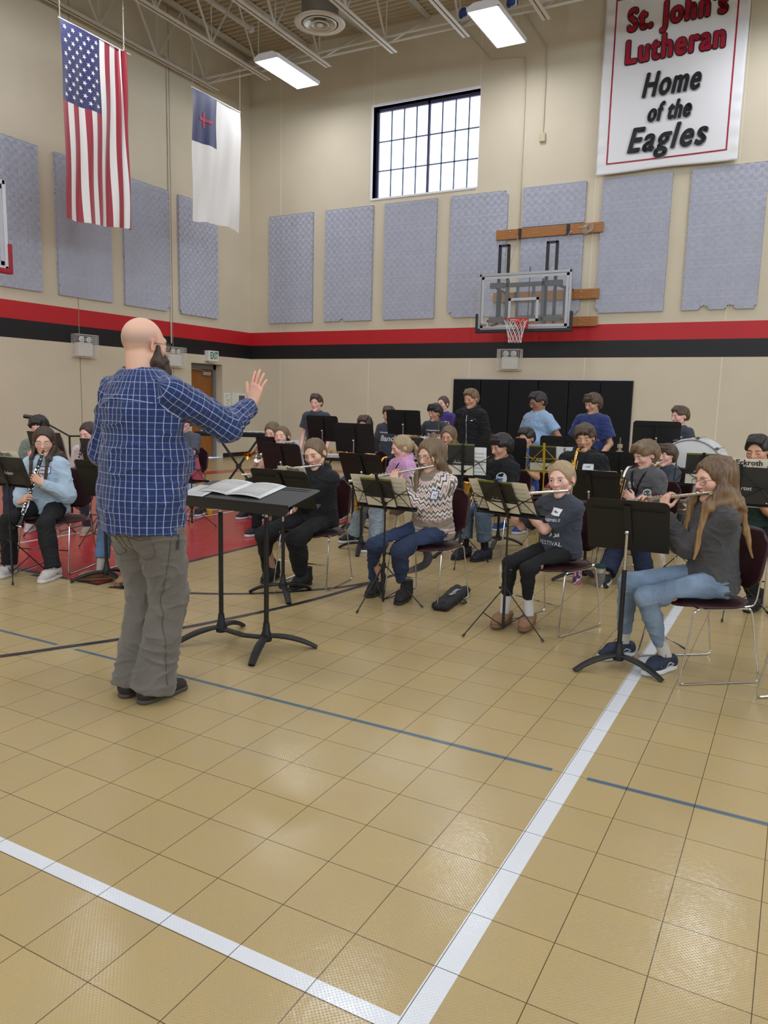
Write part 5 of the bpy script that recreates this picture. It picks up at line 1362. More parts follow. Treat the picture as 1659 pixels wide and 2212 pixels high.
# ================================================================ CHAIRS, STANDS, INSTRUMENTS
M_CHR = mat('chrome_rod', rgb(205, 205, 208), .16, metal=1.0)
M_SHELL = mat('maroon_shell_plastic', rgb(54, 22, 28), .42, bump=.12, bscale=300)
M_STB = mat('black_stand_enamel', rgb(16, 16, 17), .5)
M_STW = mat('black_wire_enamel', rgb(22, 22, 24), .4)
M_SILV = mat('silver_plate', rgb(222, 218, 210), .18, metal=1.0); M_GOLD = mat('gold_lacquer', rgb(214, 168, 82), .2, metal=1.0); M_EBON = mat('ebonite', rgb(20, 19, 20), .25); M_BRS = mat('brass_lacquer', rgb(204, 162, 84), .18, metal=1.0)
def shell(nm, w, h, r, curve, n=14):
    """rounded rectangle sheet, bent across its width"""
    vs = []; fs = []
    for i in range(n + 1):
        for j in range(n + 1):
            a, c = -1 + 2 * i / n, -1 + 2 * j / n
            # squircle mapping
            x = a * math.sqrt(max(0, 1 - .42 * (c * c) * (abs(a) ** 3 > .0) * abs(c) ** 5)) * w / 2; z = c * math.sqrt(max(0, 1 - .42 * abs(a) ** 7)) * h / 2
            vs.append((x, curve * (a * a - .4), z))
    for i in range(n):
        for j in range(n): q = i * (n + 1) + j; fs.append((q, q + n + 1, q + n + 2, q + 1))
    return vs, fs
def build_chair():
    t = empty('chair')
    vs, fs = shell('s', .455, .43, 0, .02)
    b = MB(); b.add([(x, z + .01, .438 + y * .4 - .018 * (1 - (z / .215) ** 2) + (.0 if z < .15 else -(z - .15) * .35)) for x, y, z in vs], fs); o = b.build('seat', M_SHELL, t, smooth=True, auto=False); md = o.modifiers.new('t', 'SOLIDIFY'); md.thickness = .007; md.offset = 0
    vs, fs = shell('b', .455, .335, 0, .035)
    b = MB(); b.add([(x, -.225 - y * -1 * .9 - .06 * (z / .335), .67 + z) for x, y, z in vs], fs); o = b.build('backrest', M_SHELL, t, smooth=True, auto=False); md = o.modifiers.new('t', 'SOLIDIFY'); md.thickness = .007; md.offset = 0
    r = .0056
    def soft(P, rad=.03):
        out = []; n = len(P)
        for i in range(n):
            p = Vector(P[i]); a = (Vector(P[i - 1]) - p); c = (Vector(P[(i + 1) % n]) - p); ra = min(rad, a.length / 2, c.length / 2); p1 = p + a.normalized() * ra; p2 = p + c.normalized() * ra
            for k in range(5): q = k / 4; out.append(p1 * (1 - q) ** 2 + p * 2 * q * (1 - q) + p2 * q * q)
        return out
    for s in (-1, 1):
        b = MB(); b.tube(soft([(s * .235, .24, .0065), (s * .215, .165, .417), (s * .215, -.165, .417), (s * .235, -.235, .0065)]), r, n=8, closed=True)
        b.cyl((s * .235, .225, .0035), (s * .235, .20, .0035), .0034, n=6); b.build('side_frame', M_CHR, t, smooth=True)
        b = MB(); b.tube(catmull([(s * .17, .1, .417), (s * .18, -.15, .418), (s * .19, -.20, .445), (s * .195, -.215, .55), (s * .195, -.245, .76)], 5), r, n=8); b.build('back_upright', M_CHR, t, smooth=True)
    b = MB(); b.cyl((-.225, .205, .20), (.225, .205, .20), .005, n=8); b.cyl((-.215, .13, .414), (.215, .13, .414), .005, n=8); b.cyl((-.215, -.14, .414), (.215, -.14, .414), .005, n=8); b.build('cross_bar', M_CHR, t, smooth=True)
    return t
CH0 = None
def chair_at(x, y, rz, lb):
    global CH0
    if CH0 is None: CH0 = build_chair(); c = CH0
    else: c = copy_tree(CH0)
    c.location = (x, y, 0); c.rotation_euler = (0, 0, rz); tag(c, lb, 'chair', 'maroon stacking chairs'); return c
def chair_for(I, lb, off=.055):
    p = I['base'] + (np.array(Matrix.Rotation(I['rz'], 3, 'Z')) @ V3(0, off, 0))[:2]; return chair_at(p[0], p[1], I['rz'], lb)

def curved_foot(b, a, L=.27, z0=.075):
    d = V3(math.cos(a), math.sin(a), 0); n = 9; 
    pts = [d * (L * k / n) + V3(0, 0, z0 * (1 - (k / n) ** 2.2) + .008) for k in range(n + 1)]; b.tube(pts, [.020 + .006 * math.sin(PI * k / n) for k in range(n + 1)], n=8, flat=.55, up=(0, 0, 1))
def desk_frame(zc, tilt, roll=0): return Matrix.Translation((0, 0, zc)) @ Matrix.Rotation(roll, 4, 'Y') @ Matrix.Rotation(tilt, 4, 'X')
def solid_stand(x, y, face, zc, tilt, lb, w=.51, h=.33, rot0=0.5, roll=0.0, dyaw=0.0, m=None, base=True, gp='solid black music stands', fold=None):
    """desk front (music side) faces local +y; the spine and knob sit behind it"""
    rz = math.atan2(-face[0], face[1]); t = empty('music_stand', (x, y, 0), rz, lb, 'music stand', gp); mm = m or M_STB
    b = MB(); zt = zc - .10
    for k in range(3): curved_foot(b, rot0 + k * 2 * PI / 3)
    b.lathe([(.03, .055), (.035, .08), (.022, .115), (.017, .16), (.0, .16)], n=14); b.build('base', mm, t, smooth=True)
    b = MB(); b.cyl((0, 0, .1), (0, 0, zt - .12), .0135, n=12); b.build('pole', mm, t, smooth=True)
    b = MB(); b.cyl((0, 0, zt - .13), (0, 0, zc - .015), .0095, n=12); b.build('inner_tube', M_CHR, t, smooth=True)
    M = desk_frame(zc, tilt, roll) @ Matrix.Rotation(dyaw, 4, 'Z')
    R3 = M.to_3x3(); T = lambda p: M @ Vector(p)
    b = MB(); n = 6; r = .035; z0, z1 = -h * .42, h * .58; P = []
    for cx, cz, a0 in ((w / 2 - r, z1 - r, 0), (-w / 2 + r, z1 - r, 90)):
        for k in range(n + 1): a = math.radians(a0 + 90 * k / n); P.append((cx + r * math.cos(a), cz + r * math.sin(a)))
    P += [(-w / 2, z0), (w / 2, z0)]
    b.poly([T((p[0], .012, p[1])) for p in P], R3 @ Vector((0, 1, 0)), .0022); b.poly([T((-w / 2, .014, z0)), T((w / 2, .014, z0)), T((w / 2, .072, z0 + .004)), T((-w / 2, .072, z0 + .004))], R3 @ Vector((0, 0, -1)), .002)
    for z in (z1 - .055, z1 - .065): b.tube([T((-w / 2 + .02, .010, z)), T((w / 2 - .02, .010, z))], .0016, n=4)
    b.build('desk', mm, t)
    b = MB(); b.poly([T((-.028, .008, z0 * .55)), T((.028, .008, z0 * .55)), T((.018, .008, z1 - .03)), T((-.018, .008, z1 - .03))], R3 @ Vector((0, -1, 0)), .012); b.build('spine', mm, t)
    b = MB(); b.ball(T((0, -.012, 0)), .015, 10, None); b.build('tilt_joint', M_CHR, t, smooth=True)
    return t, M
def wire_stand(x, y, face, zc, tilt, lb, w=.50, m=None, zleg=.30, spread=.29, rot0=.4, roll=0.0, gp='folding wire music stands', h=.26):
    rz = math.atan2(-face[0], face[1]); t = empty('folding_music_stand', (x, y, 0), rz, lb, 'music stand', gp); mm = m or M_STW
    for k in range(3):
        a = rot0 + k * 2 * PI / 3; d = V3(math.cos(a), math.sin(a), 0); b = MB(); b.cyl(d * .012 + V3(0, 0, zleg), d * spread + V3(0, 0, .010), .0045, n=6); b.cyl(d * (spread - .012) + V3(0, 0, .022), d * (spread + .004) + V3(0, 0, .007), .008, n=8); b.cyl(d * spread * .52 + V3(0, 0, zleg * .50), V3(0, 0, .045), .0035, n=5); b.build('leg', mm, t)
    b = MB(); b.cyl((0, 0, .03), (0, 0, zc * .55), .0095, n=10); b.cyl((0, 0, zc * .55), (0, 0, zc), .0065, n=10); b.cyl((0, 0, zleg - .02), (0, 0, zleg + .02), .016, n=10); b.cyl((0, 0, zc * .55 - .02), (0, 0, zc * .55 + .02), .014, n=10); b.build('pole', mm, t, smooth=True)
    b = MB(); b.cyl((0, 0, zc * .55), (.035, 0, zc * .55), .005, n=6); b.ball((.04, 0, zc * .55), .010, 8); b.cyl((0, 0, zleg), (-.03, 0, zleg), .005, n=6); b.ball((-.035, 0, zleg), .010, 8); b.build('clamp_knob', mm, t)
    M = desk_frame(zc, tilt, roll); T = lambda p: M @ Vector(p)
    b = MB(); b.box(T((0, .015, .0)), (w / 2, .012, .003), M.to_3x3()); b.box(T((0, .028, .008)), (w / 2, .0015, .008), M.to_3x3())
    b.build('shelf', mm, t)
    b = MB(); b.box(T((0, .0, h * .55)), (.012, .003, h * .62), M.to_3x3())
    for s in (-1, 1):
        b.tube([T((0, 0, .04)), T((s * w * .46, 0, h * .72))], .0032, n=4, up=(0, 1, 0)); b.tube([T((0, -.003, h * .98)), T((s * w * .30, -.003, h * .50)), T((s * w * .46, -.003, .01))], .0032, n=4); b.tube([T((s * w * .46, 0, .0)), T((s * w * .44, 0, h * .80))], .0038, n=4); b.tube([T((0, -.002, h * .55)), T((s * w * .49, -.002, h * .56))], .0032, n=4)
    b.build('desk_arms', mm, t); return t, M
M_OLIVE = mat('olive_folder_band', rgb(112, 116, 42), .6); M_FOLD = mat('dark_folder_board', rgb(44, 42, 38), .55); M_CREAM = mat('cream_paper', rgb(222, 214, 194), .75); M_STAFF = mat('grey_print', rgb(150, 146, 140), .8); M_PINK = mat('pink_folder', rgb(196, 112, 128), .6)
def sheet_on(t_world, M, dx, z0, w, h, lb, m=None, off=.018, gp=None, ang=0.0, name='sheet_music', text=None, staves=True, cat='sheet music'):
    """a leaf standing on a desk: own thing sharing the stand's place"""
    o = empty(name, t_world.location, t_world.rotation_euler[2], lb, cat, gp); Mx = M @ Matrix.Translation((dx, off, z0)) @ Matrix.Rotation(ang, 4, 'Y'); T = lambda p: Mx @ Vector(p); R3 = Mx.to_3x3()
    b = MB(); n = 10; vs = []; fs = []
    for i in range(n + 1):
        for j in range(5): u = -w / 2 + w * i / n; vs.append(T((u, .004 * math.sin(i * .9) + .0, h * j / 4)))
    for i in range(n):
        for j in range(4): a = i * 5 + j; fs.append((a, a + 5, a + 6, a + 1))
    b.add(vs, fs); q = b.build('leaf', m or M_CREAM, o); md = q.modifiers.new('t', 'SOLIDIFY'); md.thickness = .0012; md.offset = 0
    if staves:
        b = MB(); k = 0
        while .03 + k * .034 < h - .03:
            z = .03 + k * .034
            for s in (-1, 1): [b.add([T((-w / 2 + .02, s * .0065, z + e)), T((w / 2 - .02, s * .0065, z + e)), T((w / 2 - .02, s * .0065, z + e + .0012)), T((-w / 2 + .02, s * .0065, z + e + .0012))], [(0, 1, 2, 3)]) for e in (0, .003, .006, .009)]
            k += 1
        b.build('printed_staves', M_STAFF, o)
    if text:
        for j, (s_, sz, x_, z_, mm) in enumerate(text):
            tv, tf = text_mesh(s_, sz, sz * .02, 0, res=2); b = MB(); b.add([T((v.x + x_, -.008, v.y + z_)) for v in tv], tf); b.build('printed_lettering', mm, o)
    return o
def folder_on(t_world, M, dx, z0, lb, w=.24, h=.30, off=.010, ang=0.0, band=True, pocket=True, gp='band music folders', text='Adam'):
    o = empty('music_folder', t_world.location, t_world.rotation_euler[2], lb, 'music folder', gp); Mx = M @ Matrix.Translation((dx, off, z0)) @ Matrix.Rotation(ang, 4, 'Y'); T = lambda p: Mx @ Vector(p); R3 = Mx.to_3x3()
    b = MB(); b.box(T((0, 0, h / 2)), (w / 2, .0015, h / 2), R3); b.build('cover', M_FOLD, o)
    if band: b = MB(); b.box(T((0, -.001, h - .006)), (w / 2, .0016, .007), R3); b.build('edge_band', M_OLIVE, o)
    if pocket: b = MB(); b.box(T((0, -.002, h * .16)), (w / 2 - .008, .001, h * .155), R3); pk = b.build('pocket_label', M_CREAM, o); b = MB(); b.lathe([(0, -.0035), (.026, -.0035), (.026, -.003)], T((.03, 0, h * .16)), 'Y', n=18, M=None); b.build('round_emblem', M_INK, o)
    if text: tv, tf = text_mesh(text, .042, .0006, .25, res=2); b = MB(); b.add([T((v.x - .02, -.0032, v.y + h * .42)) for v in tv], tf); b.build('printed_lettering', M_PRINT, o)
    return o

# ---- instruments: built in the player's own frame, each a thing of its own
def inst_root(I, name, lb, cat, gp=None): return empty(name, (I['base'][0], I['base'][1], 0), I['rz'], lb, cat, gp)
def flute(I, lb):
    t = inst_root(I, 'flute', lb, 'flute', 'silver flutes'); ax, M0 = I['ax'], I['M0']; up = unit(V3(0, 0, 1) - ax * ax[2]); out = unit(np.cross(up, ax)); out = out if out[1] > 0 else -out
    L = .60; b = MB(); b.cyl(M0 - ax * .09, M0 + ax * L, .0096, n=14)
    for q in (-.09, .125, .135, .51, .6): b.cyl(M0 + ax * q, M0 + ax * (q + .008), .0118, n=14)
    b.build('tube', M_SILV, t, smooth=True)
    b = MB(); b.ball(M0 - out * .004 + up * .006, (.022, .013, .008), 12, Matrix(np.stack([ax, out, up], 1).tolist())); b.build('lip_plate', M_SILV, t, smooth=True)
    b = MB()
    for k in range(16):
        q = .17 + k * .0255; b.cyl(M0 + ax * q + up * .011 + out * .002, M0 + ax * q + up * .0155 + out * .002, .0082 if k % 3 else .006, n=10)
    b.cyl(M0 + ax * .16 - out * .009 + up * .009, M0 + ax * .58 - out * .009 + up * .009, .0017, n=5); b.cyl(M0 + ax * .20 + out * .010 + up * .007, M0 + ax * .56 + out * .010 + up * .007, .0017, n=5)
    b.build('keywork', M_SILV, t); return t
def clarinet(I, lb):
    t = inst_root(I, 'clarinet', lb, 'clarinet', 'black clarinets'); ax, M0 = I['ax'], I['M0']; rr = unit(V3(1, 0, 0) - ax * ax[0]); ff = unit(np.cross(rr, ax)); ff = ff if ff[1] > 0 else -ff
    Z = lambda q: M0 + ax * q
    b = MB(); b.tube([Z(-.012), Z(.02), Z(.07)], [.004, .009, .0125], n=12); b.build('mouthpiece', M_EBON, t, smooth=True)
    b = MB(); b.tube([Z(.07), Z(.085), Z(.13), Z(.14), Z(.36), Z(.365), Z(.56), Z(.60), Z(.635), Z(.66)], [.0145, .0165, .0155, .0135, .0135, .0145, .0145, .018, .026, .036], n=16); b.build('body', M_EBON, t, smooth=True)
    b = MB()
    for q in (.03, .072, .135, .36, .55, .655): b.cyl(Z(q), Z(q + .006), .0165 if q < .6 else .0365, n=14)
    for k in range(13): q = .17 + k * .029; b.cyl(Z(q) + ff * .012, Z(q) + ff * .0185, .0075, n=8)
    for s in (-1, 1): b.tube([Z(.16) + rr * s * .015 + ff * .008, Z(.34) + rr * s * .016 + ff * .008], .002, n=5); b.tube([Z(.38) + rr * s * .016 + ff * .008, Z(.54) + rr * s * .017 + ff * .008], .002, n=5); b.tube([Z(.42) + rr * s * .016, Z(.47) + rr * s * .026 + ff * .01, Z(.50) + rr * s * .024 + ff * .012], .0035, n=5)
    b.build('keywork', M_SILV, t); return t
def sax(I, lb, m=None, black=False, gp='saxophones'):
    m = m or M_GOLD; t = inst_root(I, 'bass_clarinet' if black else 'saxophone', lb, 'bass clarinet' if black else 'saxophone', None if black else gp); ax, M0 = I['ax'], I['M0']
    rr = unit(V3(1, 0, 0) - ax * ax[0]); ff = unit(np.cross(rr, ax)); ff = ff if ff[1] > 0 else -ff; n0 = M0 + V3(0, .075, -.012) + ff * 0; top = M0 + V3(0, .155, -.06)
    b = MB(); b.tube([M0 + V3(0, -.012, .003), M0 + V3(0, .03, -.006), M0 + V3(0, .08, -.016)], [.005, .011, .013], n=10); b.build('mouthpiece', M_EBON, t, smooth=True)
    b = MB(); b.tube(catmull([M0 + V3(0, .07, -.014), M0 + V3(0, .12, -.018), top, top + ax * .05], 5), [.0085 + .0005 * k for k in range(16)], n=10); b.build('neck', M_SILV if black else m, t, smooth=True)
    L = .62 if black else .46; e = top + ax * L
    b = MB()
    if black: b.tube([top + ax * .04, top + ax * .08, e], [.016, .0175, .0175], n=14); b.build('body', M_EBON, t, smooth=True)
    else:
        P = catmull([top + ax * .04, top + ax * .25, e, e + ax * .055 + ff * .035, e + ax * .02 + ff * .075, e - ax * .12 + ff * .082, e - ax * .22 + ff * .105], 6); n = len(P); b.tube(P, [.012 + .030 * (k / (n - 1)) ** 1.3 + (.022 * max(0, (k / (n - 1) - .85) / .15) ** 1.5) for k in range(n)], n=16, cap=False); b.build('body', m, t, smooth=True)
    b = MB(); km = M_GOLD if black else M_BRS
    for k in range(14): q = .07 + k * (L - .1) / 14; r_ = .019 + .012 * k / 14; b.cyl(top + ax * q + ff * (r_ - .004) + rr * .008 * (k % 3 - 1), top + ax * q + ff * (r_ + .005) + rr * .008 * (k % 3 - 1), .010 + .004 * (k % 2), n=9)
    for s in (-1, 1): b.tube([top + ax * .06 + rr * s * .026, top + ax * (L - .02) + rr * s * .034], .0026, n=5); b.tube([top + ax * .1 + rr * s * .02 + ff * .02, top + ax * (L - .05) + rr * s * .026 + ff * .026], .0022, n=5)
    for k in range(5): q = .1 + .08 * k; b.tube([top + ax * q + rr * .026, top + ax * (q + .02) + rr * .045 + ff * .012, top + ax * (q + .04) + rr * .028 + ff * .02], .0035, n=5)
    b.build('keywork', km, t); return t
def strap(I, m, w=.013):
    """neck strap from behind the neck to the instrument, a clothing part of its wearer"""
    Nb, rt, fw = I['Nb'], I['rt'], I['fw']; b = MB()
    for s in (-1, 1):
        P = [Nb - fw * .055 + V3(0, 0, .035), Nb + rt * s * .062 - fw * .01 + V3(0, 0, .034)]
        for q in np.linspace(0, 1, 9):
            c = on_chest(I, s * (.062 - .056 * q), .015 + .17 * q)
            if c is not None and np.linalg.norm(c - P[-1]) < .12: P.append(c + fw * .004)
        b.tube(P, w, n=6, flat=.25, up=tuple(fw))
    return b.build('neck_strap', m, I['root'])
def trumpet(I, lb, m=None):
    m = m or M_BRS; t = inst_root(I, 'trumpet', lb, 'trumpet', 'brass trumpets'); ax, M0 = I['ax'], I['M0']; up = unit(V3(0, 0, 1) - ax * ax[2]); rr = np.cross(ax, up)
    Z = lambda q, u=0, r=0: M0 + ax * q + up * u + rr * r
    b = MB(); b.tube([Z(-.004), Z(.012), Z(.06)], [.0125, .010, .0055], n=12); b.build('mouthpiece', M_SILV, t, smooth=True)
    b = MB(); b.tube(catmull([Z(.05), Z(.30), Z(.38), Z(.415, -.022), Z(.40, -.05), Z(.36, -.055), Z(.24, -.055)], 5), .0058, n=8)
    P = catmull([Z(.18, -.05, -.02), Z(.08, -.05, -.022), Z(.05, -.025, -.022), Z(.08, .0, -.022), Z(.2, .0, -.022), Z(.34, 0, -.02), Z(.42, 0, -.02), Z(.48, 0, -.02)], 5); n = len(P)
    b.tube(P, [.006 + .052 * max(0, (k / (n - 1) - .62) / .38) ** 3.2 for k in range(n)], n=18, cap=False); b.build('tubing', m, t, smooth=True)
    b = MB()
    for k in range(3): c = Z(.185 + k * .026, 0, -.008); b.cyl(c - up * .085, c + up * .025, .0105, n=10); b.cyl(c + up * .025, c + up * .045, .003, n=6); b.cyl(c + up * .045, c + up * .048, .008, n=10)
    b.build('valve', m, t, smooth=True); return t
# ================================================================ THE BAND
def plaid(name):
    N = NB(name); uv = N.n('ShaderNodeUVMap', uv_map='cloth').outputs[0]; wv = N.noise(N.obj(), 7, 2); x, y, z = N.sep(uv)
    def lines(c, pitch, w, off=0.0):
        f = N.math('ABSOLUTE', N.math('SUBTRACT', N.math('FRACT', N.math('ADD', N.math('DIVIDE', c, pitch), off)), .5)); return N.math('GREATER_THAN', f, .5 - w / pitch / 2)
    base = N.mix(N.math('MULTIPLY', N.noise(N.obj(), 260, 1), .5), rgb(11, 34, 86), rgb(20, 52, 116))
    c = N.mix(N.math('MULTIPLY', lines(y, .030, .0034), .20), base, rgb(150, 176, 222)); c = N.mix(N.math('MULTIPLY', lines(x, .028, .0030), .50), c, rgb(206, 216, 238))
    c = N.mix(N.math('MULTIPLY', lines(x, .052, .0100, .25), .18), c, rgb(14, 26, 66)); c = N.mix(N.math('MULTIPLY', lines(y, .060, .0030), .34), c, rgb(190, 204, 232))
    N.l(c, N.b.inputs['Base Color']); N.b.inputs['Roughness'].default_value = .8; N.b.inputs['Sheen Weight'].default_value = .2; return N.m
def nordic(name):
    N = NB(name); a = N.n('ShaderNodeAttribute', attribute_name='yoke'); an, r, hz = N.sep(a.outputs['Vector'])
    tri = lambda k: N.math('PINGPONG', N.math('MULTIPLY', an, k), .5)
    rz_ = N.math('ADD', r, N.math('MULTIPLY', tri(4.2), .038)); f = N.math('FRACT', N.math('DIVIDE', rz_, .074))
    rp = N.n('ShaderNodeValToRGB'); rp.color_ramp.interpolation = 'CONSTANT'; E = rp.color_ramp.elements
    E[0].color = rgb(216, 206, 202); E[1].position = .27; E[1].color = rgb(70, 56, 52)
    for p, c in ((.40, rgb(226, 216, 212)), (.55, rgb(190, 158, 154)), (.68, rgb(226, 216, 212)), (.80, rgb(150, 134, 122)), (.9, rgb(84, 70, 64))): e = E.new(p); e.color = c
    N.l(f, rp.inputs[0]); base = N.mix(N.math('MULTIPLY', N.noise(N.obj(), 160, 2), .6), rgb(132, 116, 102), rgb(160, 142, 128))
    inb = N.math('MULTIPLY', N.math('GREATER_THAN', r, .105), N.math('LESS_THAN', rz_, .345)); c = N.mix(inb, base, rp.outputs[0])
    h2 = N.math('ADD', hz, N.math('MULTIPLY', tri(11.), .016)); b1 = N.math('MULTIPLY', N.math('GREATER_THAN', h2, .075), N.math('LESS_THAN', h2, .092)); c = N.mix(b1, c, rgb(206, 180, 174))
    b2 = N.math('MULTIPLY', N.math('GREATER_THAN', h2, .055), N.math('LESS_THAN', h2, .064)); c = N.mix(b2, c, rgb(226, 214, 208)); N.l(c, N.b.inputs['Base Color']); N.b.inputs['Roughness'].default_value = .95; N.b.inputs['Sheen Weight'].default_value = .3
    N.bump(N.noise(N.obj(), 240, 2), .4, .004); return N.m
def tiedye(name):
    N = NB(name); n = N.noise(N.obj(), 11, 3); rp = N.n('ShaderNodeValToRGB'); E = rp.color_ramp.elements; E[0].position = .3; E[0].color = rgb(206, 150, 172); E[1].position = .7; E[1].color = rgb(160, 196, 176)
    e = E.new(.45); e.color = rgb(222, 214, 214); e = E.new(.58); e.color = rgb(214, 206, 216); N.l(n, rp.inputs[0]); N.l(rp.outputs[0], N.b.inputs['Base Color']); N.b.inputs['Roughness'].default_value = .9; return N.m
PLAID = plaid('blue_plaid_cotton')
BLK_C = cloth('black_cotton', (15, 15, 18), sheen=0); BLKH = cloth('black_fleece', (15, 16, 21), sheen=.04); CHAR = cloth('charcoal_tee', (74, 78, 88), sheen=.1); CHAR2 = cloth('slate_tee', (56, 62, 74), sheen=.1); GREYK = cloth('grey_knit', (72, 70, 72), bump=.6, sheen=.1, bscale=190)
def jeans(n, c): return denim('denim_' + n, c)

# ---- the band leader
cuffp = tuple(at_y(545, 872, 3.2))
I1 = person('leader', 'bald bearded man in blue plaid shirt raising his right hand, back turned', (320, 747), 3.6, (.10, .995), H=1.85, seat=False, base=(-2.755, 2.655), lean=.03, head=(-2, 2, 0), skin='fair', hair=dict(cut='bald', col='dark'), hcol='shaved', beard=True,
    top=dict(mat=PLAID, pat='arms', ease=.022, hem=.845, belly=.035, wr=.009, wrs=(9, 9, 7), collar=True, cuff=.035, neck=.066), bottom=dict(mat=cloth('grey_twill', (100, 94, 87), var=.10, vscale=6), hemr=.092, knee=.080, calf=.074, thigh=.108, wr=.0075, wrs=(7, 7, 13), hemz=.05), shoes='desert',
    feet=[(-2.695, 2.645, -.02), (-2.835, 2.655, .03)], wworld=[cuffp, (-3.02, 3.0, 1.12)], elbows=[(.45, -.05, -1), (-.5, -.3, -1)],
    hands=[((.20, .15, .96), (-.12, 1, .0), (.10, .07, .10, .16), .05), ((.5, .8, .2), (0, 0, -1), (.3, .3, .3, .3), .3)], glasses=True, eyes='open', vox=.0042, bulk=1.20, legbulk=1.04, sh_w=1.15, hscale=1.04)
# shirt details and trouser pocket stitching

# ---- front row
def P_(key, lab, px, d, face, **k): return person(key, lab, px, d, face, **k)
I28 = P_('f4', 'young woman with long wavy hair and glasses in grey sweater playing flute', (1543, 1036), 4.25, (-.80, -.60), H=1.66, lean=.06, head=(6, 8, 4), skin='fair', hair=dict(cut='long', col='ombre', len=.36, vol=1.25, rough=.006), glasses=(70, 44, 44), eyes='down', inst='flute', idir=(.94, .26, -.20), vox=.0042,
    top=dict(mat=GREYK, ease=.015, rib=True, cuff=.0, wr=.006, neck=.058, hem=.475), bottom=dict(mat=jeans('light', (118, 136, 158)), hemr=.044, knee=.060, calf=.052, thigh=.088, hemz=.16, sock=mat('cream_sock', rgb(206, 200, 190), .9, bump=.4, bscale=200), wr=.004), shoes='navyrun', feet=[(-.83, 4.60, .35), (-.57, 4.48, .45)], sh_w=.98)
I27 = P_('f3', 'small blond girl in dark grey festival T-shirt and black leggings playing flute', (1213, 1036), 5.12, (-.36, -.93), H=1.42, lean=.05, head=(14, 4, 6), skin='pink', hair=dict(cut='tail', col='blond', brow='dirty', rough=.002), eyes='open', inst='flute', idir=(.92, .30, -.15), vox=.0045, seatz=.45,
    top=dict(mat=CHAR2, sleeve='short', ease=.022, sl=.80, wr=.005, hem=.47), bottom=dict(mat=BLK_C, hemr=.044, knee=.060, calf=.052, thigh=.086, hemz=.20, sock=mat('white_sock', rgb(214, 212, 210), .9), wr=.003), shoes='clog', feet=[(-1.66, 4.83, .3, .015), (-1.50, 4.86, .45, .015)])
I14 = P_('f2', 'girl with long brown hair and glasses in zigzag patterned sweater playing flute', (932, 984), 5.68, (-.10, -.99), H=1.60, lean=.07, head=(-12, 12, 6), skin='fair', hair=dict(cut='long', col='dirty', len=.42, vol=1.0, bun=True, rough=.0035, front=(0, 1), wisp=True), glasses=(46, 40, 44), eyes='down', inst='flute', idir=(.93, .20, -.22), vox=.0048,
    top=dict(mat=nordic('zigzag_knit'), pat='yoke', ease=.022, wr=.007, hem=.47), bottom=dict(mat=jeans('navy', (40, 54, 84)), hemr=.070, knee=.066, calf=.062, thigh=.092, hemz=.13, wr=.006), shoes='westboot', feet=[(-2.79, 5.10, .15), (-2.52, 5.04, .25)])
I7 = P_('f1', 'girl in black hooded sweatshirt playing flute behind the wide double stand', (681, 981), 6.12, (.10, -.99), H=1.62, lean=.10, head=(2, 14, 10), skin='fair', hair=dict(cut='tight', col='dirty', brow='dark'), eyes='open', inst='flute', idir=(.96, .10, -.16), vox=.0048,
    top=dict(mat=BLKH, hood=True, ease=.026, wr=.0055), bottom=dict(mat=BLK_C, hemr=.088, knee=.078, calf=.076, hemz=.09), shoes='blackboot', feet=[(-3.74, 5.02, .1), (-3.40, 4.98, -.1)])
I2 = P_('c1', 'girl with glasses in pale blue sweatshirt and black trousers playing clarinet', (96, 955), 6.45, (.34, -.94), H=1.52, lean=.05, head=(24, 8, 0), skin='fair', hair=dict(cut='long', col='dark', len=.30, vol=.85, rough=.003), glasses=(168, 140, 140), eyes='closed', inst='clarinet', idir=(.10, .40, -.91), vox=.0048,
    top=dict(mat=cloth('pale_blue_fleece', (176, 198, 218), sheen=.4), ease=.030, wr=.006, cuff=-.005), bottom=dict(mat=BLK_C, hemr=.066, knee=.076, calf=.074, hemz=.085, thigh=.098), shoes='greyrun', feet=[(-5.62, 3.96, .2), (-5.20, 4.05, .0)])
I5 = P_('c2', 'seated person in blue jeans and brown slippers, mostly hidden behind the band leader', (300, 975), 6.45, (.15, -.99), H=1.55, lean=.05, head=(0, 8, 0), hair=dict(cut='long', col='brown', len=.2), vox=.0075, inst='clarinet',
    top=dict(mat=cloth('white_cotton', (214, 212, 210))), bottom=dict(mat=jeans('mid', (84, 110, 142)), hemr=.062, hemz=.17, knee=.062, sock=mat('grey_sock', rgb(176, 170, 164), .9)), shoes='clog', feet=[(-4.87, 4.24, -.9), (-4.60, 4.3, 0)])
# ---- left block
I4 = P_('c3', 'girl in pastel tie-dye sweatshirt playing clarinet at the left of the band leader', (192, 937), 8.3, (.30, -.95), H=1.55, lean=.08, head=(-8, 14, 0), skin='pink', hair=dict(cut='tail', col='dark'), eyes='down', inst='clarinet', idir=(.06, .42, -.90), vox=.0065,
    top=dict(mat=tiedye('pastel_tie_dye'), hood=True, ease=.024), bottom=dict(mat=cloth('navy_cotton', (38, 38, 58))), shoes='hiker', feet=[(-6.98, 5.35, .2, .12), (-6.60, 5.60, .2)])
I3 = P_('l1', 'dark haired man in sage green T-shirt behind a black stand at the far left', (84, 924), 8.6, (.38, -.92), H=1.78, lean=.05, head=(10, 12, 0), skin='pink', hair=dict(cut='mop', col='black'), eyes='down', vox=.007, bulk=1.15, inst='clarinet', seatz=.42,
    top=dict(mat=cloth('sage_tee', (112, 124, 112)), sleeve='short', ease=.02), bottom=dict(mat=jeans('dark', (44, 50, 64))), shoes='greyrun')
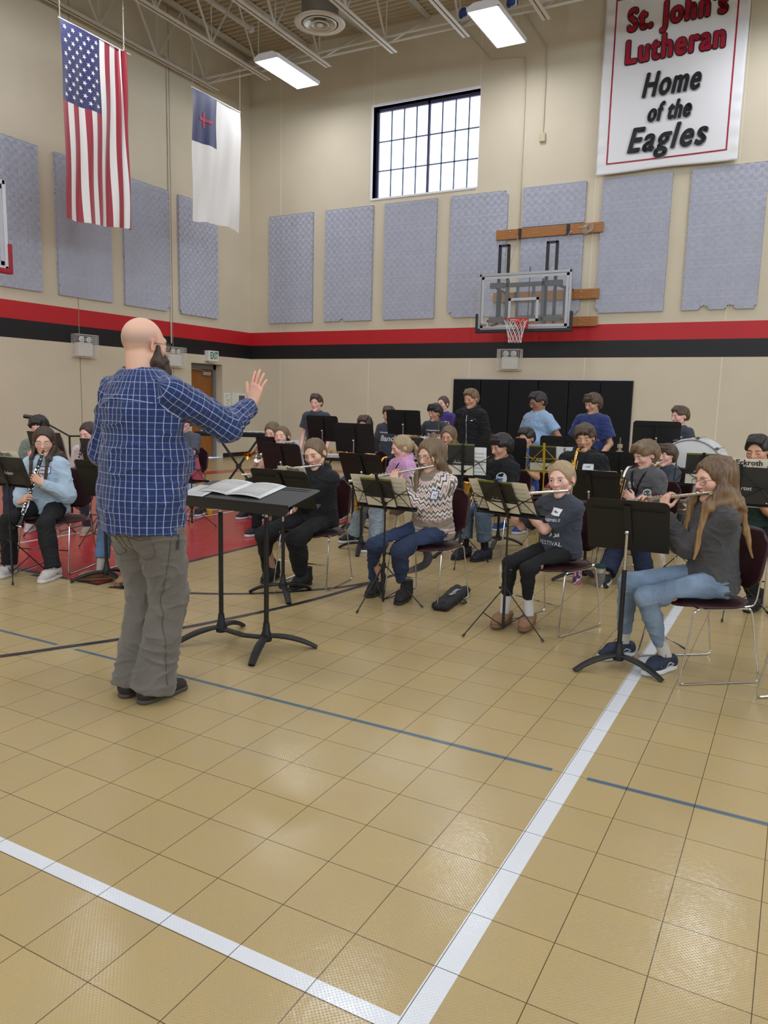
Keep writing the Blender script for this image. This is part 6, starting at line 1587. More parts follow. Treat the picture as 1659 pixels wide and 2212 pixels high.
I6 = P_('t0', 'player in grey T-shirt and light jeans, head hidden behind the raised arm', (398, 912), 9.5, (.30, -.95), H=1.66, lean=.04, head=(0, 5, 0), skin='pink', hair=dict(cut='short', col='brown'), vox=.0075, inst='trumpet', idir=(.1, .90, -.42),
    top=dict(mat=CHAR, sleeve='short', ease=.02), bottom=dict(mat=jeans('pale', (140, 158, 176)), knee=.075, calf=.07), shoes='blackrun', feet=[(-6.9, 7.2, .1), (-6.55, 7.3, 0)])
# ---- middle block
I8 = P_('t1', 'girl with long reddish blond hair playing trumpet behind the black stands near the keyboard', (588, 934), 9.6, (.05, -1), H=1.5, lean=.05, head=(6, 16, 0), skin='pink', hair=dict(cut='long', col='dirty', len=.2), vox=.007, inst='trumpet', idir=(.05, .92, -.38), top=dict(mat=CHAR, sleeve='short'), bottom=dict(mat=BLK_C), shoes='blackrun')
I9 = P_('t2', 'girl with closed eyes and tied back hair playing trumpet over a black stand', (609, 945), 8.5, (.18, -.98), H=1.5, lean=.02, head=(4, -6, 5), skin='fair', hair=dict(cut='tail', col='dirty'), eyes='closed', vox=.0065, inst='trumpet', idir=(.1, .95, -.30), top=dict(mat=cloth('navy_tee', (34, 38, 52)), sleeve='short'), bottom=dict(mat=BLK_C), shoes='blackrun')
I11 = P_('t3', 'boy in black T-shirt with a trumpet, mouth hidden by a stand', (788, 920), 9.8, (.05, -1), H=1.6, lean=.05, head=(4, 8, 0), skin='tan', hair=dict(cut='curly', col='dark'), eyes='down', vox=.0065, inst='trumpet', idir=(0, .88, -.48), top=dict(mat=BLK_C, sleeve='short'), bottom=dict(mat=jeans('mid2', (52, 70, 98))), shoes='blackrun', feet=[(-4.98, 8.15, .1), (-4.65, 8.1, 0)])
I13 = P_('s1', 'girl in pink hooded sweatshirt and pale jeans playing saxophone, head bowed', (868, 970), 7.75, (-.50, -.87), H=1.58, lean=.10, head=(-16, 16, 0), skin='pink', hair=dict(cut='tail', col='blond', brow='dirty', rough=.004), eyes='down', inst='sax', idir=(.10, .36, -.93), vox=.006,
    top=dict(mat=cloth('pink_fleece', (206, 150, 196), sheen=.4), hood=True, ease=.028, wr=.0055), bottom=dict(mat=jeans('pale2', (146, 160, 172)), hemr=.085, knee=.072, calf=.074, hemz=.09), shoes='blackrun', feet=[(-4.03, 6.84, -.1), (-3.62, 6.55, 0)])
I17 = P_('t4', 'girl with long straight brown hair playing trumpet behind a white sheet', (969, 944), 9.0, (-.15, -.99), H=1.6, lean=.05, head=(12, 10, 0), skin='tan', hair=dict(cut='long', col='dirty', len=.28), eyes='open', vox=.0065, inst='trumpet', idir=(.15, .85, -.5), top=dict(mat=BLK_C), bottom=dict(mat=BLK_C), shoes='blackrun')
I19 = P_('s2', 'black haired boy in black hoodie with round blue emblem playing saxophone', (1083, 966), 7.45, (-.30, -.95), H=1.66, lean=.08, head=(-12, 14, 0), skin='tan', hair=dict(cut='bowl', col='black'), eyes='open', inst='sax', idir=(.12, .34, -.93), vox=.0055,
    top=dict(mat=BLKH, hood=True, ease=.026, wr=.0055), bottom=dict(mat=jeans('wash', (84, 102, 122)), hemr=.072, knee=.072, calf=.070, hemz=.19, sock=BLK_C), shoes='navyhigh', feet=[(-2.76, 6.78, .1), (-2.56, 6.80, 0)])
I21 = P_('r1', 'boy in blue T-shirt and khaki trousers seated before the man in polo shirt', (1137, 948), 8.9, (-.25, -.97), H=1.5, lean=.05, head=(0, 10, 0), skin='tan', hair=dict(cut='short', col='black'), eyes='down', vox=.0065, inst='clarinet',
    top=dict(mat=cloth('royal_tee', (40, 70, 150)), sleeve='short', ease=.02), bottom=dict(mat=cloth('khaki', (156, 142, 118)), hemz=.12), shoes='bluerun', feet=[(-3.03, 8.55, .1), (-2.75, 8.48, 0)])
I22 = P_('s3', 'boy with tousled brown hair in black hoodie playing saxophone, name sticker on chest', (1263, 947), 7.1, (-.12, -.99), H=1.74, lean=.06, head=(12, 10, 4), skin='tan', hair=dict(cut='mop', col='brown', brow='dark'), eyes='down', inst='sax', idir=(.03, .30, -.95), vox=.0055,
    top=dict(mat=BLKH, hood=True, ease=.028, wr=.0055), bottom=dict(mat=jeans('dark2', (34, 44, 70))), shoes='blackrun')
I24 = P_('s4', 'boy in grey quarter-zip sweatshirt with dark red sleeve band playing bass clarinet', (1395, 984), 6.75, (-.50, -.87), H=1.66, lean=.10, head=(-14, 18, 0), skin='pink', hair=dict(cut='mop', col='dirty'), eyes='down', inst='bass', idir=(.03, .22, -.97), vox=.0055,
    top=dict(mat=cloth('grey_jersey', (82, 80, 84)), collar=True, ease=.026, wr=.008), bottom=dict(mat=jeans('indigo', (28, 38, 66)), hemr=.082, knee=.078, calf=.078, thigh=.095, hemz=.09), shoes='blackrun', feet=[(-1.34, 6.46, .5), (-1.05, 6.6, .1)])
I25 = P_('t5', 'small boy with shaggy brown hair in blue grey T-shirt playing trumpet', (1441, 985), 8.2, (-.45, -.89), H=1.36, lean=.03, head=(-4, 2, 0), skin='pink', hair=dict(cut='bowl', col='brown'), eyes='down', inst='trumpet', idir=(.10, .92, -.36), vox=.006, top=dict(mat=CHAR2, sleeve='short', ease=.022), bottom=dict(mat=BLK_C), shoes='blackrun')
I29 = P_('e1', 'dark haired young man in dark green sweatshirt at the right edge, playing', (1637, 976), 5.95, (-.30, -.95), H=1.76, lean=.04, head=(2, 8, 0), skin='tan', hair=dict(cut='short', col='black'), eyes='down', inst='clarinet', idir=(.05, .5, -.86), vox=.0055,
    top=dict(mat=cloth('dark_green_jersey', (30, 54, 46)), sleeve='short', ease=.02, sl=.9), bottom=dict(mat=BLK_C, hemr=.05), shoes='blackboot', feet=[(-.20, 6.28, .1), (.1, 6.2, 0)])
# ---- standing percussion row
I10 = P_('p1', 'standing boy with short dark hair in slate T-shirt behind a tall stand, arms down', (683, 871), 11.0, (.20, -.98), H=1.54, seat=False, head=(0, 4, 0), skin='pink', hair=dict(cut='short', col='dark'), eyes='open', vox=.007, top=dict(mat=CHAR2, sleeve='short', ease=.026), bottom=dict(mat=BLK_C), shoes='blackrun')
I12 = P_('p2', 'boy whose hair shows above a black stand, in dark band T-shirt', (840, 897), 10.9, (.1, -.99), H=1.40, seat=False, head=(0, 8, 0), skin='tan', hair=dict(cut='short', col='brown'), eyes='down', vox=.0075, top=dict(mat=CHAR2, sleeve='short', ease=.022), bottom=dict(mat=BLK_C), shoes='blackrun')
I15 = P_('p3', 'boy in dark grey band T-shirt holding mallets, standing before the girl in purple', (940, 892), 10.9, (-.05, -1), H=1.45, seat=False, head=(-14, 10, 0), skin='tan', hair=dict(cut='bowl', col='black'), eyes='down', vox=.0065, top=dict(mat=CHAR2, sleeve='short', ease=.024), bottom=dict(mat=BLK_C), shoes='blackrun',
    wrists=[(.24, .24, .98), (-.20, .26, .93)], hands=[((.0, .3, .9), (-1, 0, 0), (1.0, 1.0, 1.0, 1.0), .7), ((.0, .4, .8), (1, 0, 0), (1.0, 1.0, 1.0, 1.0), .7)])
I16 = P_('p4', 'girl in purple T-shirt with gold lettering standing at the back wall', (957, 873), 12.0, (-.1, -1), H=1.56, seat=False, head=(-4, 2, 0), skin='pink', hair=dict(cut='tight', col='brown'), eyes='open', vox=.007, top=dict(mat=cloth('purple_tee', (58, 38, 118)), sleeve='short', ease=.022), bottom=dict(mat=BLK_C), shoes='blackrun')
I18 = P_('p5', 'tall blond boy in black zip hoodie standing before the black wall pads', (1018, 862), 10.0, (-.15, -1), H=1.66, seat=False, head=(-4, 12, 0), skin='tan', hair=dict(cut='short', col='dirty'), eyes='down', vox=.006, top=dict(mat=BLKH, hood=True, ease=.03, wr=.008), bottom=dict(mat=BLK_C), shoes='blackrun')
I20 = P_('p6', 'man in pale blue polo shirt and black glasses looking down beside the black wall pads', (1163, 869), 9.4, (-.42, -.9), H=1.66, seat=False, lean=.10, head=(-14, 18, 0), skin='brown', hair=dict(cut='crop', col='black'), glasses=(20, 18, 20), eyes='down', vox=.006, bulk=1.22, top=dict(mat=cloth('pale_blue_polo', (146, 172, 202), sheen=.1), sleeve='short', collar=True, ease=.014, belly=.03), bottom=dict(mat=BLK_C), shoes='blackrun',
    wrists=[(.34, .18, .92), (-.34, .20, .92)], hands=[((-.2, .6, -.5), (0, -.3, -1), (.5, .5, .5, .5), .4), ((.2, .6, -.5), (0, -.3, -1), (.5, .5, .5, .5), .4)])
I23 = P_('p7', 'boy with brown bowl haircut in navy blue T-shirt standing behind the cymbal', (1281, 873), 9.3, (-.25, -.97), H=1.64, seat=False, lean=.06, head=(-14, 16, 0), skin='tan', hair=dict(cut='bowl', col='brown'), eyes='down', vox=.006, top=dict(mat=cloth('navy_blue_tee', (32, 48, 104)), sleeve='short', ease=.03, sl=.75), bottom=dict(mat=BLK_C), shoes='blackrun',
    wrists=[(.24, .24, .90), (-.22, .22, .88)], hands=[((-.3, .5, -.6), (-.8, 0, -.3), (.6, .6, .6, .6), .4), ((.3, .5, -.6), (.8, 0, -.3), (.6, .6, .6, .6), .4)])
I26 = P_('p8', 'boy in slate band T-shirt and dark green trousers standing by the bass drum', (1469, 900), 9.4, (-.55, -.83), H=1.47, seat=False, head=(-12, 6, 0), skin='pink', hair=dict(cut='short', col='brown'), eyes='down', vox=.006, top=dict(mat=CHAR2, sleeve='short', ease=.022), bottom=dict(mat=cloth('dark_green_cotton', (24, 56, 44))), shoes='blackrun')
# ================================================================ WHAT THE BAND SITS ON, READS FROM AND PLAYS
for I, lb in ((I28, 'maroon chair under the girl in light jeans at the right'), (I27, 'maroon chair under the small blond girl in leggings'), (I14, 'maroon chair under the girl in the zigzag sweater'),
              (I7, 'maroon chair under the flute girl dressed all in black'), (I2, 'maroon chair under the girl in the pale blue sweatshirt'), (I5, 'maroon chair under the person hidden by the band leader'), (I4, 'maroon chair under the girl in tie-dye'),
              (I3, 'maroon chair under the man in sage green'), (I6, 'maroon chair under the player in light jeans behind the raised arm'), (I8, 'maroon chair under the girl with reddish blond hair'), (I9, 'maroon chair under the trumpet girl with closed eyes'),
              (I11, 'maroon chair under the boy in black T-shirt with a trumpet'), (I13, 'maroon chair under the girl in pink'), (I17, 'maroon chair under the girl behind the white sheet'), (I19, 'maroon chair under the boy with the round blue emblem'),
              (I21, 'maroon chair under the boy in blue T-shirt and khaki'), (I22, 'maroon chair under the boy with tousled hair and name sticker'), (I24, 'maroon chair under the bass clarinet player'), (I25, 'maroon chair under the small boy with shaggy hair'), (I29, 'maroon chair under the young man in dark green')):
    _c = chair_for(I, lb)
    if I is I2: _c.location.x += .10; _c.location.y += .03
chair_at(.248, 4.27, math.atan2(.72, -.69), 'empty maroon chair cut off by the right picture edge')
chair_at(-1.62, 9.05, math.atan2(.2, -.97), 'empty maroon chair behind the cymbal')
chair_at(-.80, 8.3, math.atan2(.45, -.89), 'empty maroon chair right of the small boy with shaggy hair')

# ---- instruments
flute(I28, 'silver flute played by the girl with long wavy hair at the right'); flute(I27, 'silver flute played by the small blond girl'); flute(I14, 'silver flute played by the girl in the zigzag sweater'); flute(I7, 'silver flute played by the girl in black')
clarinet(I2, 'black clarinet with silver keys played by the girl in pale blue'); clarinet(I4, 'black clarinet played by the girl in tie-dye'); clarinet(I29, 'black clarinet played by the young man in dark green')
clarinet(I3, 'black clarinet played by the man in sage green'); clarinet(I5, 'black clarinet of the player hidden by the band leader'); clarinet(I21, 'black clarinet of the boy in blue T-shirt')
for I, lb in ((I13, 'saxophone played by the girl in pink'), (I19, 'gold saxophone played by the boy with the round blue emblem'), (I22, 'gold saxophone played by the boy with the name sticker')): sax(I, lb); strap(I, BLK_C)
sax(I24, 'black bass clarinet with gold keys played by the boy in the quarter-zip', black=True); strap(I24, BLK_C, .020)
for I, lb in ((I6, 'brass trumpet of the player in light jeans'), (I8, 'brass trumpet of the girl with reddish blond hair'), (I9, 'silvery trumpet of the girl with closed eyes'), (I11, 'brass trumpet of the boy in black T-shirt'), (I25, 'brass trumpet of the small boy with shaggy hair')):
    trumpet(I, lb, M_SILV if I is I9 else None)
trumpet(I17, 'silver trumpet of the girl with long straight brown hair', M_SILV)

# ---- marks on clothing
chest_text(I27, 'CORE ENSEMBLE', .026, .0, .118, w=.18, bold=0); chest_text(I27, 'FESTIVAL', .040, .0, .285, w=.17, bold=0)
chest_text(I27, '♪♫', .05, -.03, .225, w=.08, bold=0); name_tag(I27, -.050, .065, .066, .044, 'Mari', tilt=-.12)
name_tag(I2, -.055, .085, .082, .048, 'Anna K', border=True); name_tag(I14, -.09, .135, .040, .058, 'N', border=True, tilt=-.15); name_tag(I22, -.085, .105, .09, .055, 'NIK'); name_tag(I24, .06, .11, .075, .055, 'A')
name_tag(I4, .0, .12, .05, .06, 'n'); name_tag(I26, -.045, .060, .07, .035, 'Eli'); name_tag(I6, .02, .12, .09, .05, 'Max'); chest_text(I6, 'BAND', .05, .0, .19, w=.16)
M_GLD = mat('gold_print', rgb(212, 168, 52), .6); M_GLD2 = mat('dull_gold_print', rgb(170, 128, 70), .6); M_DKP = mat('dark_print', rgb(38, 34, 40), .7)
chest_text(I16, 'MINNESOTA', .085, .0, .15, M_GLD, w=.33, bold=.004); chest_text(I22, 'U  M  D', .085, .0, .165, M_GLD2, w=.30, bold=.003)
for I in (I15, I12, I26): chest_text(I, 'Band', .115, .0, .19, shear=.4, w=.24, bold=.003); chest_text(I, 'CORE ENSEMBLES', .020, .0, .105, w=.22); 
chest_text(I23, 'ISRAEL', .055, .0, .27, w=.26, bold=.003)
for k in range(4): chest_text(I23, '/', .10 - .014 * k, -.03 - .022 * k, .14 + .012 * k, bold=.003, tilt=.25 + .1 * k)
chest_text(I24, 'UNIVERSITY', .016, -.105, .125, M_DKP, w=.085); chest_text(I24, 'MINNESOTA', .020, -.105, .235, M_DKP, w=.115, bold=.001); chest_text(I24, 'DULUTH', .018, -.105, .258, M_DKP, w=.075, bold=.001)
def disc(r, n=20, r2=1.0): return [(r * math.cos(2 * PI * k / n), r * r2 * math.sin(2 * PI * k / n)) for k in range(n)] + [(0, 0)], [(k, (k + 1) % n, n) for k in range(n)]
vs, fs = disc(.040, r2=1.1); chest_decal(I24, 'dog_emblem', vs, fs, M_PRINT, -.105, .178, .003); vs, fs = disc(.030, r2=1.1); chest_decal(I24, 'dog_emblem', vs, fs, I24['shirt'].data.materials[0], -.105, .178, .0042)
for dx in (-.013, .013): vs, fs = disc(.008); chest_decal(I24, 'dog_emblem', vs, fs, M_PRINT, -.105 + dx, .172, .0052)
vs, fs = disc(.013, r2=.7); chest_decal(I24, 'dog_emblem', vs, fs, M_PRINT, -.105, .192, .0052)
M_EMB = mat('blue_emblem', rgb(58, 104, 196), .6); vs, fs = disc(.055, r2=1.15); chest_decal(I19, 'round_emblem', vs, fs, M_PRINT, -.085, .15, .003); vs, fs = grid_patch(.085, .04, 4); chest_decal(I19, 'round_emblem', vs, fs, M_EMB, -.085, .165, .0045); chest_text(I19, 'M', .04, -.085, .165, bold=.004, y0=None)
vs = [(-.032, -.004), (-.010, -.014), (.036, .014), (-.008, .0)]; chest_decal(I18, 'small_chest_mark', vs, [(0, 1, 2, 3)], M_PRINT, -.085, .12, .006)
z_ = [V for V in [on_chest(I18, .0, q) for q in np.linspace(.06, .50, 24)] if V is not None]; b = MB(); b.tube([p + I18['fw'] * .003 for p in z_], .0045, n=4); b.build('zip', M_ALU, I18['shirt'])
vs, fs = grid_patch(.20, .085); chest_decal(I29, 'printed_box', vs, fs, M_PRINT, .0, .235, .003); chest_text(I29, 'SOLID', .060, .0, .222, M_DKP, w=.17, bold=.003); chest_text(I29, 'BY HABIT', .020, .0, .262, M_DKP, w=.15)
Ib = I20; b = MB()
for q in (.03, .06, .09):
    p = on_chest(Ib, 0, q)
    if p is not None: b.ball(p + Ib['fw'] * .004, .006, 8)
b.build('button', M_PRINT, Ib['shirt'])
def cuffband(I, i, m, name, r=.040, w=.03, off=.03):
    a = unit(I['el'][i] - I['wr'][i]); c = I['wr'][i] + a * off; b = MB(); b.cyl(c - a * w / 2, c + a * w / 2, r * I['u'], n=14); return b.build(name, m, I['root'], smooth=True)
for I, i in ((I20, 1), (I20, 0), (I23, 1), (I29, 0)): cuffband(I, i, M_EBON, 'wrist_watch', .036, .026)
for i in (0, 1):    # dark red band on the quarter-zip sleeves
    a, c = I24['S'][i], I24['el'][i]; b = MB(); b.cyl(a + (c - a) * .42, a + (c - a) * .80, .071, .066, n=18); b.build('sleeve_band', cloth('dark_red_jersey', (92, 34, 46)), I24['shirt'], smooth=True)
# back pockets, seams and belt clip of the band leader
TB = BVHTree.FromPolygons([Vector(v) for v in I1['tV']], I1['tF'].tolist()); M_STIT = mat('dark_stitching', rgb(74, 70, 68), .8)
def on_back(P2, m, name, r=.0016):
    pts = []
    for (x, z) in P2:
        h = TB.ray_cast(Vector((x, -.5, z)), Vector((0, 1, 0)), 1.0)
        if h[0] is not None: pts.append(np.array(h[0]) + V3(0, -.001, 0))
    if len(pts) > 1: b = MB(); b.tube(pts, r, n=5); b.build(name, m, I1['trousers'])
def dens(P2, n=8): return [(P2[i][0] + (P2[i + 1][0] - P2[i][0]) * k / n, P2[i][1] + (P2[i + 1][1] - P2[i][1]) * k / n) for i in range(len(P2) - 1) for k in range(n + 1)]
for s in (-1, 1):
    on_back(dens([(s * .045, .88), (s * .040, .76), (s * .055, .735), (s * .10, .715), (s * .145, .735), (s * .16, .76), (s * .155, .88)]), M_STIT, 'back_pocket'); on_back(dens([(s * .043, .83), (s * .10, .815), (s * .157, .83)]), M_STIT, 'back_pocket')
on_back(dens([(0, .90), (.0, .80), (.01, .74)]), M_STIT, 'rear_seam')
hS = I1['hp']; 
for (sx) in (0,):
    def sidept(y, z):
        h = TB.ray_cast(Vector((.6, y, z)), Vector((-1, 0, 0)), 1.0); return None if h[0] is None else np.array(h[0]) + V3(.001, 0, 0)
    pts = [p for p in (sidept(-.005, q) for q in np.linspace(.86, .10, 30)) if p is not None]
    if len(pts) > 2: b = MB(); b.tube(pts, .0018, n=5); b.build('side_seam', M_STIT, I1['trousers'])
p = sidept(.03, .80)
if p is not None: b = MB(); b.tube([p + V3(.004, 0, .06), p + V3(.008, 0, .0), p + V3(.004, .0, -.03)], .009, n=6, flat=.4); b.build('belt_clip', M_GSTEEL, I1['trousers'])
# yoke seam on the shirt back
sbv = I1['sb']
def sback(x, z):
    h = sbv.ray_cast(Vector((x, -.6, z)), Vector((0, 1, 0)), 1.0); return None if h[0] is None else np.array(h[0]) + V3(0, -.001, 0)
pts = [p for p in (sback(x, I1['Nb'][2] - .115 + .02 * (1 - (x / .2) ** 2)) for x in np.linspace(-.19, .19, 24)) if p is not None]
b = MB(); b.tube(pts, .0022, n=5); b.build('yoke_seam', mat('pale_seam', rgb(150, 168, 206), .8), I1['shirt'])
for x, z in ((0, 0),):
    a = unit(I1['el'][0] - I1['wr'][0]); b = MB(); b.ball(I1['wr'][0] + a * .085 + V3(.02, -.045, -.012), .006, 8); b.build('cuff_button', M_PRINT, I1['shirt'])
# mallets and drum sticks
for i, (d2, lb) in enumerate((((-.42, .1, .95), 'raised yarn mallet in the boy\'s right hand behind the stands'), ((-.10, .25, .95), 'yarn mallet in the left hand of the boy before the girl in purple'))):
    t = inst_root(I15, 'mallet', lb, 'mallet', None); h = I15['wr'][i] + V3(0, .05, .07); d2 = unit(d2); b = MB(); b.cyl(h - d2 * .06, h + d2 * .30, .005, n=6); b.build('shaft', M_OAK, t); b = MB(); b.ball(h + d2 * .31, (.022, .022, .018), 10); b.build('yarn_head', mat('olive_yarn', rgb(110, 100, 62), .9), t, smooth=True)

# ---- music stands
FT = 'Eckroth'; FM = 'Music'
s2, M2_ = solid_stand(-3.36, 4.64, (0, 1), .79, .5, 'black solid stand before the flute girl dressed in black', rot0=1.31)
sheet_on(s2, M2_, .12, -.10, .24, .315, 'pale music booklet standing on the stand before the girl in black', off=.030, text=[(FT, .034, .02, .300, M_INK)], staves=False, cat='sheet music')
s3, M3_ = wire_stand(-2.58, 4.80, (.03, 1), .715, .50, 'black wire stand before the girl in the zigzag sweater', rot0=-PI / 2 - .15)
sheet_on(s3, M3_, -.02, .012, .44, .25, 'open cream sheet music before the girl in the zigzag sweater', off=.030); folder_on(s3, M3_, -.03, .012, 'dark music folder on the stand before the zigzag sweater girl', w=.25, h=.235, off=.018, text=None)
s4, M4_ = wire_stand(-1.60, 4.64, (.2, .98), .775, .62, 'black wire stand before the small blond girl', rot0=-PI / 2 - .5)
sheet_on(s4, M4_, -.02, .012, .42, .25, 'open cream sheet music before the small blond girl', off=.030); folder_on(s4, M4_, -.03, .012, 'dark music folder on the stand before the small blond girl', w=.24, h=.26, off=.018)
s5, M5_ = solid_stand(-.805, 4.35, (-.06, .998), .80, .5, 'black solid stand before the girl in light jeans, standing across the white line', rot0=-.38, h=.345, w=.44)
s6, M6_ = solid_stand(-3.73, 6.45, (.12, 1), .79, .42, 'black solid stand before the girl in pink', rot0=PI)
s7, M7_ = wire_stand(-2.69, 6.48, (-.25, .97), .81, .15, 'black wire stand before the boy with the round blue emblem', rot0=-PI / 2)
sheet_on(s7, M7_, .0, .012, .42, .26, 'white sheet music spread before the boy with the blue emblem', m=M_PAPER, off=.030); folder_on(s7, M7_, -.02, .012, 'dark folder with olive top edge before the blue emblem boy', w=.245, h=.29, off=.018)
s8, M8_ = solid_stand(-1.52, 6.42, (.05, 1), .775, .42, 'black solid stand behind the small blond girl, before the name sticker boy', rot0=-.5)
sheet_on(s8, M8_, .10, -.10, .26, .285, 'pale booklet on the stand before the boy with the name sticker', off=.030, staves=False)
s9, M9_ = wire_stand(-5.50, 3.90, (-.08, 1), .74, .38, 'black wire stand at the far left before the clarinet girl in pale blue', rot0=-.7)
folder_on(s9, M9_, .06, .012, 'dark music folder on the far left wire stand', w=.38, h=.24, off=.018, band=False, pocket=False); sheet_on(s9, M9_, .0, .012, .42, .285, 'cream booklet with black lettering on the far left wire stand', off=.030, text=[(FT, .048, .06, .262, M_INK), (FM, .026, .08, .232, M_INK)], staves=False)
s10, M10_ = solid_stand(-4.78, 4.22, (-.05, 1), .79, .42, 'black solid stand half hidden behind the band leader', rot0=-2.4)
s11, M11_ = wire_stand(-6.10, 5.33, (.0, 1), .78, .2, 'wire stand before the girl in tie-dye, half hidden by the band leader', rot0=-1.5)
folder_on(s11, M11_, 0, .012, 'wide black folder on the stand before the girl in tie-dye', w=.46, h=.25, off=.018, band=False, pocket=False, text=None)
s12, M12_ = wire_stand(-6.72, 5.24, (.0, 1), .78, .25, 'wire stand with a wide black board before the man in sage green', rot0=-.5)
folder_on(s12, M12_, 0, .012, 'wide black board on the stand before the man in sage green', w=.50, h=.30, off=.018, band=False, pocket=False, text=None); sheet_on(s12, M12_, .19, .012, .20, .26, 'white sheet peeping out beside the wide black board', off=.030)
s13, M13_ = wire_stand(-6.07, 6.61, (.05, 1), .52, .3, 'low wire stand before the player in light jeans behind the raised arm', zleg=.22)
sheet_on(s13, M13_, .0, .012, .34, .27, 'pink folder open on the low wire stand', m=M_PINK, off=.022, staves=False, name='music_folder', cat='music folder')
sA, MA_ = solid_stand(-5.19, 6.99, (.1, 1), .86, .22, 'black solid stand farther left of the two before the trumpet girls')
sB, MB_ = solid_stand(-4.50, 6.18, (.1, 1), .855, .25, 'black solid stand directly behind the shoulder of the girl in black')
sheet_on(sB, MB_, .13, -.10, .30, .315, 'white booklet with lettering on the stand before the trumpet girl with closed eyes', m=M_PAPER, off=.030, text=[(FT, .040, .04, .292, M_INK)], staves=False, ang=-.12)
s15, M15_ = solid_stand(-5.38, 8.27, (.1, 1), 1.08, .2, 'tall black solid stand before the standing boy in slate T-shirt')
s16, M16_ = solid_stand(-4.36, 7.34, (.02, 1), 1.035, .2, 'black solid stand hiding the mouth of the boy in black T-shirt')
s17, M17_ = solid_stand(-4.66, 9.12, (.02, 1), 1.17, .2, 'tall black solid stand with a boy\'s hair showing above it')
s18, M18_ = wire_stand(-3.53, 7.41, (-.1, 1), .80, .2, 'black wire stand before the girl with long straight brown hair')
folder_on(s18, M18_, -.12, .012, 'dark folder with olive edge behind the zigzag sweater girl', w=.20, h=.30, off=.018); sheet_on(s18, M18_, .07, .012, .24, .30, 'white booklet on the stand before the girl with straight brown hair', m=M_PAPER, off=.030, text=[(FT, .045, .04, .262, M_INK)], staves=False)
s19, M19_ = solid_stand(-2.71, 7.56, (-.15, 1), .945, .2, 'black solid stand behind the head of the blue emblem boy')
M_YEL = mat('yellow_enamel', rgb(192, 160, 34), .4)
s20, M20_ = wire_stand(-2.26, 7.58, (-.1, 1), .80, .2, 'yellow folding wire stand left of the name sticker boy', m=M_YEL, w=.40)
folder_on(s20, M20_, -.02, .012, 'dark folder on the yellow wire stand', w=.27, h=.26, off=.018); sheet_on(s20, M20_, .2, .012, .20, .255, 'white booklet leaning beside the yellow wire stand folder', m=M_PAPER, off=.030, text=[('E', .05, .0, .225, M_INK)], staves=False)
s21, M21_ = solid_stand(-2.40, 8.72, (-.1, 1), .935, .2, 'black solid stand before the man in the polo shirt')
s22, M22_ = solid_stand(-1.43, 9.03, (-.2, 1), 1.135, .2, 'tall black solid stand left of the boy by the bass drum')
s23, M23_ = solid_stand(-1.56, 7.90, (-.2, 1), .84, .2, 'black solid stand between the name sticker boy and the quarter-zip boy', w=.56)
s24, M24_ = wire_stand(-.75, 7.30, (-.25, 1), .80, .2, 'black wire stand before the small boy with shaggy hair')
folder_on(s24, M24_, 0, .012, 'dark folder with olive edge before the small boy', w=.28, h=.28, off=.018, text='Adam'); sheet_on(s24, M24_, .02, .012, .30, .22, 'white sheet behind the dark folder before the small boy', m=M_PAPER, off=.030)
s25, M25_ = wire_stand(-.36, 6.02, (-.05, 1), .80, .2, 'black wire stand before the young man in dark green', rot0=-PI / 2 - .1)
folder_on(s25, M25_, .05, .012, 'dark folder on the stand before the young man in dark green', w=.26, h=.27, off=.018, band=False, pocket=False, text='Artist'); sheet_on(s25, M25_, .03, .012, .27, .33, 'cream booklet lettered in black before the young man in dark green', off=.030, text=[(FT, .055, .02, .300, M_INK), (FM, .040, .02, .262, M_INK)], staves=False)

# ---- the leader's wide two-post stand
t = empty('conductor_stand', (-2.862, 3.55, 0), 0, 'wide black two-post music stand before the band leader', 'music stand')
b = MB()
for sx in (-.172, .172): b.lathe([(.032, .055), (.037, .08), (.024, .115), (.018, .17), (.0, .17)], (sx, 0, 0), n=14)
def foot(sx, a, L=.30):
    d = V3(math.cos(a), math.sin(a), 0); pts = [V3(sx, 0, 0) + d * (L * k / 9) + V3(0, 0, .078 * (1 - (k / 9) ** 2.2) + .009) for k in range(10)]; b.tube(pts, [.021 + .007 * math.sin(PI * k / 9) for k in range(10)], n=8, flat=.55, up=(0, 0, 1))
for sx, a in ((-.172, -2.1), (-.172, 1.8), (.172, -1.2), (.172, .65)): foot(sx, a)
b.tube([(-.172, 0, .075), (0, 0, .06), (.172, 0, .075)], .022, n=8, flat=.6, up=(0, 0, 1)); b.build('base', M_STB, t, smooth=True)
for sx in (-.172, .172):
    b = MB(); b.cyl((sx, 0, .12), (sx, 0, .80), .0145, n=12); b.build('pole', M_STB, t, smooth=True)
    b = MB(); b.cyl((sx, 0, .79), (sx, 0, .885), .0105, n=12); b.build('inner_tube', M_CHR, t, smooth=True)
    b = MB(); b.box((sx, -.0, .895), (.014, .03, .02)); b.ball((sx - .0, -.03, .885), .014, 8); b.build('tilt_bracket', M_STB, t)
M = Matrix.Translation((.067, -.035, .935)) @ Matrix.Rotation(.19, 4, 'X'); R3 = M.to_3x3(); T = lambda p: M @ Vector(p)
b = MB(); w, h0, h1, r = .405, -.17, .17, .04
P = [(-w, h0), (w, h0)] + [(w - r + r * math.cos(a), h1 - r + r * math.sin(a)) for a in np.linspace(0, PI / 2, 6)] + [(-w + r + r * math.cos(a), h1 - r + r * math.sin(a)) for a in np.linspace(PI / 2, PI, 6)]
b.poly([T((x, y, 0)) for x, y in P], R3 @ Vector((0, 0, 1)), .003)
P2 = [(-w, 0), (w, 0), (w, .02), (w - .03, .052), (-w + .03, .052), (-w, .02)]
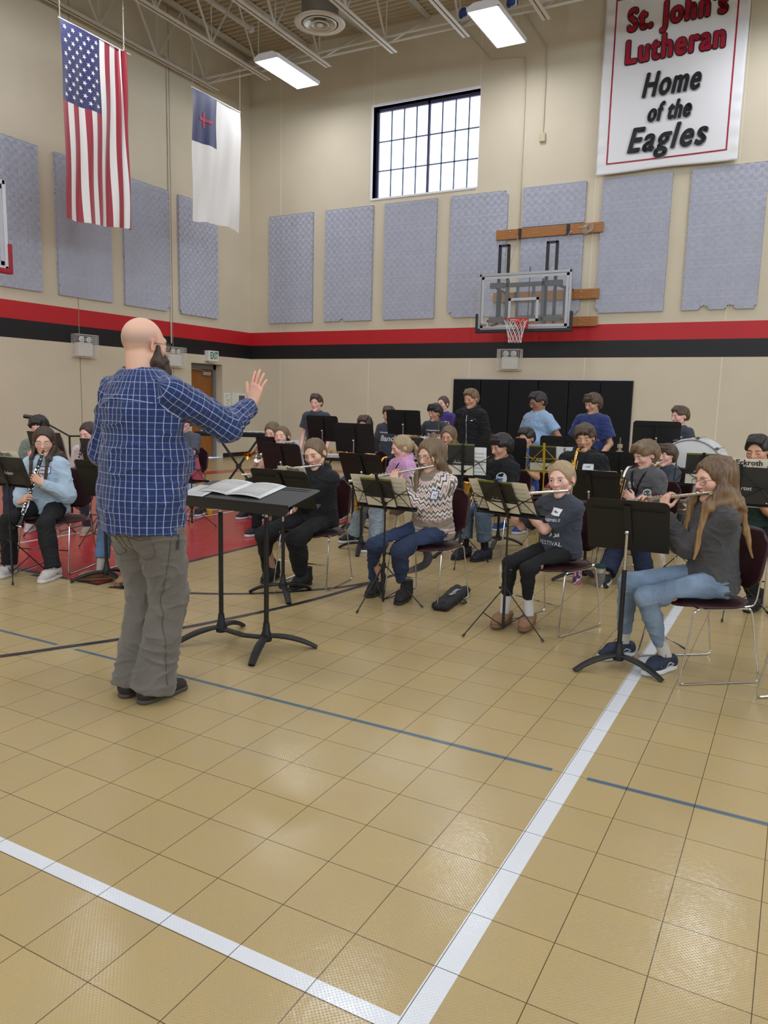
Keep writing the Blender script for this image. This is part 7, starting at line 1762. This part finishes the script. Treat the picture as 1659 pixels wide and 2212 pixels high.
b.poly([T((x, h0, -.0 - z)) for x, z in P2], R3 @ Vector((0, -1, 0)), .003); b.poly([T((-w + .02, h0 + .06, -.004)), T((w - .08, h0 + .06, -.004)), T((w - .12, h0 + .08, -.075)), T((-w + .08, h0 + .08, -.075))], R3 @ Vector((0, -1, 0)), .003)
b.poly([T((x, y, .0)) for x, y in ((-w, h0), (w, h0), (w, h0 - .002), (-w, h0 - .002))], R3 @ Vector((0, 0, 1)), .014)
for yy in (h1 - .03, h1 - .06): b.tube([T((-w + .06, yy, .004)), T((w - .06, yy, .004))], .002, n=4)
b.build('desk', mat('black_stand_desk', rgb(42, 42, 44), .5), t)
DT = t; M_SC = mat('score_paper', rgb(232, 232, 232), .7)
def leaf(x0, x1, y0, y1, lb, rot=0, pages=2):
    o = empty('score', DT.location, DT.rotation_euler[2], lb, 'sheet music', None); Mx = M @ Matrix.Rotation(rot, 4, 'Z'); b = MB(); vs = []; fs = []; n = 24
    for i in range(n + 1):
        x = x0 + (x1 - x0) * i / n; u = (i / n * pages) % 1 if pages > 1 else i / n; z = .008 + .012 * (math.sin(PI * min(1, u if u > 0 else 1)) ** .7 if pages > 1 else .2)
        for y in (y0, y1): vs.append(Mx @ Vector((x, y, z)))
    for i in range(n): fs.append((2 * i, 2 * i + 2, 2 * i + 3, 2 * i + 1))
    b.add(vs, fs); q = b.build('leaf', M_SC, o, smooth=True, auto=False); md = q.modifiers.new('t', 'SOLIDIFY'); md.thickness = .003
    b = MB(); k = 0; yy = y0 + .02
    while yy < y1 - .02:
        for p_ in range(pages):
            a, c = x0 + (x1 - x0) * (p_ + .08) / pages, x0 + (x1 - x0) * (p_ + .92) / pages; m = 7
            for j in range(m):
                xa, xb = a + (c - a) * j / m, a + (c - a) * (j + .8) / m; za = .013 + .012 * (math.sin(PI * (((xa - x0) / (x1 - x0) * pages) % 1)) ** .7 if pages > 1 else .2); zb = .013 + .012 * (math.sin(PI * (((xb - x0) / (x1 - x0) * pages) % 1)) ** .7 if pages > 1 else .2)
                b.add([Mx @ Vector((xa, yy, za)), Mx @ Vector((xb, yy, zb)), Mx @ Vector((xb, yy + .005, zb)), Mx @ Vector((xa, yy + .005, za))], [(0, 1, 2, 3)])
        yy += .014
    b.build('printed_staves', M_STAFF, o)
leaf(-.335, .155, -.085, .165, 'open score of two pages lying on the wide two-post stand', rot=-.03); leaf(-.395, -.22, -.15, .06, 'single score leaf left of the open score on the wide stand', rot=.05, pages=1)

# ---- odds and ends on the floor
t = empty('stand_bag', (-2.20, 5.18, .0), .12, 'black zipped stand bag with white script lying beside the zigzag sweater girl\'s chair', 'bag')
g = SDF((-.11, -.36, 0), (.11, .36, .09), .005); g.cone((-.03, -.27, .030), (-.035, .27, .034), .034, .036, k=.02); g.cone((.03, -.27, .028), (.035, .27, .032), .034, .036, k=.03); g.cut((0, 0, -1), (0, 0, .002)); soft_obj('bag_body', g, cloth('black_nylon', (18, 20, 24), rough=.6, sheen=0), t, 1, wr=.005, wr_s=(16, 10, 16))
tv, tf = text_mesh('Personal Music', .055, .001, .3, res=2); b = MB(); b.add([(v.y + .015, -v.x * .62 + .02, .074) for v in tv], tf); b.build('printed_lettering', M_PRINT, t)
b = MB(); b.tube([(.05, -.1, .03), (.10, -.05, .012), (.11, .02, .008), (.07, .06, .02)], .010, n=6, flat=.5); b.build('bag_strap', M_RUB, t)
t = empty('tumbler', (-1.36, 6.30, 0), 0, 'steel tumbler with dark green lid and grey knitted sleeve on the floor', 'tumbler')
b = MB(); b.lathe([(.034, 0), (.038, .02), (.045, .12), (.046, .125)], n=18); b.build('knitted_sleeve', cloth('grey_speckle', (112, 112, 112), var=.3, vscale=90), t, smooth=True); b = MB(); b.lathe([(.044, .12), (.046, .165)], n=18); b.build('body', M_ALU, t, smooth=True); b = MB(); b.lathe([(.047, .163), (.048, .185), (.042, .190), (0, .190)], n=18); b.build('lid', mat('green_lid', rgb(24, 62, 54), .4), t, smooth=True)
N = NB('stickers'); n = N.noise(N.obj(), 22, 0); rp = N.n('ShaderNodeValToRGB'); rp.color_ramp.interpolation = 'CONSTANT'; E = rp.color_ramp.elements; E[0].color = rgb(92, 58, 110); E[1].position = .45; E[1].color = rgb(216, 210, 214); e = E.new(.55); e.color = rgb(178, 60, 56); e = E.new(.62); e.color = rgb(170, 120, 160); N.l(n, rp.inputs[0]); N.l(rp.outputs[0], N.b.inputs['Base Color'])
t = empty('water_bottle', (-1.545, 6.30, 0), 0, 'purple water bottle covered in stickers on the floor behind the blond girl\'s chair', 'water bottle')
b = MB(); b.lathe([(.034, 0), (.038, .01), (.038, .22), (.026, .255)], n=18); b.build('body', N.m, t, smooth=True); b = MB(); b.lathe([(.028, .25), (.030, .30), (0, .305)], n=16); b.tube([(-.028, 0, .29), (-.02, 0, .335), (.02, 0, .335), (.028, 0, .29)], .005); b.build('cap', mat('purple_cap', rgb(110, 72, 140), .5), t, smooth=True)
b = MB(); b.lathe([(.022, 0), (.037, 0), (.037, .055), (.022, .055), (.022, 0)], (0, 0, .001), n=20); o = b.build('tape_roll', mat('yellow_tape', rgb(226, 196, 40), .5), smooth=True); o.location = (-6.53, 7.43, 0); tag(o, 'small yellow tape roll on the edge of the red floor area', 'tape roll')
b = MB(); b.add([(0, 0, .004), (.12, .02, .006), (.13, .09, .03), (.06, .12, .012), (.0, .08, .02)], [(0, 1, 2, 3, 4)]); o = b.build('paper_scrap', M_PAPER); md = o.modifiers.new('t', 'SOLIDIFY'); md.thickness = .001; o.location = (-4.98, 6.5, 0); tag(o, 'crumpled white paper scrap on the red floor area edge', 'paper')

# ---- percussion and keyboard
t = empty('keyboard_stand', (-7.62, 9.35, 0), .45, 'black folding X shaped stand under the keyboard', 'stand')
for s in (-1, 1): b = MB(); b.bb((-.015, -.01, -.55), (.015, .02, .55)); o = b.build('leg', M_STB, t); o.location = (0, s * .02, .42); o.rotation_euler = (0, s * .62, 0)

for sx in (-.32, .32):
    for zz in (.015, .86): b = MB(); b.cyl((sx, -.2, zz), (sx, .2, zz), .014); b.build('cross_bar', M_STB, t)
b = MB(); b.cyl((0, -.05, .42), (0, .06, .42), .035, n=12); b.build('hinge', M_STB, t)
t = empty('keyboard', (-7.62, 9.35, .875), .45, 'long black electronic keyboard on the X stand by the wall', 'keyboard')
b = MB(); b.bb((-.65, -.15, 0), (.65, .15, .07)); b.build('case', M_EBON, t, bevel=.01); b = MB()
for k in range(50): b.bb((-.60 + k * .024, .03, .07), (-.578 + k * .024, .145, .078))
o = b.build('white_keys', M_PRINT, t); o['kind'] = 'stuff'; b = MB()
for k in range(10): b.bb((-.55 + k * .11, -.11, .07), (-.50 + k * .11, -.06, .076))
b.build('button_row', M_GSTEEL, t)
t = empty('folding_table', (-5.50, 9.05, 0), .45, 'white folding table with papers behind the black stands', 'table')
b = MB(); b.bb((-.5, -.3, .70), (.5, .3, .745)); b.build('table_top', mat('white_table_top', rgb(214, 212, 208), .5), t, bevel=.008)
for sx in (-.42, .42): b = MB(); b.tube([(sx, -.25, .70), (sx, -.25, .01), (sx, .25, .01), (sx, .25, .70)], .013); b.tube([(sx, 0, .3), (sx * .4, 0, .69)], .01); b.build('leg_frame', M_STB, t)
t = empty('tambourine', (-5.62, 8.98, .746), 0, 'wooden tambourine lying on the white table', 'tambourine'); b = MB(); b.lathe([(.115, 0), (.125, 0), (.125, .045), (.115, .045), (.115, 0)], n=28); b.build('frame', mat('pale_maple', rgb(198, 160, 110), .5), t, smooth=True)
b = MB()
for k in range(8): a = 2 * PI * k / 8; b.cyl((.121 * math.cos(a), .121 * math.sin(a), .018), (.121 * math.cos(a), .121 * math.sin(a), .026), .022, n=10)
b.build('jingle', M_GOLD, t)
b = MB(); b.bb((-.15, -.11, 0), (.15, .11, .008)); o = b.build('paper_stack', M_PAPER); o.location = (-5.33, 8.98, .746); o.rotation_euler = (0, 0, .5); tag(o, 'white papers lying on the white table right of the tambourine', 'papers')
D0 = V3(-1.03, 9.18, .79); t = empty('bass_drum', (D0[0], D0[1], 0), -.08, 'white bass drum with chrome claws on a cradle at the right', 'drum')
b = MB(); b.lathe([(.345, -.17), (.345, .17)], (0, 0, D0[2]), 'Y', 40); b.build('shell', mat('white_drum_shell', rgb(206, 206, 208), .3), t, smooth=True)
b = MB(); b.lathe([(0, -.195), (.30, -.195), (.340, -.19)], (0, 0, D0[2]), 'Y', 40); b.build('drum_head', mat('white_drum_head', rgb(222, 222, 222), .5), t, smooth=True)
b = MB(); b.lathe([(.338, -.20), (.362, -.20), (.362, -.165), (.338, -.165)], (0, 0, D0[2]), 'Y', 40, ring=True); b.lathe([(.338, .165), (.362, .165), (.362, .20), (.338, .20)], (0, 0, D0[2]), 'Y', 40, ring=True); b.build('hoop', M_PRINT, t, smooth=True)
b = MB(); b.lathe([(.3405, -.201), (.346, -.203), (.346, -.199)], (0, 0, D0[2]), 'Y', 40, ring=True); b.build('hoop_stripe', M_INK, t)
for k in range(10): a = 2 * PI * (k + .25) / 10; q = V3(math.cos(a) * .372, 0, D0[2] + math.sin(a) * .372); b = MB(); b.cyl(q + V3(0, -.21, 0), q + V3(0, .21, 0), .006, n=6); b.box(q + V3(0, -.20, 0) * 1.0, (.014, .012, .014)); b.tube([q + V3(-.03, -.215, 0), q + V3(.03, -.215, 0)], .005); b.build('tension_claw', M_CHR, t)
for s in (-1, 1): b = MB(); b.tube([(s * .28, -.2, .01), (s * .2, 0, .42), (s * .28, .2, .01)], .014); b.tube([(s * .2, 0, .42), (s * .26, 0, .56)], .012); b.build('cradle_leg', M_CHR, t)
cy = at_d(1338, 979, 8.45); t = empty('cymbal', (cy.x, cy.y, 0), 0, 'brass cymbal on a stand before the boy in navy blue', 'cymbal')
b = MB(); b.lathe([(.225, -.012), (.12, .004), (.045, .012), (.035, .028), (0, .034)], (0, 0, cy.z), n=32); b.build('cymbal_plate', mat('cymbal_bronze', rgb(150, 136, 104), .35, metal=.8), t, smooth=True)
b = MB(); b.cyl((0, 0, .02), (0, 0, cy.z + .17), .008)
for k in range(3): a = k * 2.1; b.cyl((0, 0, .25), (.25 * math.cos(a), .25 * math.sin(a), .012), .008)
b.build('stand_rod', M_CHR, t); b = MB(); b.cyl((0, 0, cy.z + .03), (0, 0, cy.z + .06), .018, n=12); b.cyl((0, 0, cy.z + .06), (0, 0, cy.z + .10), .03, .028, n=12); b.build('wing_nut', mat('tan_felt', rgb(170, 150, 120), .8), t)
t = empty('microphone_stand', (-8.3, 6.3, 0), 0, 'black boom stand behind the man in sage green', 'microphone stand'); h0 = at_d(52, 899, 9.3); h1 = at_d(80, 903, 9.3); b = MB(); b.tube([h0 - Vector((-8.3, 6.3, 0)), h1 - Vector((-8.3, 6.3, 0))], .024, n=12); b.build('microphone', M_EBON, t, smooth=True)
h2 = at_d(178, 942, 9.3) - Vector((-8.3, 6.3, 0)); h3 = at_d(150, 942, 9.3) - Vector((-8.3, 6.3, 0)); hb = h1 - Vector((-8.3, 6.3, 0)); b = MB(); b.tube([hb, (hb + h3) / 2, h3, h2], .011); b.cyl((h3.x, h3.y, .02), h3, .012)
for k in range(3): a = k * 2.1; b.cyl((h3.x, h3.y, .12), (h3.x + .3 * math.cos(a), h3.y + .3 * math.sin(a), .012), .009)
b.build('boom_pole', M_STB, t)
